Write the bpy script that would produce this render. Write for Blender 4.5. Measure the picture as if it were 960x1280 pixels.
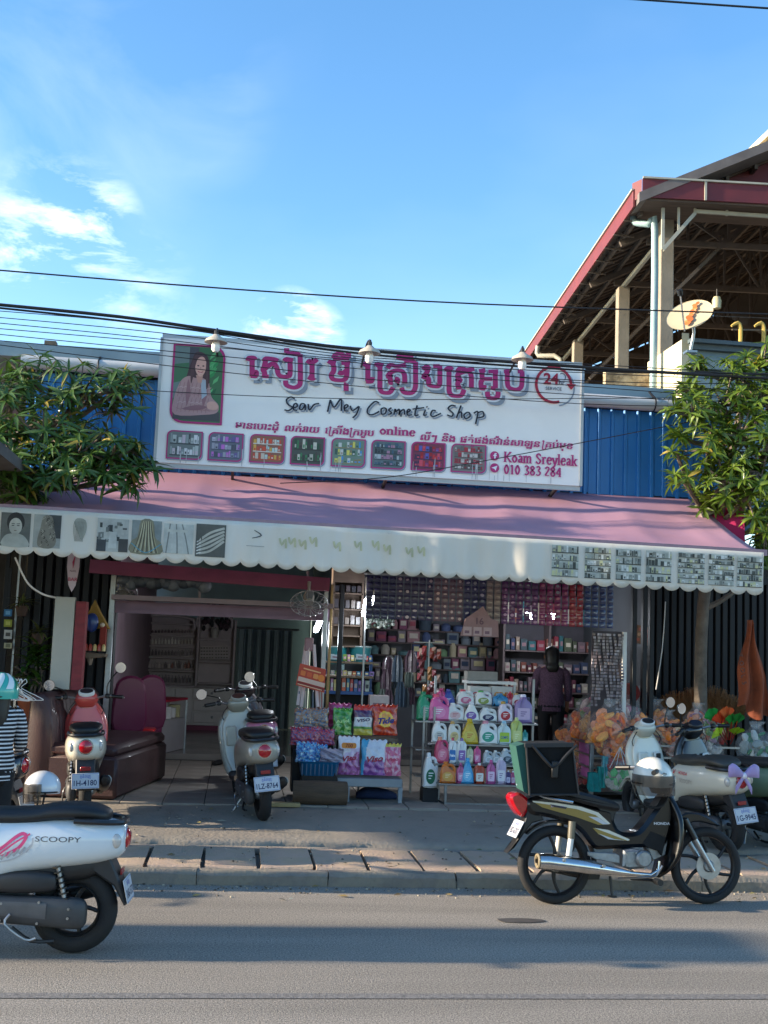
import bpy, bmesh, math, random
from mathutils import noise as NZ, Vector as V, Matrix as MX, Euler
for _o in list(bpy.data.objects): bpy.data.objects.remove(_o)
SC=bpy.context.scene; COL=SC.collection; R=math.radians; PI=math.pi
rng=random.Random(7)
# ---------------- camera ----------------
F,CX,CY,CH,CAMY=1450.,480.,640.,1.85,-9.15
ROLL,PITCH,YAW=R(2.2),R(6.6),R(7.0)
def ray(px,py):
    u=(px-CX)/F; v=(CY-py)/F
    x=u*math.cos(ROLL)-v*math.sin(ROLL); y=u*math.sin(ROLL)+v*math.cos(ROLL)
    dy=math.cos(PITCH)-y*math.sin(PITCH); dz=math.sin(PITCH)+y*math.cos(PITCH)
    return V((x*math.cos(YAW)+dy*math.sin(YAW),-x*math.sin(YAW)+dy*math.cos(YAW),dz))
def at(px,py,Y):      # a point of the place at depth Y, read off the photograph
    d=ray(px,py); return V((0,CAMY,CH))+d*((Y-CAMY)/d.y)
def atz(px,py,z):
    d=ray(px,py); return V((0,CAMY,CH))+d*((z-CH)/d.z)
def mpp(Y): return (Y-CAMY)/F
cd=bpy.data.cameras.new('camera'); cam=bpy.data.objects.new('camera',cd); COL.objects.link(cam)
cd.sensor_fit='VERTICAL'; cd.sensor_height=36; cd.lens=36*F/1280; cd.clip_start=.1; cd.clip_end=5000
fw=V((math.sin(YAW)*math.cos(PITCH),math.cos(YAW)*math.cos(PITCH),math.sin(PITCH)))
r0=V((math.cos(YAW),-math.sin(YAW),0)); u0=r0.cross(fw)
rt=r0*math.cos(ROLL)+u0*math.sin(ROLL); up=u0*math.cos(ROLL)-r0*math.sin(ROLL)
cam.matrix_world=MX(((rt.x,up.x,-fw.x,0),(rt.y,up.y,-fw.y,CAMY),(rt.z,up.z,-fw.z,CH),(0,0,0,1)))
SC.camera=cam
# ---------------- light ----------------
SUN_AZ,SUN_EL=R(270),R(16)      # azimuth clockwise from +Y
w=bpy.data.worlds.new('World'); SC.world=w; w.use_nodes=True
nt=w.node_tree; N=nt.nodes; L=nt.links
sky=N.new('ShaderNodeTexSky'); sky.sky_type='NISHITA'; sky.sun_disc=False; sky.sun_elevation=SUN_EL; sky.sun_rotation=SUN_AZ
sky.air_density=1.0; sky.dust_density=.3; sky.ozone_density=2.2; sky.altitude=50
bg=N['Background']; bg.inputs[1].default_value=.09
tc=N.new('ShaderNodeTexCoord'); mp=N.new('ShaderNodeMapping'); mp.inputs['Scale'].default_value=(1.0,1.0,2.6)
L.new(tc.outputs['Generated'],mp.inputs[0])
def wn(scale,detail,rough,lo,hi,dist=0):
    n=N.new('ShaderNodeTexNoise'); n.inputs['Scale'].default_value=scale; n.inputs['Detail'].default_value=detail
    n.inputs['Roughness'].default_value=rough; n.inputs['Distortion'].default_value=dist; L.new(mp.outputs[0],n.inputs['Vector'])
    m=N.new('ShaderNodeMapRange'); m.inputs[1].default_value=lo; m.inputs[2].default_value=hi; L.new(n.outputs[0],m.inputs[0]); return m
def wblob(d,r,pw=1.0):          # a cloud bank in the direction d
    dp=N.new('ShaderNodeVectorMath'); dp.operation='DISTANCE'; L.new(tc.outputs['Generated'],dp.inputs[0]); dp.inputs[1].default_value=d.normalized()
    m=N.new('ShaderNodeMapRange'); m.inputs[1].default_value=r; m.inputs[2].default_value=0; L.new(dp.outputs['Value'],m.inputs[0]); return m
def wm(op,a,b):
    m=N.new('ShaderNodeMath'); m.operation=op; m.use_clamp=True
    for i,q in enumerate((a,b)):
        if isinstance(q,(int,float)): m.inputs[i].default_value=q
        else: L.new(q.outputs[0],m.inputs[i])
    return m
fine=wn(11,9,.62,.47,.66,.3); wisp=wn(2.6,7,.55,.42,.75,.8); wide=wn(1.3,5,.5,.5,.8)
cl=None
for px,py,r,k in ((75,285,.07,.45),(115,280,.045,.45),(25,305,.05,.35),(160,365,.06,.25),(362,412,.038,1.3),(395,415,.028,1.0),(315,425,.025,.4)):
    b=wm('MULTIPLY',wblob(ray(px,py),r),k*1.4); cl=b if cl is None else wm('ADD',cl,b)
c1=wm('MULTIPLY',cl,fine)
wl=None
for px,py,r in ((90,40,.2),(30,110,.16),(260,150,.06),(180,90,.12)):
    b=wblob(ray(px,py),r); wl=b if wl is None else wm('ADD',wl,b)
c2=wm('MULTIPLY',wm('MULTIPLY',wl,wisp),.2); c3=wm('MULTIPLY',wide,.10)
tot=wm('ADD',wm('ADD',c1,c2),c3)
mx=N.new('ShaderNodeMixRGB'); L.new(tot.outputs[0],mx.inputs[0])
hs=N.new('ShaderNodeHueSaturation'); hs.inputs['Saturation'].default_value=1.2; L.new(sky.outputs[0],hs.inputs['Color'])
L.new(hs.outputs[0],mx.inputs[1]); mx.inputs[2].default_value=(5.4,5.7,6.3,1); L.new(mx.outputs[0],bg.inputs[0])
sl=bpy.data.lights.new('sun','SUN'); sl.energy=2.9; sl.angle=R(.9); sl.color=(1,.83,.62)
so=bpy.data.objects.new('sun',sl); COL.objects.link(so)
sd=V((math.sin(SUN_AZ)*math.cos(SUN_EL),math.cos(SUN_AZ)*math.cos(SUN_EL),math.sin(SUN_EL)))
so.rotation_euler=sd.to_track_quat('Z','Y').to_euler(); so.location=sd*60
SC.view_settings.view_transform='Standard'; SC.view_settings.look='None'; SC.view_settings.exposure=2.12; SC.view_settings.gamma=1
# ---------------- materials ----------------
def lin(c):
    if isinstance(c,str): c=tuple(int(c[i:i+2],16)/255 for i in (0,2,4))
    return tuple((x/12.92 if x<=.04045 else ((x+.055)/1.055)**2.4) for x in c[:3])
MATS={}
def mat(name,col=None,rough=.5,metal=0,var=.12,scale=6,bump=0,bscale=40,coat=0,emit=0,alpha=1,trans=0,sheen=0,stretch=(1,1,1),col2=None,spec=.5,streak=0):
    if name in MATS: return MATS[name]
    m=bpy.data.materials.new(name); m.use_nodes=True; t=m.node_tree; n=t.nodes; l=t.links; b=n['Principled BSDF']
    b.inputs['Roughness'].default_value=rough; b.inputs['Metallic'].default_value=metal
    b.inputs['Coat Weight'].default_value=coat; b.inputs['Coat Roughness'].default_value=.06; b.inputs['Specular IOR Level'].default_value=spec
    if sheen: b.inputs['Sheen Weight'].default_value=sheen
    tcn=n.new('ShaderNodeTexCoord'); mpn=n.new('ShaderNodeMapping'); mpn.inputs['Scale'].default_value=stretch; l.new(tcn.outputs['Object'],mpn.inputs[0])
    no=n.new('ShaderNodeTexNoise'); no.inputs['Scale'].default_value=scale; no.inputs['Detail'].default_value=6; no.inputs['Roughness'].default_value=.6; l.new(mpn.outputs[0],no.inputs['Vector'])
    if col is None:
        at_=n.new('ShaderNodeAttribute'); at_.attribute_name='Col'; src=at_.outputs['Color']
    else:
        rg=n.new('ShaderNodeRGB'); rg.outputs[0].default_value=(*lin(col),1); src=rg.outputs[0]
    if col2 is not None:
        r2=n.new('ShaderNodeMapRange'); r2.inputs[1].default_value=.42; r2.inputs[2].default_value=.6; l.new(no.outputs[0],r2.inputs[0])
        mm=n.new('ShaderNodeMixRGB'); l.new(r2.outputs[0],mm.inputs[0]); l.new(src,mm.inputs[1]); mm.inputs[2].default_value=(*lin(col2),1); src=mm.outputs[0]
    mr=n.new('ShaderNodeMapRange'); mr.inputs[1].default_value=.3; mr.inputs[2].default_value=.7; mr.inputs[3].default_value=1-var; mr.inputs[4].default_value=1+var*.7; l.new(no.outputs[0],mr.inputs[0])
    vm=n.new('ShaderNodeVectorMath'); vm.operation='SCALE'; l.new(src,vm.inputs[0]); l.new(mr.outputs[0],vm.inputs['Scale'])
    l.new(vm.outputs[0],b.inputs['Base Color'])
    rr=n.new('ShaderNodeMapRange'); rr.inputs[3].default_value=max(0,rough-.08); rr.inputs[4].default_value=min(1,rough+.12); l.new(no.outputs[0],rr.inputs[0]); l.new(rr.outputs[0],b.inputs['Roughness'])
    if bump:
        nb=n.new('ShaderNodeTexNoise'); nb.inputs['Scale'].default_value=bscale; nb.inputs['Detail'].default_value=5; l.new(mpn.outputs[0],nb.inputs['Vector'])
        bp=n.new('ShaderNodeBump'); bp.inputs['Strength'].default_value=bump; bp.inputs['Distance'].default_value=.01; l.new(nb.outputs[0],bp.inputs['Height']); l.new(bp.outputs[0],b.inputs['Normal'])
    if emit: l.new(vm.outputs[0],b.inputs['Emission Color']); b.inputs['Emission Strength'].default_value=emit
    if alpha<1: b.inputs['Alpha'].default_value=alpha
    if trans:
        tr=n.new('ShaderNodeBsdfTranslucent'); l.new(vm.outputs[0],tr.inputs[0]); ms=n.new('ShaderNodeMixShader'); ms.inputs[0].default_value=trans
        l.new(b.outputs[0],ms.inputs[1]); l.new(tr.outputs[0],ms.inputs[2]); l.new(ms.outputs[0],n['Material Output'].inputs[0])
    m['nodes_src']=1; MATS[name]=m; return m
VG=mat('coloured_plastic',None,.32,var=.05,coat=.2)
VM=mat('coloured_matte',None,.8,var=.12,scale=14)
VP=mat('printed_sheet',None,.5,var=.04,scale=30)
VPf=mat('faded_print',None,.75,var=.22,scale=9,trans=.25)
VFOIL=mat('foil_pouch',None,.28,var=.18,scale=16,bump=.5,bscale=26,coat=.5)
VPAINT=mat('vehicle_paint',None,.3,var=.04,coat=.8,scale=4)
VDUST=mat('dusty_plastic',None,.5,var=.25,scale=9)
CHROME=mat('chrome','c8c8c8',.14,1,var=.15,scale=10)
STEEL=mat('brushed_steel','9a9c9e',.38,1,var=.2,scale=12)
ALU=mat('cast_aluminium','8f9294',.45,.75,var=.3,scale=18,bump=.2)
RUB=mat('tyre_rubber','1c1c1d',.8,var=.3,scale=14,bump=.25,bscale=60)
BLK=mat('black_plastic','141517',.42,var=.25,scale=8)
BLKG=mat('gloss_black_paint','04060b',.28,coat=.3,spec=.35,var=.1)
MIRR=mat('mirror_glass','e8f0f8',.03,1,var=0)
REDL=mat('red_lens','a80818',.15,coat=1,var=.15,scale=30)
CLRL=mat('clear_lens','b9b4ae',.15,coat=1,var=.1)
CONC=mat('concrete','8f877c',.9,var=.22,scale=3,bump=.5,bscale=30,col2='7c766e')
CREAM=mat('cream_plaster','c9bfa2',.9,var=.12,scale=2,bump=.2)
WOOD=mat('weathered_wood','6a5b4b',.8,var=.35,scale=5,bump=.4,stretch=(4,4,.6))
BARK=mat('bark','6c6156',.9,var=.35,scale=9,bump=.6,bscale=25)
CABLE=mat('cable_sheath','17181b',.6,var=.1)
DARKM=mat('dark_metal_shutter','14161c',.5,.3,var=.3,scale=3)
WHITEM=mat('white_enamel','d9d8d4',.35,var=.07,scale=5)
BAG=mat('clear_bag','e8e8e8',.12,alpha=.1,var=.05,bump=1.,bscale=14,coat=.6)
GLASS=mat('window_glass','8fa0a8',.04,alpha=.22,var=.05,coat=1)
# ---------------- mesh builder ----------------
def cr(pts,k=4,closed=False):
    P=[V(p) if len(p)==3 else V((p[0],p[1],0)) for p in pts]; n=len(P); out=[]
    if n<3: return P
    m=n if closed else n-1
    for i in range(m):
        if closed: a,b,c,d=P[i-1],P[i],P[(i+1)%n],P[(i+2)%n]
        else: a,b,c,d=P[max(i-1,0)],P[i],P[i+1],P[min(i+2,n-1)]
        for j in range(k):
            t=j/k; out.append(.5*((2*b)+(c-a)*t+(2*a-5*b+4*c-d)*t*t+(3*b-a-3*c+d)*t**3))
    if not closed: out.append(P[-1])
    return out
def crn(rows,k):             # the same for rows of numbers
    n=len(rows); out=[]
    for i in range(n-1):
        a,b,c,d=rows[max(i-1,0)],rows[i],rows[i+1],rows[min(i+2,n-1)]
        for j in range(k):
            t=j/k; out.append(tuple(.5*(2*b[q]+(c[q]-a[q])*t+(2*a[q]-5*b[q]+4*c[q]-d[q])*t*t+(3*b[q]-a[q]-3*c[q]+d[q])*t**3) for q in range(len(b))))
    out.append(tuple(rows[-1])); return out
TXT={}
class MB:
    def __init__(s,col='808080'): s.v=[];s.f=[];s.c=[];s.T=MX(); s.col=col; s.z=0
    def add(s,vs,fs,col=None):
        o=len(s.v); s.v+=[s.T@V(p) for p in vs]; s.f+=[tuple(i+o for i in f) for f in fs]; s.c+=[lin(col or s.col)]*len(fs); return s
    def box(s,c,d,col=None,rz=0,b=0,M=None):
        M=M or (MX.Translation(V(c))@MX.Rotation(rz,4,'Z'))
        x,y,z=d[0]/2,d[1]/2,d[2]/2
        if b:
            b=min(b,x*.9,y*.9,z*.9); vs=[];idx={}
            for sx in(-1,1):
                for sy in(-1,1):
                    for sz in(-1,1):
                        for a in range(3):
                            p=[sx*(x-b),sy*(y-b),sz*(z-b)]; p[a]=(sx*x,sy*y,sz*z)[a]; idx[(sx,sy,sz,a)]=len(vs); vs.append(M@V(p))
            fs=[]
            for a in range(3):
                o=[q for q in range(3) if q!=a]
                for sg in(-1,1):
                    k=[]
                    for (p,q) in((-1,-1),(1,-1),(1,1),(-1,1)):
                        t=[0,0,0]; t[a]=sg; t[o[0]]=p; t[o[1]]=q; k.append(idx[(*t,a)])
                    fs.append(k)
            for a in range(3):
                p_,q_=[q for q in range(3) if q!=a]
                for s1 in(-1,1):
                    for s2 in(-1,1):
                        k=[]
                        for (e,ax) in((-1,p_),(1,p_),(1,q_),(-1,q_)):
                            t=[0,0,0]; t[a]=e; t[p_]=s1; t[q_]=s2; k.append(idx[(*t,ax)])
                        fs.append(k)
            for sx in(-1,1):
                for sy in(-1,1):
                    for sz in(-1,1): fs.append([idx[(sx,sy,sz,a)] for a in range(3)])
            return s.add(vs,fs,col)
        vs=[M@V((i*x,j*y,k*z)) for i in(-1,1) for j in(-1,1) for k in(-1,1)]
        return s.add(vs,[(0,1,3,2),(4,6,7,5),(0,4,5,1),(2,3,7,6),(0,2,6,4),(1,5,7,3)],col)
    def bar(s,p,q,w,h=None,col=None,b=0):
        p,q=V(p),V(q); d=q-p; ln=d.length
        if ln<1e-6: return s
        ro=d.to_track_quat('Z','Y').to_matrix().to_4x4(); return s.box((0,0,0),(w,h or w,ln),col,b=b,M=MX.Translation((p+q)/2)@ro)
    def tube(s,pts,r,n=8,k=1,col=None,cap=True):
        P=cr(pts,k) if k>1 else [V(p) for p in pts]; m=len(P)
        rs=[r]*m if not isinstance(r,(list,tuple)) else [ (lambda t:(r[int(t)]*(1-t%1)+r[min(int(t)+1,len(r)-1)]*(t%1)))(i/(m-1)*(len(r)-1)) for i in range(m)]
        vs=[];fs=[];pr=None
        for i,p in enumerate(P):
            t=(P[min(i+1,m-1)]-P[max(i-1,0)]); t=t.normalized() if t.length>1e-9 else V((0,0,1))
            if pr is None: a=t.orthogonal().normalized()
            else: a=(pr-t*pr.dot(t)); a=a.normalized() if a.length>1e-6 else t.orthogonal().normalized()
            pr=a; b=t.cross(a)
            for j in range(n):
                g=2*PI*j/n; vs.append(p+(a*math.cos(g)+b*math.sin(g))*rs[i])
        for i in range(m-1):
            for j in range(n): fs.append((i*n+j,i*n+(j+1)%n,(i+1)*n+(j+1)%n,(i+1)*n+j))
        if cap: fs.append(tuple(range(n))[::-1]); fs.append(tuple(range((m-1)*n,m*n)))
        return s.add(vs,fs,col)
    def loft(s,rows,n=16,axis='x',k=1,p=1.,col=None,cap=True):
        # rows: (t, ca, cb, ra, rb[, p])
        rows=[tuple(r)+((p,) if len(r)==5 else ()) for r in rows]
        if k>1: rows=crn(rows,k)
        vs=[];fs=[]
        for (t,ca,cb,ra,rb,pp) in rows:
            for j in range(n):
                g=2*PI*(j+.5)/n; c,q=math.cos(g),math.sin(g)
                a=ca+ra*math.copysign(abs(c)**pp,c); b=cb+rb*math.copysign(abs(q)**pp,q)
                vs.append((t,a,b) if axis=='x' else ((a,b,t) if axis=='z' else (b,t,a)))
        m=len(rows)
        for i in range(m-1):
            for j in range(n): fs.append((i*n+j,i*n+(j+1)%n,(i+1)*n+(j+1)%n,(i+1)*n+j))
        if cap: fs.append(tuple(range(n))[::-1]); fs.append(tuple(range((m-1)*n,m*n)))
        return s.add(vs,fs,col)
    def lathe(s,prof,c=(0,0,0),n=20,axis='z',col=None):
        rows=[(z,0,0,max(r,1e-4),max(r,1e-4)) for r,z in prof]; o=s.T; s.T=o@MX.Translation(V(c)); s.loft(rows,n,axis,1,1.,col); s.T=o; return s
    def ball(s,c,r,col=None,n=14,m=9,p=1.):
        r=(r,r,r) if not isinstance(r,(tuple,list)) else r
        rows=[(c[2]-r[2]*math.cos(PI*i/m)*.9999,c[0],c[1],max(1e-4,r[0]*math.sin(PI*i/m)**p),max(1e-4,r[1]*math.sin(PI*i/m)**p)) for i in range(m+1)]
        return s.loft(rows,n,'z',1,1.,col)
    def slab(s,poly,y0,y1,ins=0,col=None,k=0,axis='y'):
        # outline in the xz plane (or xy for axis z) extruded with soft edges
        P=[V((p[0],p[1])) for p in (cr(poly,k,True) if k else [(*q,0) for q in poly])]; n=len(P)
        A=sum(P[i].x*P[(i+1)%n].y-P[(i+1)%n].x*P[i].y for i in range(n))
        if A<0: P=P[::-1]
        def off(d):
            o=[]
            for i in range(n):
                a=(P[i]-P[i-1]); b=(P[(i+1)%n]-P[i]); a=a.normalized() if a.length>1e-9 else V((1,0)); b=b.normalized() if b.length>1e-9 else a
                nn=V((-(a.y+b.y),a.x+b.x)); nn=nn.normalized() if nn.length>1e-6 else V((-a.y,a.x)); o.append(P[i]+nn*d)
            return o
        rings=[(y0,P),(y1,P)] if not ins else [(y0,off(ins)),(y0+math.copysign(ins*.8,y1-y0),P),(y1-math.copysign(ins*.8,y1-y0),P),(y1,off(ins))]
        vs=[]
        for y,q in rings: vs+=[((p.x,y,p.y) if axis=='y' else (p.x,p.y,y)) for p in q]
        fs=[(i*n+j,i*n+(j+1)%n,(i+1)*n+(j+1)%n,(i+1)*n+j) for i in range(len(rings)-1) for j in range(n)]
        fs+=[tuple(range(n))[::-1],tuple(range((len(rings)-1)*n,len(rings)*n))]
        return s.add(vs,fs,col)
    def grid(s,fn,nu,nv,col=None,cf=None):
        o=len(s.v); s.v+=[s.T@V(fn(i/nu,j/nv)) for i in range(nu+1) for j in range(nv+1)]
        for i in range(nu):
            for j in range(nv):
                a=o+i*(nv+1)+j; s.f.append((a,a+nv+1,a+nv+2,a+1)); s.c.append(lin(cf((i+.5)/nu,(j+.5)/nv) if cf else (col or s.col)))
        return s
    def torus(s,c,R_,r,axis='y',n=28,m=10,col=None,rz=None):
        vs=[];fs=[]
        for i in range(n):
            a=2*PI*i/n
            for j in range(m):
                b=2*PI*j/m; q=R_+r*math.cos(b); h=(rz or r)*math.sin(b)
                p=(q*math.cos(a),h,q*math.sin(a)) if axis=='y' else ((q*math.cos(a),q*math.sin(a),h) if axis=='z' else (h,q*math.cos(a),q*math.sin(a)))
                vs.append(V(c)+V(p))
        fs=[(i*m+j,i*m+(j+1)%m,((i+1)%n)*m+(j+1)%m,((i+1)%n)*m+j) for i in range(n) for j in range(m)]
        return s.add(vs,fs,col)
    # ---- flat print in the local xy plane, each layer a hair above the last ----
    def lay(s): s.z+=6e-5; return s.z
    def rect(s,u,v,w,h,col=None): z=s.lay(); return s.add([(u,v,z),(u+w,v,z),(u+w,v+h,z),(u,v+h,z)],[(0,1,2,3)],col)
    def poly(s,pts,col=None,k=0):
        z=s.lay(); P=cr(pts,k,True) if k else [V((p[0],p[1],0)) for p in pts]
        return s.add([(p.x,p.y,z) for p in P],[tuple(range(len(P)))],col)
    def disc(s,u,v,r,col=None,ry=None,n=20): return s.poly([(u+r*math.cos(2*PI*i/n),v+(ry or r)*math.sin(2*PI*i/n)) for i in range(n)],col)
    def rrect(s,u,v,w,h,r,col=None,corners=(1,1,1,1)):
        P=[]
        for (cx,cy,a0,c) in ((u+w,v+h,0,corners[0]),(u,v+h,90,corners[1]),(u,v,180,corners[2]),(u+w,v,270,corners[3])):
            if not c: P.append((cx,cy)); continue
            ox=cx-(r if cx>u else -r); oy=cy-(r if cy>v else -r)
            P+=[(ox+r*math.cos(R(a0+18*i)),oy+r*math.sin(R(a0+18*i))) for i in range(6)]
        return s.poly(P,col)
    def pen(s,pts,wv,wh,col=None,k=5,taper=False):
        z=s.lay(); P=cr(pts,k) if (k>1 and len(pts)>2) else [V((p[0],p[1],0)) for p in pts]; m=len(P); L_=[];R_=[]
        for i,p in enumerate(P):
            t=P[min(i+1,m-1)]-P[max(i-1,0)]; t=t.normalized() if t.length>1e-9 else V((1,0,0))
            w_=wh+(wv-wh)*abs(t.y); w_*=.5
            if taper: w_*=(.45+.55*math.sin(PI*min(1,max(0,(i+.6)/(m+.2)))))
            L_.append((p.x-t.y*w_,p.y+t.x*w_,z)); R_.append((p.x+t.y*w_,p.y-t.x*w_,z))
        return s.add(L_+R_,[(i,i+m,i+m+1,i+1) for i in range(m-1)],col)
    def text(s,t,size,u,v,col=None,shear=0,bold=0,align='LEFT',w=None):
        key=(t,bold)
        if key not in TXT:
            c=bpy.data.curves.new('t','FONT'); c.body=t; c.size=1; c.offset=bold; c.resolution_u=3
            o=bpy.data.objects.new('t',c); COL.objects.link(o); bpy.context.view_layer.update()
            me=bpy.data.meshes.new_from_object(o.evaluated_get(bpy.context.evaluated_depsgraph_get()))
            TXT[key]=([tuple(q.co) for q in me.vertices],[tuple(p.vertices) for p in me.polygons]); bpy.data.objects.remove(o); bpy.data.meshes.remove(me); bpy.data.curves.remove(c)
        vs,fs=TXT[key]
        if not vs: return s
        z=s.lay(); mxx=max(q[0] for q in vs); mn=min(q[0] for q in vs)
        sx=size if w is None else w/(mxx-mn)
        o=u-(0 if align=='LEFT' else (mxx+mn)/2*sx)
        return s.add([(o+q[0]*sx+q[1]*size*shear,v+q[1]*size,z) for q in vs],fs,col)
    def mesh(s,name,mats,sharp=38):
        me=bpy.data.meshes.new(name); me.from_pydata([tuple(v) for v in s.v],[],s.f)
        a=me.color_attributes.new('Col','FLOAT_COLOR','CORNER'); buf=[]
        for f,c in zip(s.f,s.c): buf+= [c[0],c[1],c[2],1.]*len(f)
        a.data.foreach_set('color',buf)
        bm=bmesh.new(); bm.from_mesh(me); bmesh.ops.recalc_face_normals(bm,faces=bm.faces); bm.to_mesh(me); bm.free()
        for m in (mats if isinstance(mats,(list,tuple)) else [mats]): me.materials.append(m)
        me.polygons.foreach_set('use_smooth',[True]*len(me.polygons)); me.update()
        try: me.set_sharp_from_angle(angle=R(sharp))
        except Exception: pass
        return me
    def build(s,name,m=None,parent=None,label=None,sharp=38,kind=None):
        if parent is not None:
            inv=WM[parent.name].inverted()
            if s_world(parent): s.v=[inv@v for v in s.v]
        o=bpy.data.objects.new(name,s.mesh(name,m or VM,sharp)); COL.objects.link(o)
        if parent is not None: o.parent=parent; WM[o.name]=WM[parent.name] if s_world(parent) else WM[parent.name]
        else: WM[o.name]=MX()
        if s_world(parent): WORLD.add(o.name)
        if label: o['label']=label
        if kind: o['kind']=kind
        return o
WM={};WORLD=set()
def s_world(p): return p is not None and p.name in WORLD
def tag(o,label,cat,group=None):
    o['label']=label; o['category']=cat
    if group: o['group']=group
    return o
def thing(name,label,cat,loc=(0,0,0),rz=0,group=None,world=False,lean=0):
    # world=True: the parts are then given in world coordinates
    o=bpy.data.objects.new(name,None); o.empty_display_size=.2; COL.objects.link(o); o.location=loc; o.rotation_euler=(lean,0,rz)
    WM[o.name]=MX.Translation(V(loc))@MX.Rotation(rz,4,'Z')@MX.Rotation(lean,4,'X')
    if world: WORLD.add(o.name)
    return tag(o,label,cat,group)
def solo(name,label,cat,mb,m=None,group=None,sharp=38,base=None):
    # a thing that is one mesh; its origin goes to its foot
    if base is None:
        xs=[v.x for v in mb.v];ys=[v.y for v in mb.v];zs=[v.z for v in mb.v]; base=V(((min(xs)+max(xs))/2,(min(ys)+max(ys))/2,min(zs)))
    mb.v=[v-base for v in mb.v]; o=bpy.data.objects.new(name,mb.mesh(name,m or VM,sharp)); COL.objects.link(o); o.location=base; WM[o.name]=MX.Translation(base)
    return tag(o,label,cat,group)
def struct(name,mb,m,sharp=38):
    o=bpy.data.objects.new(name,mb.mesh(name,m,sharp)); COL.objects.link(o); o['kind']='structure'; WM[o.name]=MX(); return o
def pieces(name,parent,me,places):
    # alike pieces that share one mesh; places are matrices in the parent's frame
    for M in places:
        o=bpy.data.objects.new(name,me); COL.objects.link(o); o.parent=parent; o.matrix_local=M
def dup(root,loc=None,rz=None,label=None,group=None,scale=None):
    r=root.copy(); COL.objects.link(r)
    if loc is not None: r.location=loc
    if rz is not None: r.rotation_euler=(root.rotation_euler[0],0,rz)
    if label: r['label']=label
    if group: r['group']=group
    if scale: r.scale=scale if isinstance(scale,tuple) else (scale,)*3
    def kids(a,b):
        for ch in list(a.children):
            if ch.name.startswith('~'): continue
            c=ch.copy(); COL.objects.link(c); c.parent=b; kids(ch,c)
    kids(root,r); return r
def front(p,scale=1.,rz=0,tilt=0):    # local xy print plane -> upright plane facing the street
    return MX.Translation(V(p))@MX.Rotation(rz,4,'Z')@MX.Rotation(R(90)+tilt,4,'X')@MX.Scale(scale,4)
def T3(x,y,z,rz=0): return MX.Translation(V((x,y,z)))@MX.Rotation(rz,4,'Z')
# ================= the street =================
ASPH=mat('asphalt','948d82',.88,var=.6,scale=60,bump=.9,bscale=150,col2='7d776e')
def tune_asphalt():
    t=ASPH.node_tree; n=t.nodes; l=t.links; b=n['Principled BSDF']; src=b.inputs['Base Color'].links[0].from_socket
    tcn=n.new('ShaderNodeTexCoord'); mp_=n.new('ShaderNodeMapping'); mp_.inputs['Scale'].default_value=(.12,1.3,1); l.new(tcn.outputs['Object'],mp_.inputs[0])
    no=n.new('ShaderNodeTexNoise'); no.inputs['Scale'].default_value=1.6; no.inputs['Detail'].default_value=6; l.new(mp_.outputs[0],no.inputs['Vector'])
    mr=n.new('ShaderNodeMapRange'); mr.inputs[1].default_value=.35; mr.inputs[2].default_value=.65; mr.inputs[3].default_value=.82; mr.inputs[4].default_value=1.12; l.new(no.outputs[0],mr.inputs[0])
    vm=n.new('ShaderNodeVectorMath'); vm.operation='SCALE'; l.new(src,vm.inputs[0]); l.new(mr.outputs[0],vm.inputs['Scale'])
    n2=n.new('ShaderNodeTexNoise'); n2.inputs['Scale'].default_value=95; n2.inputs['Detail'].default_value=2; l.new(tcn.outputs['Object'],n2.inputs['Vector'])
    m2=n.new('ShaderNodeMapRange'); m2.inputs[1].default_value=.36; m2.inputs[2].default_value=.64; m2.inputs[3].default_value=.6; m2.inputs[4].default_value=1.45; l.new(n2.outputs[0],m2.inputs[0])
    v2=n.new('ShaderNodeVectorMath'); v2.operation='SCALE'; l.new(vm.outputs[0],v2.inputs[0]); l.new(m2.outputs[0],v2.inputs['Scale']); l.new(v2.outputs[0],b.inputs['Base Color'])
tune_asphalt()
m=MB(); m.add([(-400,-400,-.03),(400,-400,-.03),(400,400,-.03),(-400,400,-.03)],[(0,1,2,3)]); struct('ground',m,mat('bare_earth','6b5d4c',.95,var=.3,scale=.5))
m=MB(); m.add([(-90,-9.6,0),(90,-9.6,0),(90,.02,0),(-90,.02,0)],[(0,1,2,3)]); struct('road',m,ASPH)
m=MB(); m.add([(-90,-2.83,.004),(90,-2.83,.004),(90,-2.74,.004),(-90,-2.74,.004)],[(0,1,2,3)]); m.T=MX()
_o=struct('road_seam',m,mat('seal_strip','75726e',.85,var=.5,scale=40,bump=.6,bscale=120))
m=MB(); m.poly([(2.05+.17*math.cos(a*.5)*(1+.15*math.sin(a*1.7)),-1.05+.07*math.sin(a*.5)) for a in range(13)]); m.T=MX(); m.v=[v+V((0,0,.005)) for v in m.v]; struct('road_stain',m,mat('oil_stain','4b4743',.6,var=.3))
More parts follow.
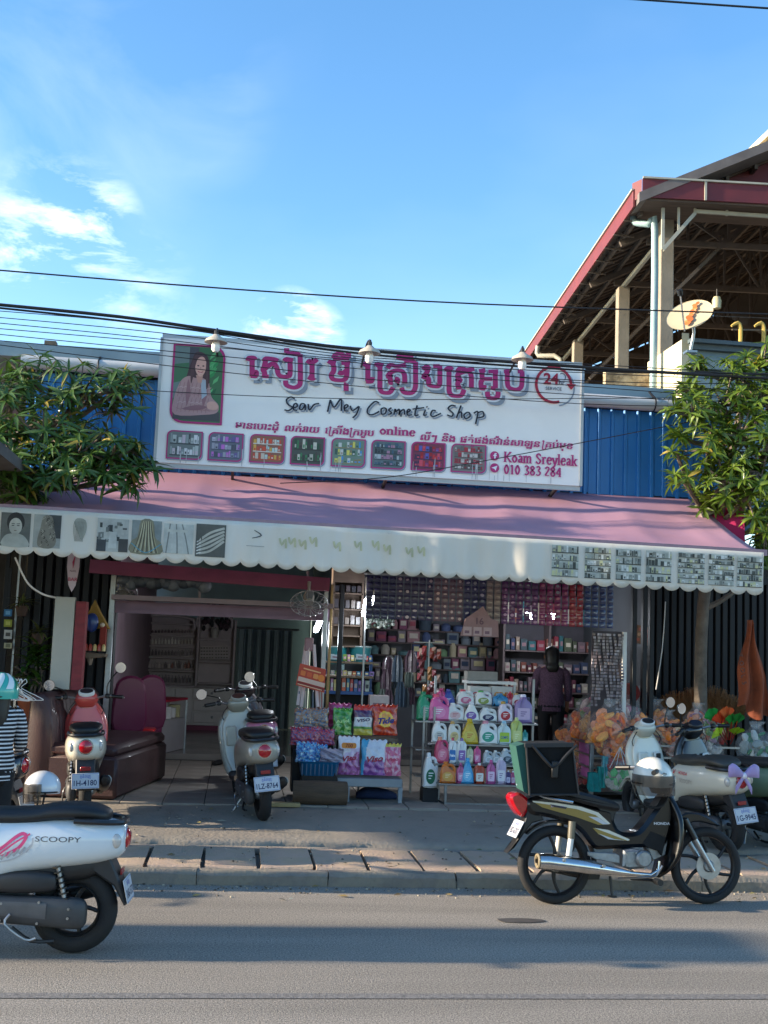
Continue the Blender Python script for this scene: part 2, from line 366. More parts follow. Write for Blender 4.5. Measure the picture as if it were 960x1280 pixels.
# pavement: one body with kerb stones and drain covers as its pieces
KERB=mat('kerb_stone','8a8274',.92,var=.35,scale=5,bump=.9,bscale=35,col2='6d675f')
SLABM=mat('drain_cover','b8a08c',.9,var=.28,scale=3.2,bump=.6,bscale=45,col2='a08d76')
m=MB(); m.box((0,.55,.025),(120,1.06,.05)); m.box((0,1.07,.08),(120,.12,.05)); pav=struct('pavement',m,CONC)
def rough(me,amp,seed):
    r_=random.Random(seed)
    for v in me.vertices: v.co+=V((r_.uniform(-1,1),r_.uniform(-1,1),r_.uniform(-1,1)))*amp
def stone(sx,sy,sz,seed,b=.02,nx=6):
    m=MB(); 
    prof=[(-sy/2,-sz/2),(sy/2,-sz/2),(sy/2,sz/2-b),(sy/2-b,sz/2),(-sy/2+b*1.4,sz/2),(-sy/2,sz/2-b*1.4)]
    vs=[(-sx/2+sx*i/nx,y,z) for i in range(nx+1) for y,z in prof]; n=len(prof)
    fs=[(i*n+j,i*n+(j+1)%n,(i+1)*n+(j+1)%n,(i+1)*n+j) for i in range(nx) for j in range(n)]+[tuple(range(n)),tuple(range(nx*n,nx*n+n))[::-1]]
    m.add(vs,fs); return m
ks=[]
for q in range(4):
    me=stone(.992,.14,.15,q,.022,10).mesh('kerb_stone',KERB); rough(me,.006,q); ks.append(me)
x0=atz(244,1105,.07).x
for i in range(-14,15): pieces('kerb_stone',pav,ks[i%4],[T3(x0+.5+i,.07,.033+rng.uniform(-.004,.004))])
sl_=[]
for q in range(5):
    me=stone(.402,.86,.05,q,.012,5).mesh('drain_cover',SLABM); rough(me,.006,q+9); sl_.append(me)
x1=atz(325,1090,.15).x
for i in range(-22,26):
    M=T3(x1+.2175+.435*i+rng.uniform(-.006,.006),.575+rng.uniform(-.015,.015),.09+rng.uniform(-.006,.006),R(rng.uniform(-.8,.8))); pieces('drain_cover',pav,sl_[i%5],[M])
# terrace: rough concrete ramp with a chipped front edge, then paving tiles
TERR=mat('terrace_concrete','938a7e',.85,var=.3,scale=2.2,bump=.7,bscale=28,col2='7a746a')
m=MB(); r_=random.Random(3); xs=[-12+.12*i for i in range(250)]
ys=[1.13,1.15,1.3,1.7,2.1,2.44]
def tz(y): return .147+.113*(y-1.15)/1.3
edge=[r_.uniform(-.03,.03)+.03*math.sin(i*.31) for i in range(250)]
vs=[];fs=[]
for i,x in enumerate(xs):
    vs.append((x,1.13+edge[i],.06)); vs.append((x,1.14+edge[i],.125+r_.uniform(-.008,.008))); vs.append((x,1.17+edge[i]*.7,.15+r_.uniform(-.006,.003)))
    for y in ys[2:]: vs.append((x,y,tz(y)+r_.uniform(-.004,.004)+.006*math.sin(x*1.7+y*3)))
for i in range(249):
    for j in range(6): a=i*7+j; fs.append((a,a+7,a+8,a+1))
m.add(vs,fs); struct('terrace',m,TERR,60)
TILE=mat('paving_tile','888076',.7,var=.22,scale=2.5,bump=.25,bscale=30)
m=MB(); m.box((-1.5,4.58,.2),(24,4.3,.12)); fl=struct('terrace_floor',m,mat('tile_grout','3f3a36',.95))
tm=[]
for q in range(3): tm.append(MB().box((0,0,0),(.392,.392,.03),b=.004).mesh('paving_tile',TILE))
for i in range(-7,16):
    for j in range(10):
        x=-.02+.4*i; y=2.62+.4*j
        if x<-3.2 or x>5.2 : continue
        pieces('paving_tile',fl,tm[(i*3+j)%3],[T3(x,y,.262+rng.uniform(-.0015,.0015))])
# ================= the shop =================
TEALW=mat('teal_wall_paint','75898e',.8,var=.15,scale=2)
m=MB(); m.box((2,9.4,.17),(7,5.4,.33)); struct('shop_floor',m,mat('glossy_floor_tile','77716c',.18,var=.2,scale=2,spec=.6))
INX0,INX1=-1.42,5.15
T=thing('shop_building','open fronted single storey shop with blue ribbed metal front below the big sign','shop',(2,3.3,0),world=True)
MAUVE=mat('mauve_wall_paint','8c7680',.8,var=.15,scale=2)
MB().box((INX0-.06,8,1.8),(.1,7.6,3.5)).build('side_wall',MAUVE,T)
MB().box((INX1+.06,8,1.8),(.1,7.6,3.5)).build('side_wall',mat('dark_wall','33373d',.8,var=.2),T)
MB().box((1.9,12.1,1.8),(6.8,.1,3.5)).build('back_wall',TEALW,T)
MB().box((1.9,7.9,3.5),(6.8,8.5,.08)).build('ceiling',mat('old_ceiling','7c7880',.9,var=.1),T)
m=MB('ffffff'); m.box((1.38,9.0,1.8),(.08,6,3.3)); m.build('partition_wall',TEALW,T)
m=MB(); y_=3.3
BLUE=mat('blue_sheet_metal','2574b2',.42,.1,var=.16,scale=1.6,stretch=(3,1,.5),coat=.1)
def rib_panel(wd,z0,z1,dep=.024):
    m=MB(); pit=wd/5; prof=[]
    for i in range(5):
        a=i*pit; prof+= [(a,0),(a+pit*.58,0),(a+pit*.66,-dep),(a+pit*.84,-dep),(a+pit*.92,0)]
    prof.append((wd,0)); n=len(prof)
    back=[(x,.012) for x,_ in prof]
    vs=[(x,y,z) for z in (z0,z1) for x,y in prof]+[(x,y,z) for z in (z0,z1) for x,y in back]
    fs=[(i,i+1,n+i+1,n+i) for i in range(n-1)]+[(2*n+i,3*n+i,3*n+i+1,2*n+i+1) for i in range(n-1)]
    return m.add(vs,fs)
bw=MB(); bw.box((1.5,3.5,4.08),(7.7,.08,1.08)); W_=bw.build('front_wall',DARKM,T)
me=rib_panel(.77,3.56,4.62).mesh('blue_panel',BLUE)
for i in range(10):
    o=bpy.data.objects.new('blue_panel',me); COL.objects.link(o); o.parent=T; o.matrix_local=WM[T.name].inverted()@T3(-2.35+.775*i,3.42+(i%2)*.004,0); WM[o.name]=WM[T.name]
m=MB(); m.tube([(-2.4,3.28,4.7),(1.3,3.28,4.69),(5.35,3.28,4.68)],.075,12,4); m.build('gutter_pipe',mat('white_pvc','b9bcbc',.5,var=.12,scale=3),T)
for x in (-1.6,.2,3.2,4.55):
    m=MB(); m.torus((x,3.28,4.69),.083,.008,'x',16,6); m.bar((x,3.28,4.77),(x,3.42,4.86),.02); m.build('gutter_bracket',DARKM,T)
FL=mat('grey_blue_flashing','8c9da3',.5,.2,var=.15,scale=2)
m=MB(); m.slab([(3.35,4.77),(3.35,4.92),(3.5,4.95),(12.4,5.5),(12.4,5.4)],-3.6,-.6); m.v=[V((v.y,v.x,v.z)) for v in m.v]; m.build('roof_sheet',FL,T)
m=MB(); m.slab([(3.5,4.8),(3.5,4.93),(12.4,5.5),(12.4,5.4)],-.5,4.9); m.v=[V((v.y,v.x,v.z)) for v in m.v]; m.build('roof_sheet',FL,T)
m=MB(); m.box((1.5,3.6,4.72),(7.7,.1,.24)); m.build('eaves_board',DARKM,T)
# structural posts and lintels of the open front
PINKL=mat('pink_painted_beam','7d3a55',.6,var=.2,scale=4)
def pxbox(m,x0,y0,x1,y1,Y,d,col=None,b=0):
    p=at((x0+x1)/2,(y0+y1)/2,Y); k=mpp(Y)*1.01; return m.box((p.x,Y+d/2,p.z),((x1-x0)*k,d,(y1-y0)*k),col,b=b)
a=at(113,703,3.3); b_=at(412,724,3.3)
m=MB(); m.bar(a+V((0,0,-.04)),b_+V((0,0,-.06)),.09,.14); m.build('lintel_beam',PINKL,T)
m=MB(); 
for px in (140,250,384): p=at(px,735,3.5); m.box((p.x,3.5,2.45),(.025,.03,.36))
m.box((-.15,3.5,2.26),(2.35,.25,.05)); m.build('loft_shelf',mat('pale_board','85767a',.7,var=.15),T)
a=at(150,752,3.75); b_=at(410,790,3.75)
m=MB(); m.box((-.15,3.78,2.17),(2.35,.3,.12)); m.box((-.15,3.62,2.12),(2.35,.04,.04)); m.build('lintel_beam',mat('mauve_beam','80687a',.7,var=.2,scale=3),T)
for px,pb,wd,mt in ((140,880,.06,STEEL),(407,812,.05,STEEL),(414,812,.03,mat('gold_frame','8a7350',.4,.7,var=.2)),(427,812,.05,DARKM)):
    p=at(px,760,3.5); m=MB(); m.box((p.x,3.5,1.35),(wd,.06,2.3),b=.005); m.build('post',mt,T)
p=at(457,760,3.55); m=MB(); m.box((p.x,3.55,1.4),(.022,.03,2.4),b=.005); m.build('post',STEEL,T)
p=at(792,800,3.4)
for dx in (0,.12,.2): m=MB(); m.box((p.x+dx,3.4,1.5),(.05,.08,2.6),b=.005); m.build('post',DARKM,T)
# dark folding shutters either side
def shutter(name,label,X0,X1,Y,z1,n):
    T=thing(name,label,'shutter',((X0+X1)/2,Y,.28),world=True); wd=(X1-X0)/n
    for i in range(n):
        m=MB(); x=X0+wd*(i+.5); m.slab([(x-wd/2,Y+.03),(x-wd*.3,Y),(x+wd*.3,Y),(x+wd/2,Y+.03),(x+wd*.3,Y+.045),(x-wd*.3,Y+.045)],.28,z1,axis='z'); m.build('slat',DARKM,T)
    MB().box(((X0+X1)/2,Y+.02,z1+.04),(X1-X0,.08,.08)).build('rail',DARKM,T)
shutter('folding_shutter','dark folding metal shutter behind the brown broom heads on the right',4.78,6.4,4.0,2.75,18)
shutter('folding_shutter','narrow dark folding shutter between the brown sofa and the shop post',-2.35,-1.32,4.1,2.9,10)
# ================= the sign =================
YS=2.9
def sp(px,py): p=at(px,py,YS); return (p.x,p.z)
S=thing('shop_sign','wide white sign board with big pink lettering and a portrait above the awning','sign',(1.33,YS+.1,3.64),world=True)
bl=sp(193,581); tr_=sp(728,458); br=sp(726,604); tl=sp(203,422)
SX0,SX1=bl[0],br[0]; SZ0,SZ1=(bl[1]+br[1])/2,(tl[1]+tr_[1])/2
SIGN=mat('sign_vinyl','efece6',.5,var=.05,scale=2,coat=.1)
MB().box(((SX0+SX1)/2,YS+.045,(SZ0+SZ1)/2),(SX1-SX0,.08,SZ1-SZ0)).build('panel',SIGN,S)
m=MB()
for (xa,za,xb,zb) in ((SX0,SZ0,SX1,SZ0),(SX0,SZ1,SX1,SZ1),(SX0,SZ0,SX0,SZ1),(SX1,SZ0,SX1,SZ1)): m.bar((xa,YS+.04,za),(xb,YS+.04,zb),.03,.1)
m.build('frame',mat('sign_frame_metal','a5a7a8',.4,.5,var=.1),S)
for px in (290,480,690):
    p=at(px,606,YS+.3); m=MB(); m.bar((p.x,YS+.1,SZ0-.02),(p.x,YS+.5,SZ0-.1),.03); m.build('bracket',DARKM,S)
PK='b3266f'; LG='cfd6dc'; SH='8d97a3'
def on_sign(): m=MB(); m.T=front((0,YS-.006,0)); return m
def strokes(list_,conv,wv,wh,passes,name,k=5):
    m=on_sign()
    for (dx,dy,ex,col) in passes:
        m.z+=2e-4
        for s_ in list_:
            m.pen([(lambda q:(q[0]+dx,q[1]+dy))(sp(*conv(*q))) for q in s_],wv+ex,wh+ex,col,k)
    return m.build(name,VP,S)
kpx=mpp(YS)
c1=lambda X,Y:(290+X/5.053,430+Y/5.053)
c2_=lambda X,Y:(450+X/4.364,430+Y/4.364)
t1=[[(100,108),(108,90),(135,88),(150,102)],[(127,95),(127,150),(127,207)],[(118,204),(150,204),(153,180),(143,176)],
[(203,112),(215,93),(262,97),(292,108)],[(212,105),(205,140),(196,165),(205,180),(205,207)],[(192,204),(232,206)],[(200,165),(230,140),(262,125),(282,150),(292,190),(310,205),(350,207),(366,190),(366,110)],[(330,112),(345,97),(385,104)],
[(345,28),(345,58)],[(340,58),(395,62),(430,70)],[(430,66),(431,150),(431,225),(425,262),(390,277),(345,262),(338,232)],
[(477,125),(490,108),(510,118),(538,97)],[(505,118),(505,215)],[(480,210),(505,222),(522,214)],
[(612,128),(625,113),(655,122)],[(634,118),(642,150),(640,175),(626,200),(640,225),(690,231),(715,222),(725,190),(725,122)],[(690,122),(745,120)],[(672,178),(690,188),(718,172)],
[(640,92),(655,68),(690,66),(738,92)],[(638,90),(740,94)],[(735,55),(735,90)],[(706,256),(722,256)],[(720,254),(720,298)]]
t2=[[(18,122),(32,108),(58,114)],[(42,114),(42,205)],[(32,207),(62,205),(66,182)],
[(83,122),(98,110),(126,118)],[(108,116),(108,200),(108,240),(120,264),(160,266),(180,238)],
[(150,134),(165,115),(200,122),(250,116)],[(158,212),(178,216)],[(165,215),(164,190),(152,176),(175,152),(215,146),(240,165),(243,216)],[(190,188),(205,196),(200,214)],
[(200,78),(225,65),(290,78)],[(198,76),(245,84),(290,82)],[(268,50),(274,80)],[(240,92),(280,94),(302,104)],[(302,100),(302,180),(300,240),(280,268),(240,266),(225,240)],
[(343,122),(358,138),(378,120)],[(372,124),(362,160),(345,182),(372,190),(374,222),(400,232),(430,228),(434,190),(434,120)],[(398,122),(434,122)],
[(464,148),(482,132),(506,140)],[(484,138),(484,230),(488,268),(510,284),(550,282),(566,250)],
[(528,158),(545,134),(580,142),(622,138)],[(542,150),(530,180),(545,198),(532,215),(535,240)],[(525,240),(552,238)],[(545,160),(580,152),(604,170),(606,242)],
[(648,150),(682,144)],[(666,148),(664,180),(672,196)],[(650,240),(672,244),(676,225)],[(668,196),(658,210),(660,240)],[(672,192),(720,192)],[(698,152),(752,150)],[(736,150),(737,242)],[(712,240),(738,246)],
[(693,262),(698,290),(725,298),(748,290),(752,262)],
[(783,152),(815,150)],[(802,150),(802,210),(812,240),(850,250),(876,238),(882,200),(882,150)],[(858,152),(890,150)]]
c1i=lambda q:c1(*q)
tt=[[c1(*q) for q in s_] for s_ in t1]+[[c2_(*q) for q in s_] for s_ in t2]
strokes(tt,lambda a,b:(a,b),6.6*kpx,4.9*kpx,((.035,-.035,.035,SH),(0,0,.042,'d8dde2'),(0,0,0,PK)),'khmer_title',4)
c3=lambda X,Y:(340+X/3.43,490+Y/3.43)
sc_=[[(97,30),(80,22),(62,35),(70,55),(87,66),(72,80),(53,77)],[(92,70),(108,62),(104,50),(94,55),(92,75),(108,80)],[(140,52),(125,52),(118,72),(130,75),(142,55),(142,78)],[(155,52),(160,78),(180,55),(202,50)],
[(238,86),(250,34)],[(250,34),(266,66),(296,30),(297,82)],[(310,72),(325,62),(320,55),(310,62),(312,80),(328,82)],[(335,60),(345,80),(372,62)],[(374,62),(362,95),(345,112)],
[(458,48),(440,42),(412,70),(410,92),(430,98),(460,84)],[(480,68),(468,75),(470,95),(485,92),(490,75),(480,68)],[(512,68),(500,78),(512,90),(498,98)],[(522,98),(528,74),(530,85),(545,75),(545,98),(550,85),(565,76),(568,98)],
[(578,90),(592,80),(585,75),(578,85),(582,100),(600,98)],[(622,58),(612,100),(628,98)],[(602,74),(652,68)],[(657,78),(650,100),(664,98)],[(662,62),(665,67)],[(702,82),(688,80),(680,98),(692,106),(724,92)],
[(787,62),(770,58),(755,72),(775,92),(770,105),(750,99)],[(810,58),(790,112)],[(795,96),(810,86),(813,112)],[(835,88),(822,100),(830,115),(848,105),(845,90),(835,88)],[(864,92),(882,86),(872,138)],[(880,90),(902,85),(906,105),(880,112)]]
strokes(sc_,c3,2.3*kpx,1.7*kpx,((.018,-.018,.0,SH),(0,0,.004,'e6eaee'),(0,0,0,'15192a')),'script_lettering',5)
# small line: kh = Khmer, lettering as on the board
def dirv(xa,ya,xb,yb):
    a=sp(xa,ya); b=sp(xb,yb); return a,b
RO=[[(0,.62),(.12,.7),(.22,.6)],[(.14,.62),(.14,-.05),(.2,-.2),(.45,-.2),(.52,-.02)]]
def khline(m,toks,x0,y0,x1,size,col,sl=0):
    # toks: list of (kind, text); laid out along the board from x0 to x1
    ws=[]
    for k_,t in toks:
        if k_=='R': ws.append(.26)
        elif k_=='s': ws.append(0)
        else:
            MBt=MB(); MBt.text(t,1,0,0); ws.append(max(v.x for v in MBt.v)+.06 if MBt.v else .3)
        if k_=='_': ws[-1]=.35
    s_=(x1-x0)/sum(ws); u=x0; prev=0; i0=len(m.v)
    for (k_,t),wd in zip(toks,ws):
        y=y0+(u-x0)*sl
        if k_=='R':
            for q in RO: m.pen([(u+(a+.16*b)*size*.9,y+b*size) for a,b in q],size*.13,size*.09,col,3)
        elif k_=='s':
            for dx in (-.003,.003): m.text(t,size*.5,u-prev*s_*.7+dx,y-size*.45,col,.18,0)
        elif k_!='_':
            q=MB(); q.text(t,1,0,0); x0_=min(v.x for v in q.v); x1_=max(v.x for v in q.v); sxx=s_*.97
            for dx in (-.0045,-.0015,.0015,.0045): m.add([(u+dx+v.x*sxx+v.y*size*.18,y+v.y*size,zz_) for zz_ in (m.lay(),) for v in q.v],q.f,col)
        prev=wd; u+=wd*s_
    xm=max(v.x for v in m.v[i0:]); kf=(x1-x0)/(xm-x0)
    for v in m.v[i0:]: v.x=x0+(v.x-x0)*kf
m=on_sign(); m.z=3e-4; a=sp(293,535); b=sp(468,546)
khline(m,[('t','មានេបាះដុំ'),('_',''),('t','លក់រាយ'),('_',''),('t','េ'),('R',''),('t','គាីង'),('R',''),('t','កអូប')],a[0],a[1],b[0],.105,PK)
a=sp(524,550); b=sp(716,556)
khline(m,[('t','ល'),('s','ប'),('t','ីៗ'),('_',''),('t','និង'),('_',''),('t','ផ'),('s','ត'),('t','ត់ផ'),('s','គ'),('t','ង់ឥវ៉ាន់សាឡន'),('R',''),('t','គប់មុខ')],a[0],a[1],b[0],.105,PK)
m.build('khmer_line',VP,S)
SER={'K':(.78,[[(.16,0),(.16,.7)],[(.66,.7),(.24,.32)],[(.3,.38),(.68,0)],'.16,0','.16,.7','.64,.7','.68,0']),
'S':(.62,[[(.5,.58),(.32,.71),(.12,.56),(.3,.37),(.5,.2),(.32,-.01),(.08,.12)],'.5,.6v','.09,.1v']),
'o':(.56,[[(.28,.48),(.09,.24),(.28,-.01),(.47,.24),(.28,.48)]]),
'a':(.52,[[(.12,.4),(.28,.48),(.38,.36),(.38,.02)],[(.38,.28),(.14,.18),(.16,.02),(.38,.1)],'.44,.01']),
'm':(.86,[[(.12,0),(.12,.46)],[(.12,.36),(.27,.48),(.4,.38),(.4,0)],[(.4,.36),(.56,.48),(.7,.38),(.7,0)],'.12,0','.4,0','.7,0','.08,.46']),
'r':(.46,[[(.14,0),(.14,.46)],[(.14,.34),(.26,.47),(.4,.42)],'.14,0','.1,.46']),
'e':(.5,[[(.1,.26),(.42,.28),(.36,.46),(.2,.47),(.08,.26),(.14,.04),(.3,-.01),(.43,.1)]]),
'y':(.54,[[(.08,.46),(.28,.02)],[(.48,.46),(.24,-.16),(.08,-.16)],'.1,.46','.46,.46']),
'l':(.3,[[(.14,0),(.14,.74)],'.14,0','.1,.74']),'k':(.56,[[(.13,0),(.13,.74)],[(.46,.46),(.2,.22)],[(.24,.28),(.48,0)],'.13,0','.48,0','.46,.46','.09,.74']),
'n':(.6,[[(.12,0),(.12,.46)],[(.12,.36),(.3,.48),(.44,.38),(.44,0)],'.12,0','.44,0','.08,.46']),'i':(.3,[[(.14,0),(.14,.46)],[(.14,.6),(.14,.7)],'.14,0','.1,.46']),
'0':(.58,[[(.28,.7),(.1,.35),(.28,-.01),(.46,.35),(.28,.7)]]),'1':(.46,[[(.24,0),(.24,.7)],[(.24,.68),(.1,.58)],'.24,0']),
'3':(.54,[[(.1,.6),(.28,.7),(.42,.54),(.24,.38)],[(.24,.38),(.46,.2),(.28,0),(.08,.08)]]),'8':(.56,[[(.28,.7),(.12,.54),(.28,.38),(.46,.18),(.28,-.01),(.1,.18),(.28,.38),(.43,.54),(.28,.7)]]),
'2':(.54,[[(.1,.54),(.26,.7),(.43,.54),(.1,.04)],[(.1,.03),(.46,.03)]]),'4':(.58,[[(.38,0),(.38,.7)],[(.38,.68),(.06,.22)],[(.06,.21),(.5,.21)],'.38,0']),' ':(.3,[])}
def serif(m,t,u,v,size,col,w=None,slope=0):
    tot=sum(SER[c][0] for c in t); sx=size if w is None else w/tot; x=u
    for c in t:
        y=v+(x-u)*slope
        for s_ in SER[c][1]:
            if isinstance(s_,str):
                ver=s_.endswith('v'); a,b=map(float,s_.rstrip('v').split(','))
                if ver: m.pen([(x+a*sx,y+(b-.08)*size),(x+a*sx,y+(b+.08)*size)],.05*size,.05*size,col,1)
                else: m.pen([(x+(a-.13)*sx,y+b*size),(x+(a+.13)*sx,y+b*size)],.06*size,.06*size,col,1)
            else: m.pen([(x+a*sx,y+b*size) for a,b in s_],.17*sx,.075*size,col,4)
        x+=SER[c][0]*sx
m=on_sign(); m.z=3e-4; a=sp(474,543); b=sp(519,545); serif(m,'online',a[0],a[1]+.005,.115,PK,b[0]-a[0])
a=sp(629,577); b=sp(721,581); serif(m,'Koam Sreyleak',a[0],a[1],.15,PK,b[0]-a[0]); a=sp(629,592); b=sp(702,594); serif(m,'010 383 284',a[0],a[1],.14,PK,b[0]-a[0])
for px,py in ((618,570),(618,585)):
    c=sp(px,py); m.disc(c[0],c[1],.05,PK)
    if py==570: m.rect(c[0]-.004,c[1]-.035,.016,.055,'e4e6ea'); m.rect(c[0]-.016,c[1]-.002,.04,.012,'e4e6ea'); m.rect(c[0]-.002,c[1]+.018,.024,.012,'e4e6ea')
    else: m.poly([(c[0]-.034,c[1]),(c[0]+.03,c[1]+.026),(c[0]+.012,c[1]-.03),(c[0]-.002,c[1]-.012)],'e4e6ea')
m.build('contact_lettering',VP,S)
# 24 hour emblem
m=on_sign(); c=sp(692,481); r1=.2
def arc(m,cx,cy,r,a0,a1,w_,col,n=30): m.pen([(cx+r*math.cos(R(a0+(a1-a0)*i/n)),cy+r*math.sin(R(a0+(a1-a0)*i/n))) for i in range(n+1)],w_,w_,col,1)
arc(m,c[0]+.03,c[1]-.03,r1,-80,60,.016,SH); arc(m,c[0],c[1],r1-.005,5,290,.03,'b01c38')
m.poly([(c[0]+.14,c[1]+.02),(c[0]+.25,c[1]+.02),(c[0]+.195,c[1]-.045)],'b01c38')
m.text('24',.17,c[0]-.115,c[1]+.005,'b01c38',0,.03); m.text('hr',.075,c[0]+.055,c[1]+.005,'3c414c',0,.01); m.text('SERVICE',.05,c[0],c[1]-.06,'3c414c',0,.008,'CENTER')
arc(m,c[0]+.09,c[1]+.09,.04,-60,120,.008,'3c414c',10)
m.build('service_emblem',VP,S)
# portrait
def quadmap(px0,py0,px1,py1): a=sp(px0,py1); b=sp(px1,py0); return a[0],a[1],b[0]-a[0],b[1]-a[1]
u,v,w_,h=quadmap(211,427,283,531); v=sp(247,530)[1]; h=sp(247,431)[1]-v
m=on_sign(); m.rrect(u,v,w_,h,.13,PK,(1,0,1,0)); i_=.022; m.rrect(u+i_,v+i_,w_-2*i_,h-2*i_,.12,'3c6b45',(1,0,1,0))
def U(a,b): return (u+i_+a*(w_-2*i_),v+i_+b*(h-2*i_))
def P_(pts,col,k=0): m.poly([U(a,b) for a,b in pts],col,k)
P_([(.0,.99),(.34,.99),(.34,.3),(0,.3)],'6a7c78'); P_([(.0,.75),(.3,.78),(.3,.55),(0,.5)],'3f6d4c'); P_([(.3,.99),(.5,.99),(.45,.5),(.3,.5)],'4c4a50')
for q in range(22):
    a,b=rng.uniform(.45,.82),rng.uniform(.3,.85); P_([(a,b),(a+.1,b+.05),(a+.13,b+.12),(a+.02,b+.06)],rng.choice(['2d8a4c','49a35f','1e5c38','63b070']))
P_([(.02,.02),(.98,.02),(.98,.14),(.6,.18),(.02,.1)],'4b4648')
P_([(.36,.82),(.42,.92),(.55,.93),(.68,.87),(.73,.72),(.74,.5),(.7,.42),(.32,.42),(.26,.55),(.3,.7)],'4a3236',4)
P_([(.06,.08),(.03,.3),(.14,.52),(.3,.6),(.45,.58),(.62,.58),(.74,.5),(.8,.34),(.95,.24),(.93,.14),(.7,.1)],'b08a88',4)
for q in range(16):
    a=.1+.085*(q%8); b=.12+.2*(q//8); m.pen([U(a,b),U(a+.02,b+.1),U(a+.05,b+.2)],.006,.006,'9a6f72',3); m.pen([U(a-.02,b+.05),U(a+.09,b+.03)],.007,.006,'9a6f72',1); m.pen([U(a,b+.12),U(a+.09,b+.14)],.007,.006,'c4a4a0',1)
P_([(.3,.56),(.36,.4),(.3,.2),(.27,.35)],'94686c',3); P_([(.66,.5),(.6,.36),(.64,.2),(.7,.36)],'94686c',3); P_([(.2,.16),(.5,.22),(.72,.2),(.5,.15)],'8a6066',3)
P_([(.56,.56),(.66,.56),(.7,.36),(.6,.3)],'9fa9b4'); P_([(.45,.62),(.6,.62),(.58,.52),(.5,.52)],'c08f80')
P_([(.43,.8),(.48,.87),(.58,.87),(.65,.8),(.64,.68),(.58,.61),(.51,.61),(.44,.68)],'d3a394',4)
for ex in (.49,.595): P_([(ex-.025,.745),(ex,.755),(ex+.025,.745),(ex,.735)],'2c2024',2)
P_([(.5,.665),(.54,.655),(.59,.665),(.545,.645)],'f0e6e4',2); m.pen([U(.49,.67),U(.545,.655),U(.6,.67)],.008,.008,'b0505a',3)
m.pen([U(.54,.73),U(.548,.7)],.008,.006,'b98474',1)
P_([(.4,.86),(.47,.9),(.6,.89),(.66,.84),(.56,.87),(.47,.83),(.42,.7),(.4,.6),(.36,.5),(.34,.7)],'55393c',3); P_([(.66,.83),(.7,.7),(.72,.5),(.68,.44),(.66,.6),(.65,.75)],'55393c',3)
P_([(.72,.26),(.86,.28),(.95,.22),(.9,.17),(.74,.18)],'d0a192',3)
m.build('portrait_print',VP,S)
def shelfpic(m,u,v,w,h,pal,rows,seed,bgc,grey=False):
    r_=random.Random(seed); m.rect(u,v,w,h,bgc); rh=h/rows
    for j in range(rows):
        y=v+j*rh; m.rect(u,y,w,rh*.12,r_.choice(pal[-2:])); x=u+.004
        while x<u+w-.012:
            ww=min(r_.uniform(.015,.045)*w/.35,u+w-x-.004); hh=rh*r_.uniform(.45,.85); m.rect(x,y+rh*.12,ww,hh,r_.choice(pal))
            if r_.random()<.6: m.rect(x+ww*.2,y+rh*.2,ww*.6,hh*.35,r_.choice(pal))
            x+=ww+.004
pals=[(['8f9a98','5c6666','b4bcb8','c7b7bf','454c4e','d7d7d7'],2,'707a78'),(['8a8fa2','6a5c90','c06cc0','b7b3c2','4c4f5c','9a9aa6'],3,'666a78'),(['c9b9a6','b6d0c8','d4a44c','cc4c33','c05038','d8cfc0'],3,'8f5d4a'),
(['3c7d4e','c8c4b2','b4b0a0','2f5038','4f463c','3a3a34'],2,'4c5048'),(['4a90c8','d8cc60','c8c8c0','3d5c50','6c8a70','8a7c58'],3,'6f8478'),(['5f7078','a87c92','3f5c70','b0b8b8','404c50','2c3438'],4,'5c6a6c'),
(['c02c34','8c3c70','5a5aa8','d0485c','402848','a01c28'],3,'7a3048'),(['b0a8a0','6c6460','c8c0b8','8a3038','a82c3c','504844'],4,'7a7470')]
bx=[(207,252),(259,303),(311,355),(362,405),(413,456),(463,506),(513,556),(563,607)]
for i,((xa,xb),(pal,rows,bc)) in enumerate(zip(bx,pals)):
    yt=537+(xa-207)*.0475; yb=573+(xa-207)*.0475; a=sp(xa,yb); b=sp(xb,yb); c=sp(xa,yt); w1=b[0]-a[0]; h1=c[1]-a[1]
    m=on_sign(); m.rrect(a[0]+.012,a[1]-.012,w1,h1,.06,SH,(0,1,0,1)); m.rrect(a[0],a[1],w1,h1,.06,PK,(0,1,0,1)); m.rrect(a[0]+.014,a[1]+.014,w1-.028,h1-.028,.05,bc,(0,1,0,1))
    shelfpic(m,a[0]+.035,a[1]+.035,w1-.07,h1-.06,pal,rows,i+20,bc); m.build('product_print',VP,S)
# ================= awning =================
AW=mat('awning_fabric','bd909f',.55,var=.14,scale=1.2,bump=.35,bscale=3,trans=.12,col2='b28a9c',coat=.15)
A=thing('awning','dusty pink roll out awning with a scalloped printed valance over the shop front','awning',(1.5,3.4,3.6),world=True)
fl_=at(-2,634,1.6); fr=at(953,691,1.6); bl_=V((-2.05,3.42,3.62)); br_=at(866,624,3.42)
def aw(u,v):
    a=bl_.lerp(br_,u); b=fl_.lerp(fr,u); p=a.lerp(b,v)
    p.z+= -.10*math.sin(PI*v)*(.55+.45*math.sin(PI*u)) +.012*math.sin(u*37+v*3)*math.sin(PI*v)+.02*math.sin(u*9-v*4)*math.sin(PI*v)
    p.z+= .012*math.exp(-((u*11)%1-.5)**2*60)*math.sin(PI*v); return p
m=MB(); m.grid(lambda u,v:aw(u,v),90,16); o=m.build('canopy',AW,A,sharp=180); md=o.modifiers.new('t','SOLIDIFY'); md.thickness=.004
m=MB(); m.bar(fl_+V((-.04,0,0)),fr+V((.04,0,0)),.05,.06); m.build('front_bar',mat('awning_bar','8c7480',.4,.4,var=.2),A)
m=MB(); m.tube([bl_+V((0,.05,0)),br_+V((.1,.05,0))],.05,12); m.build('roller_tube',DARKM,A)
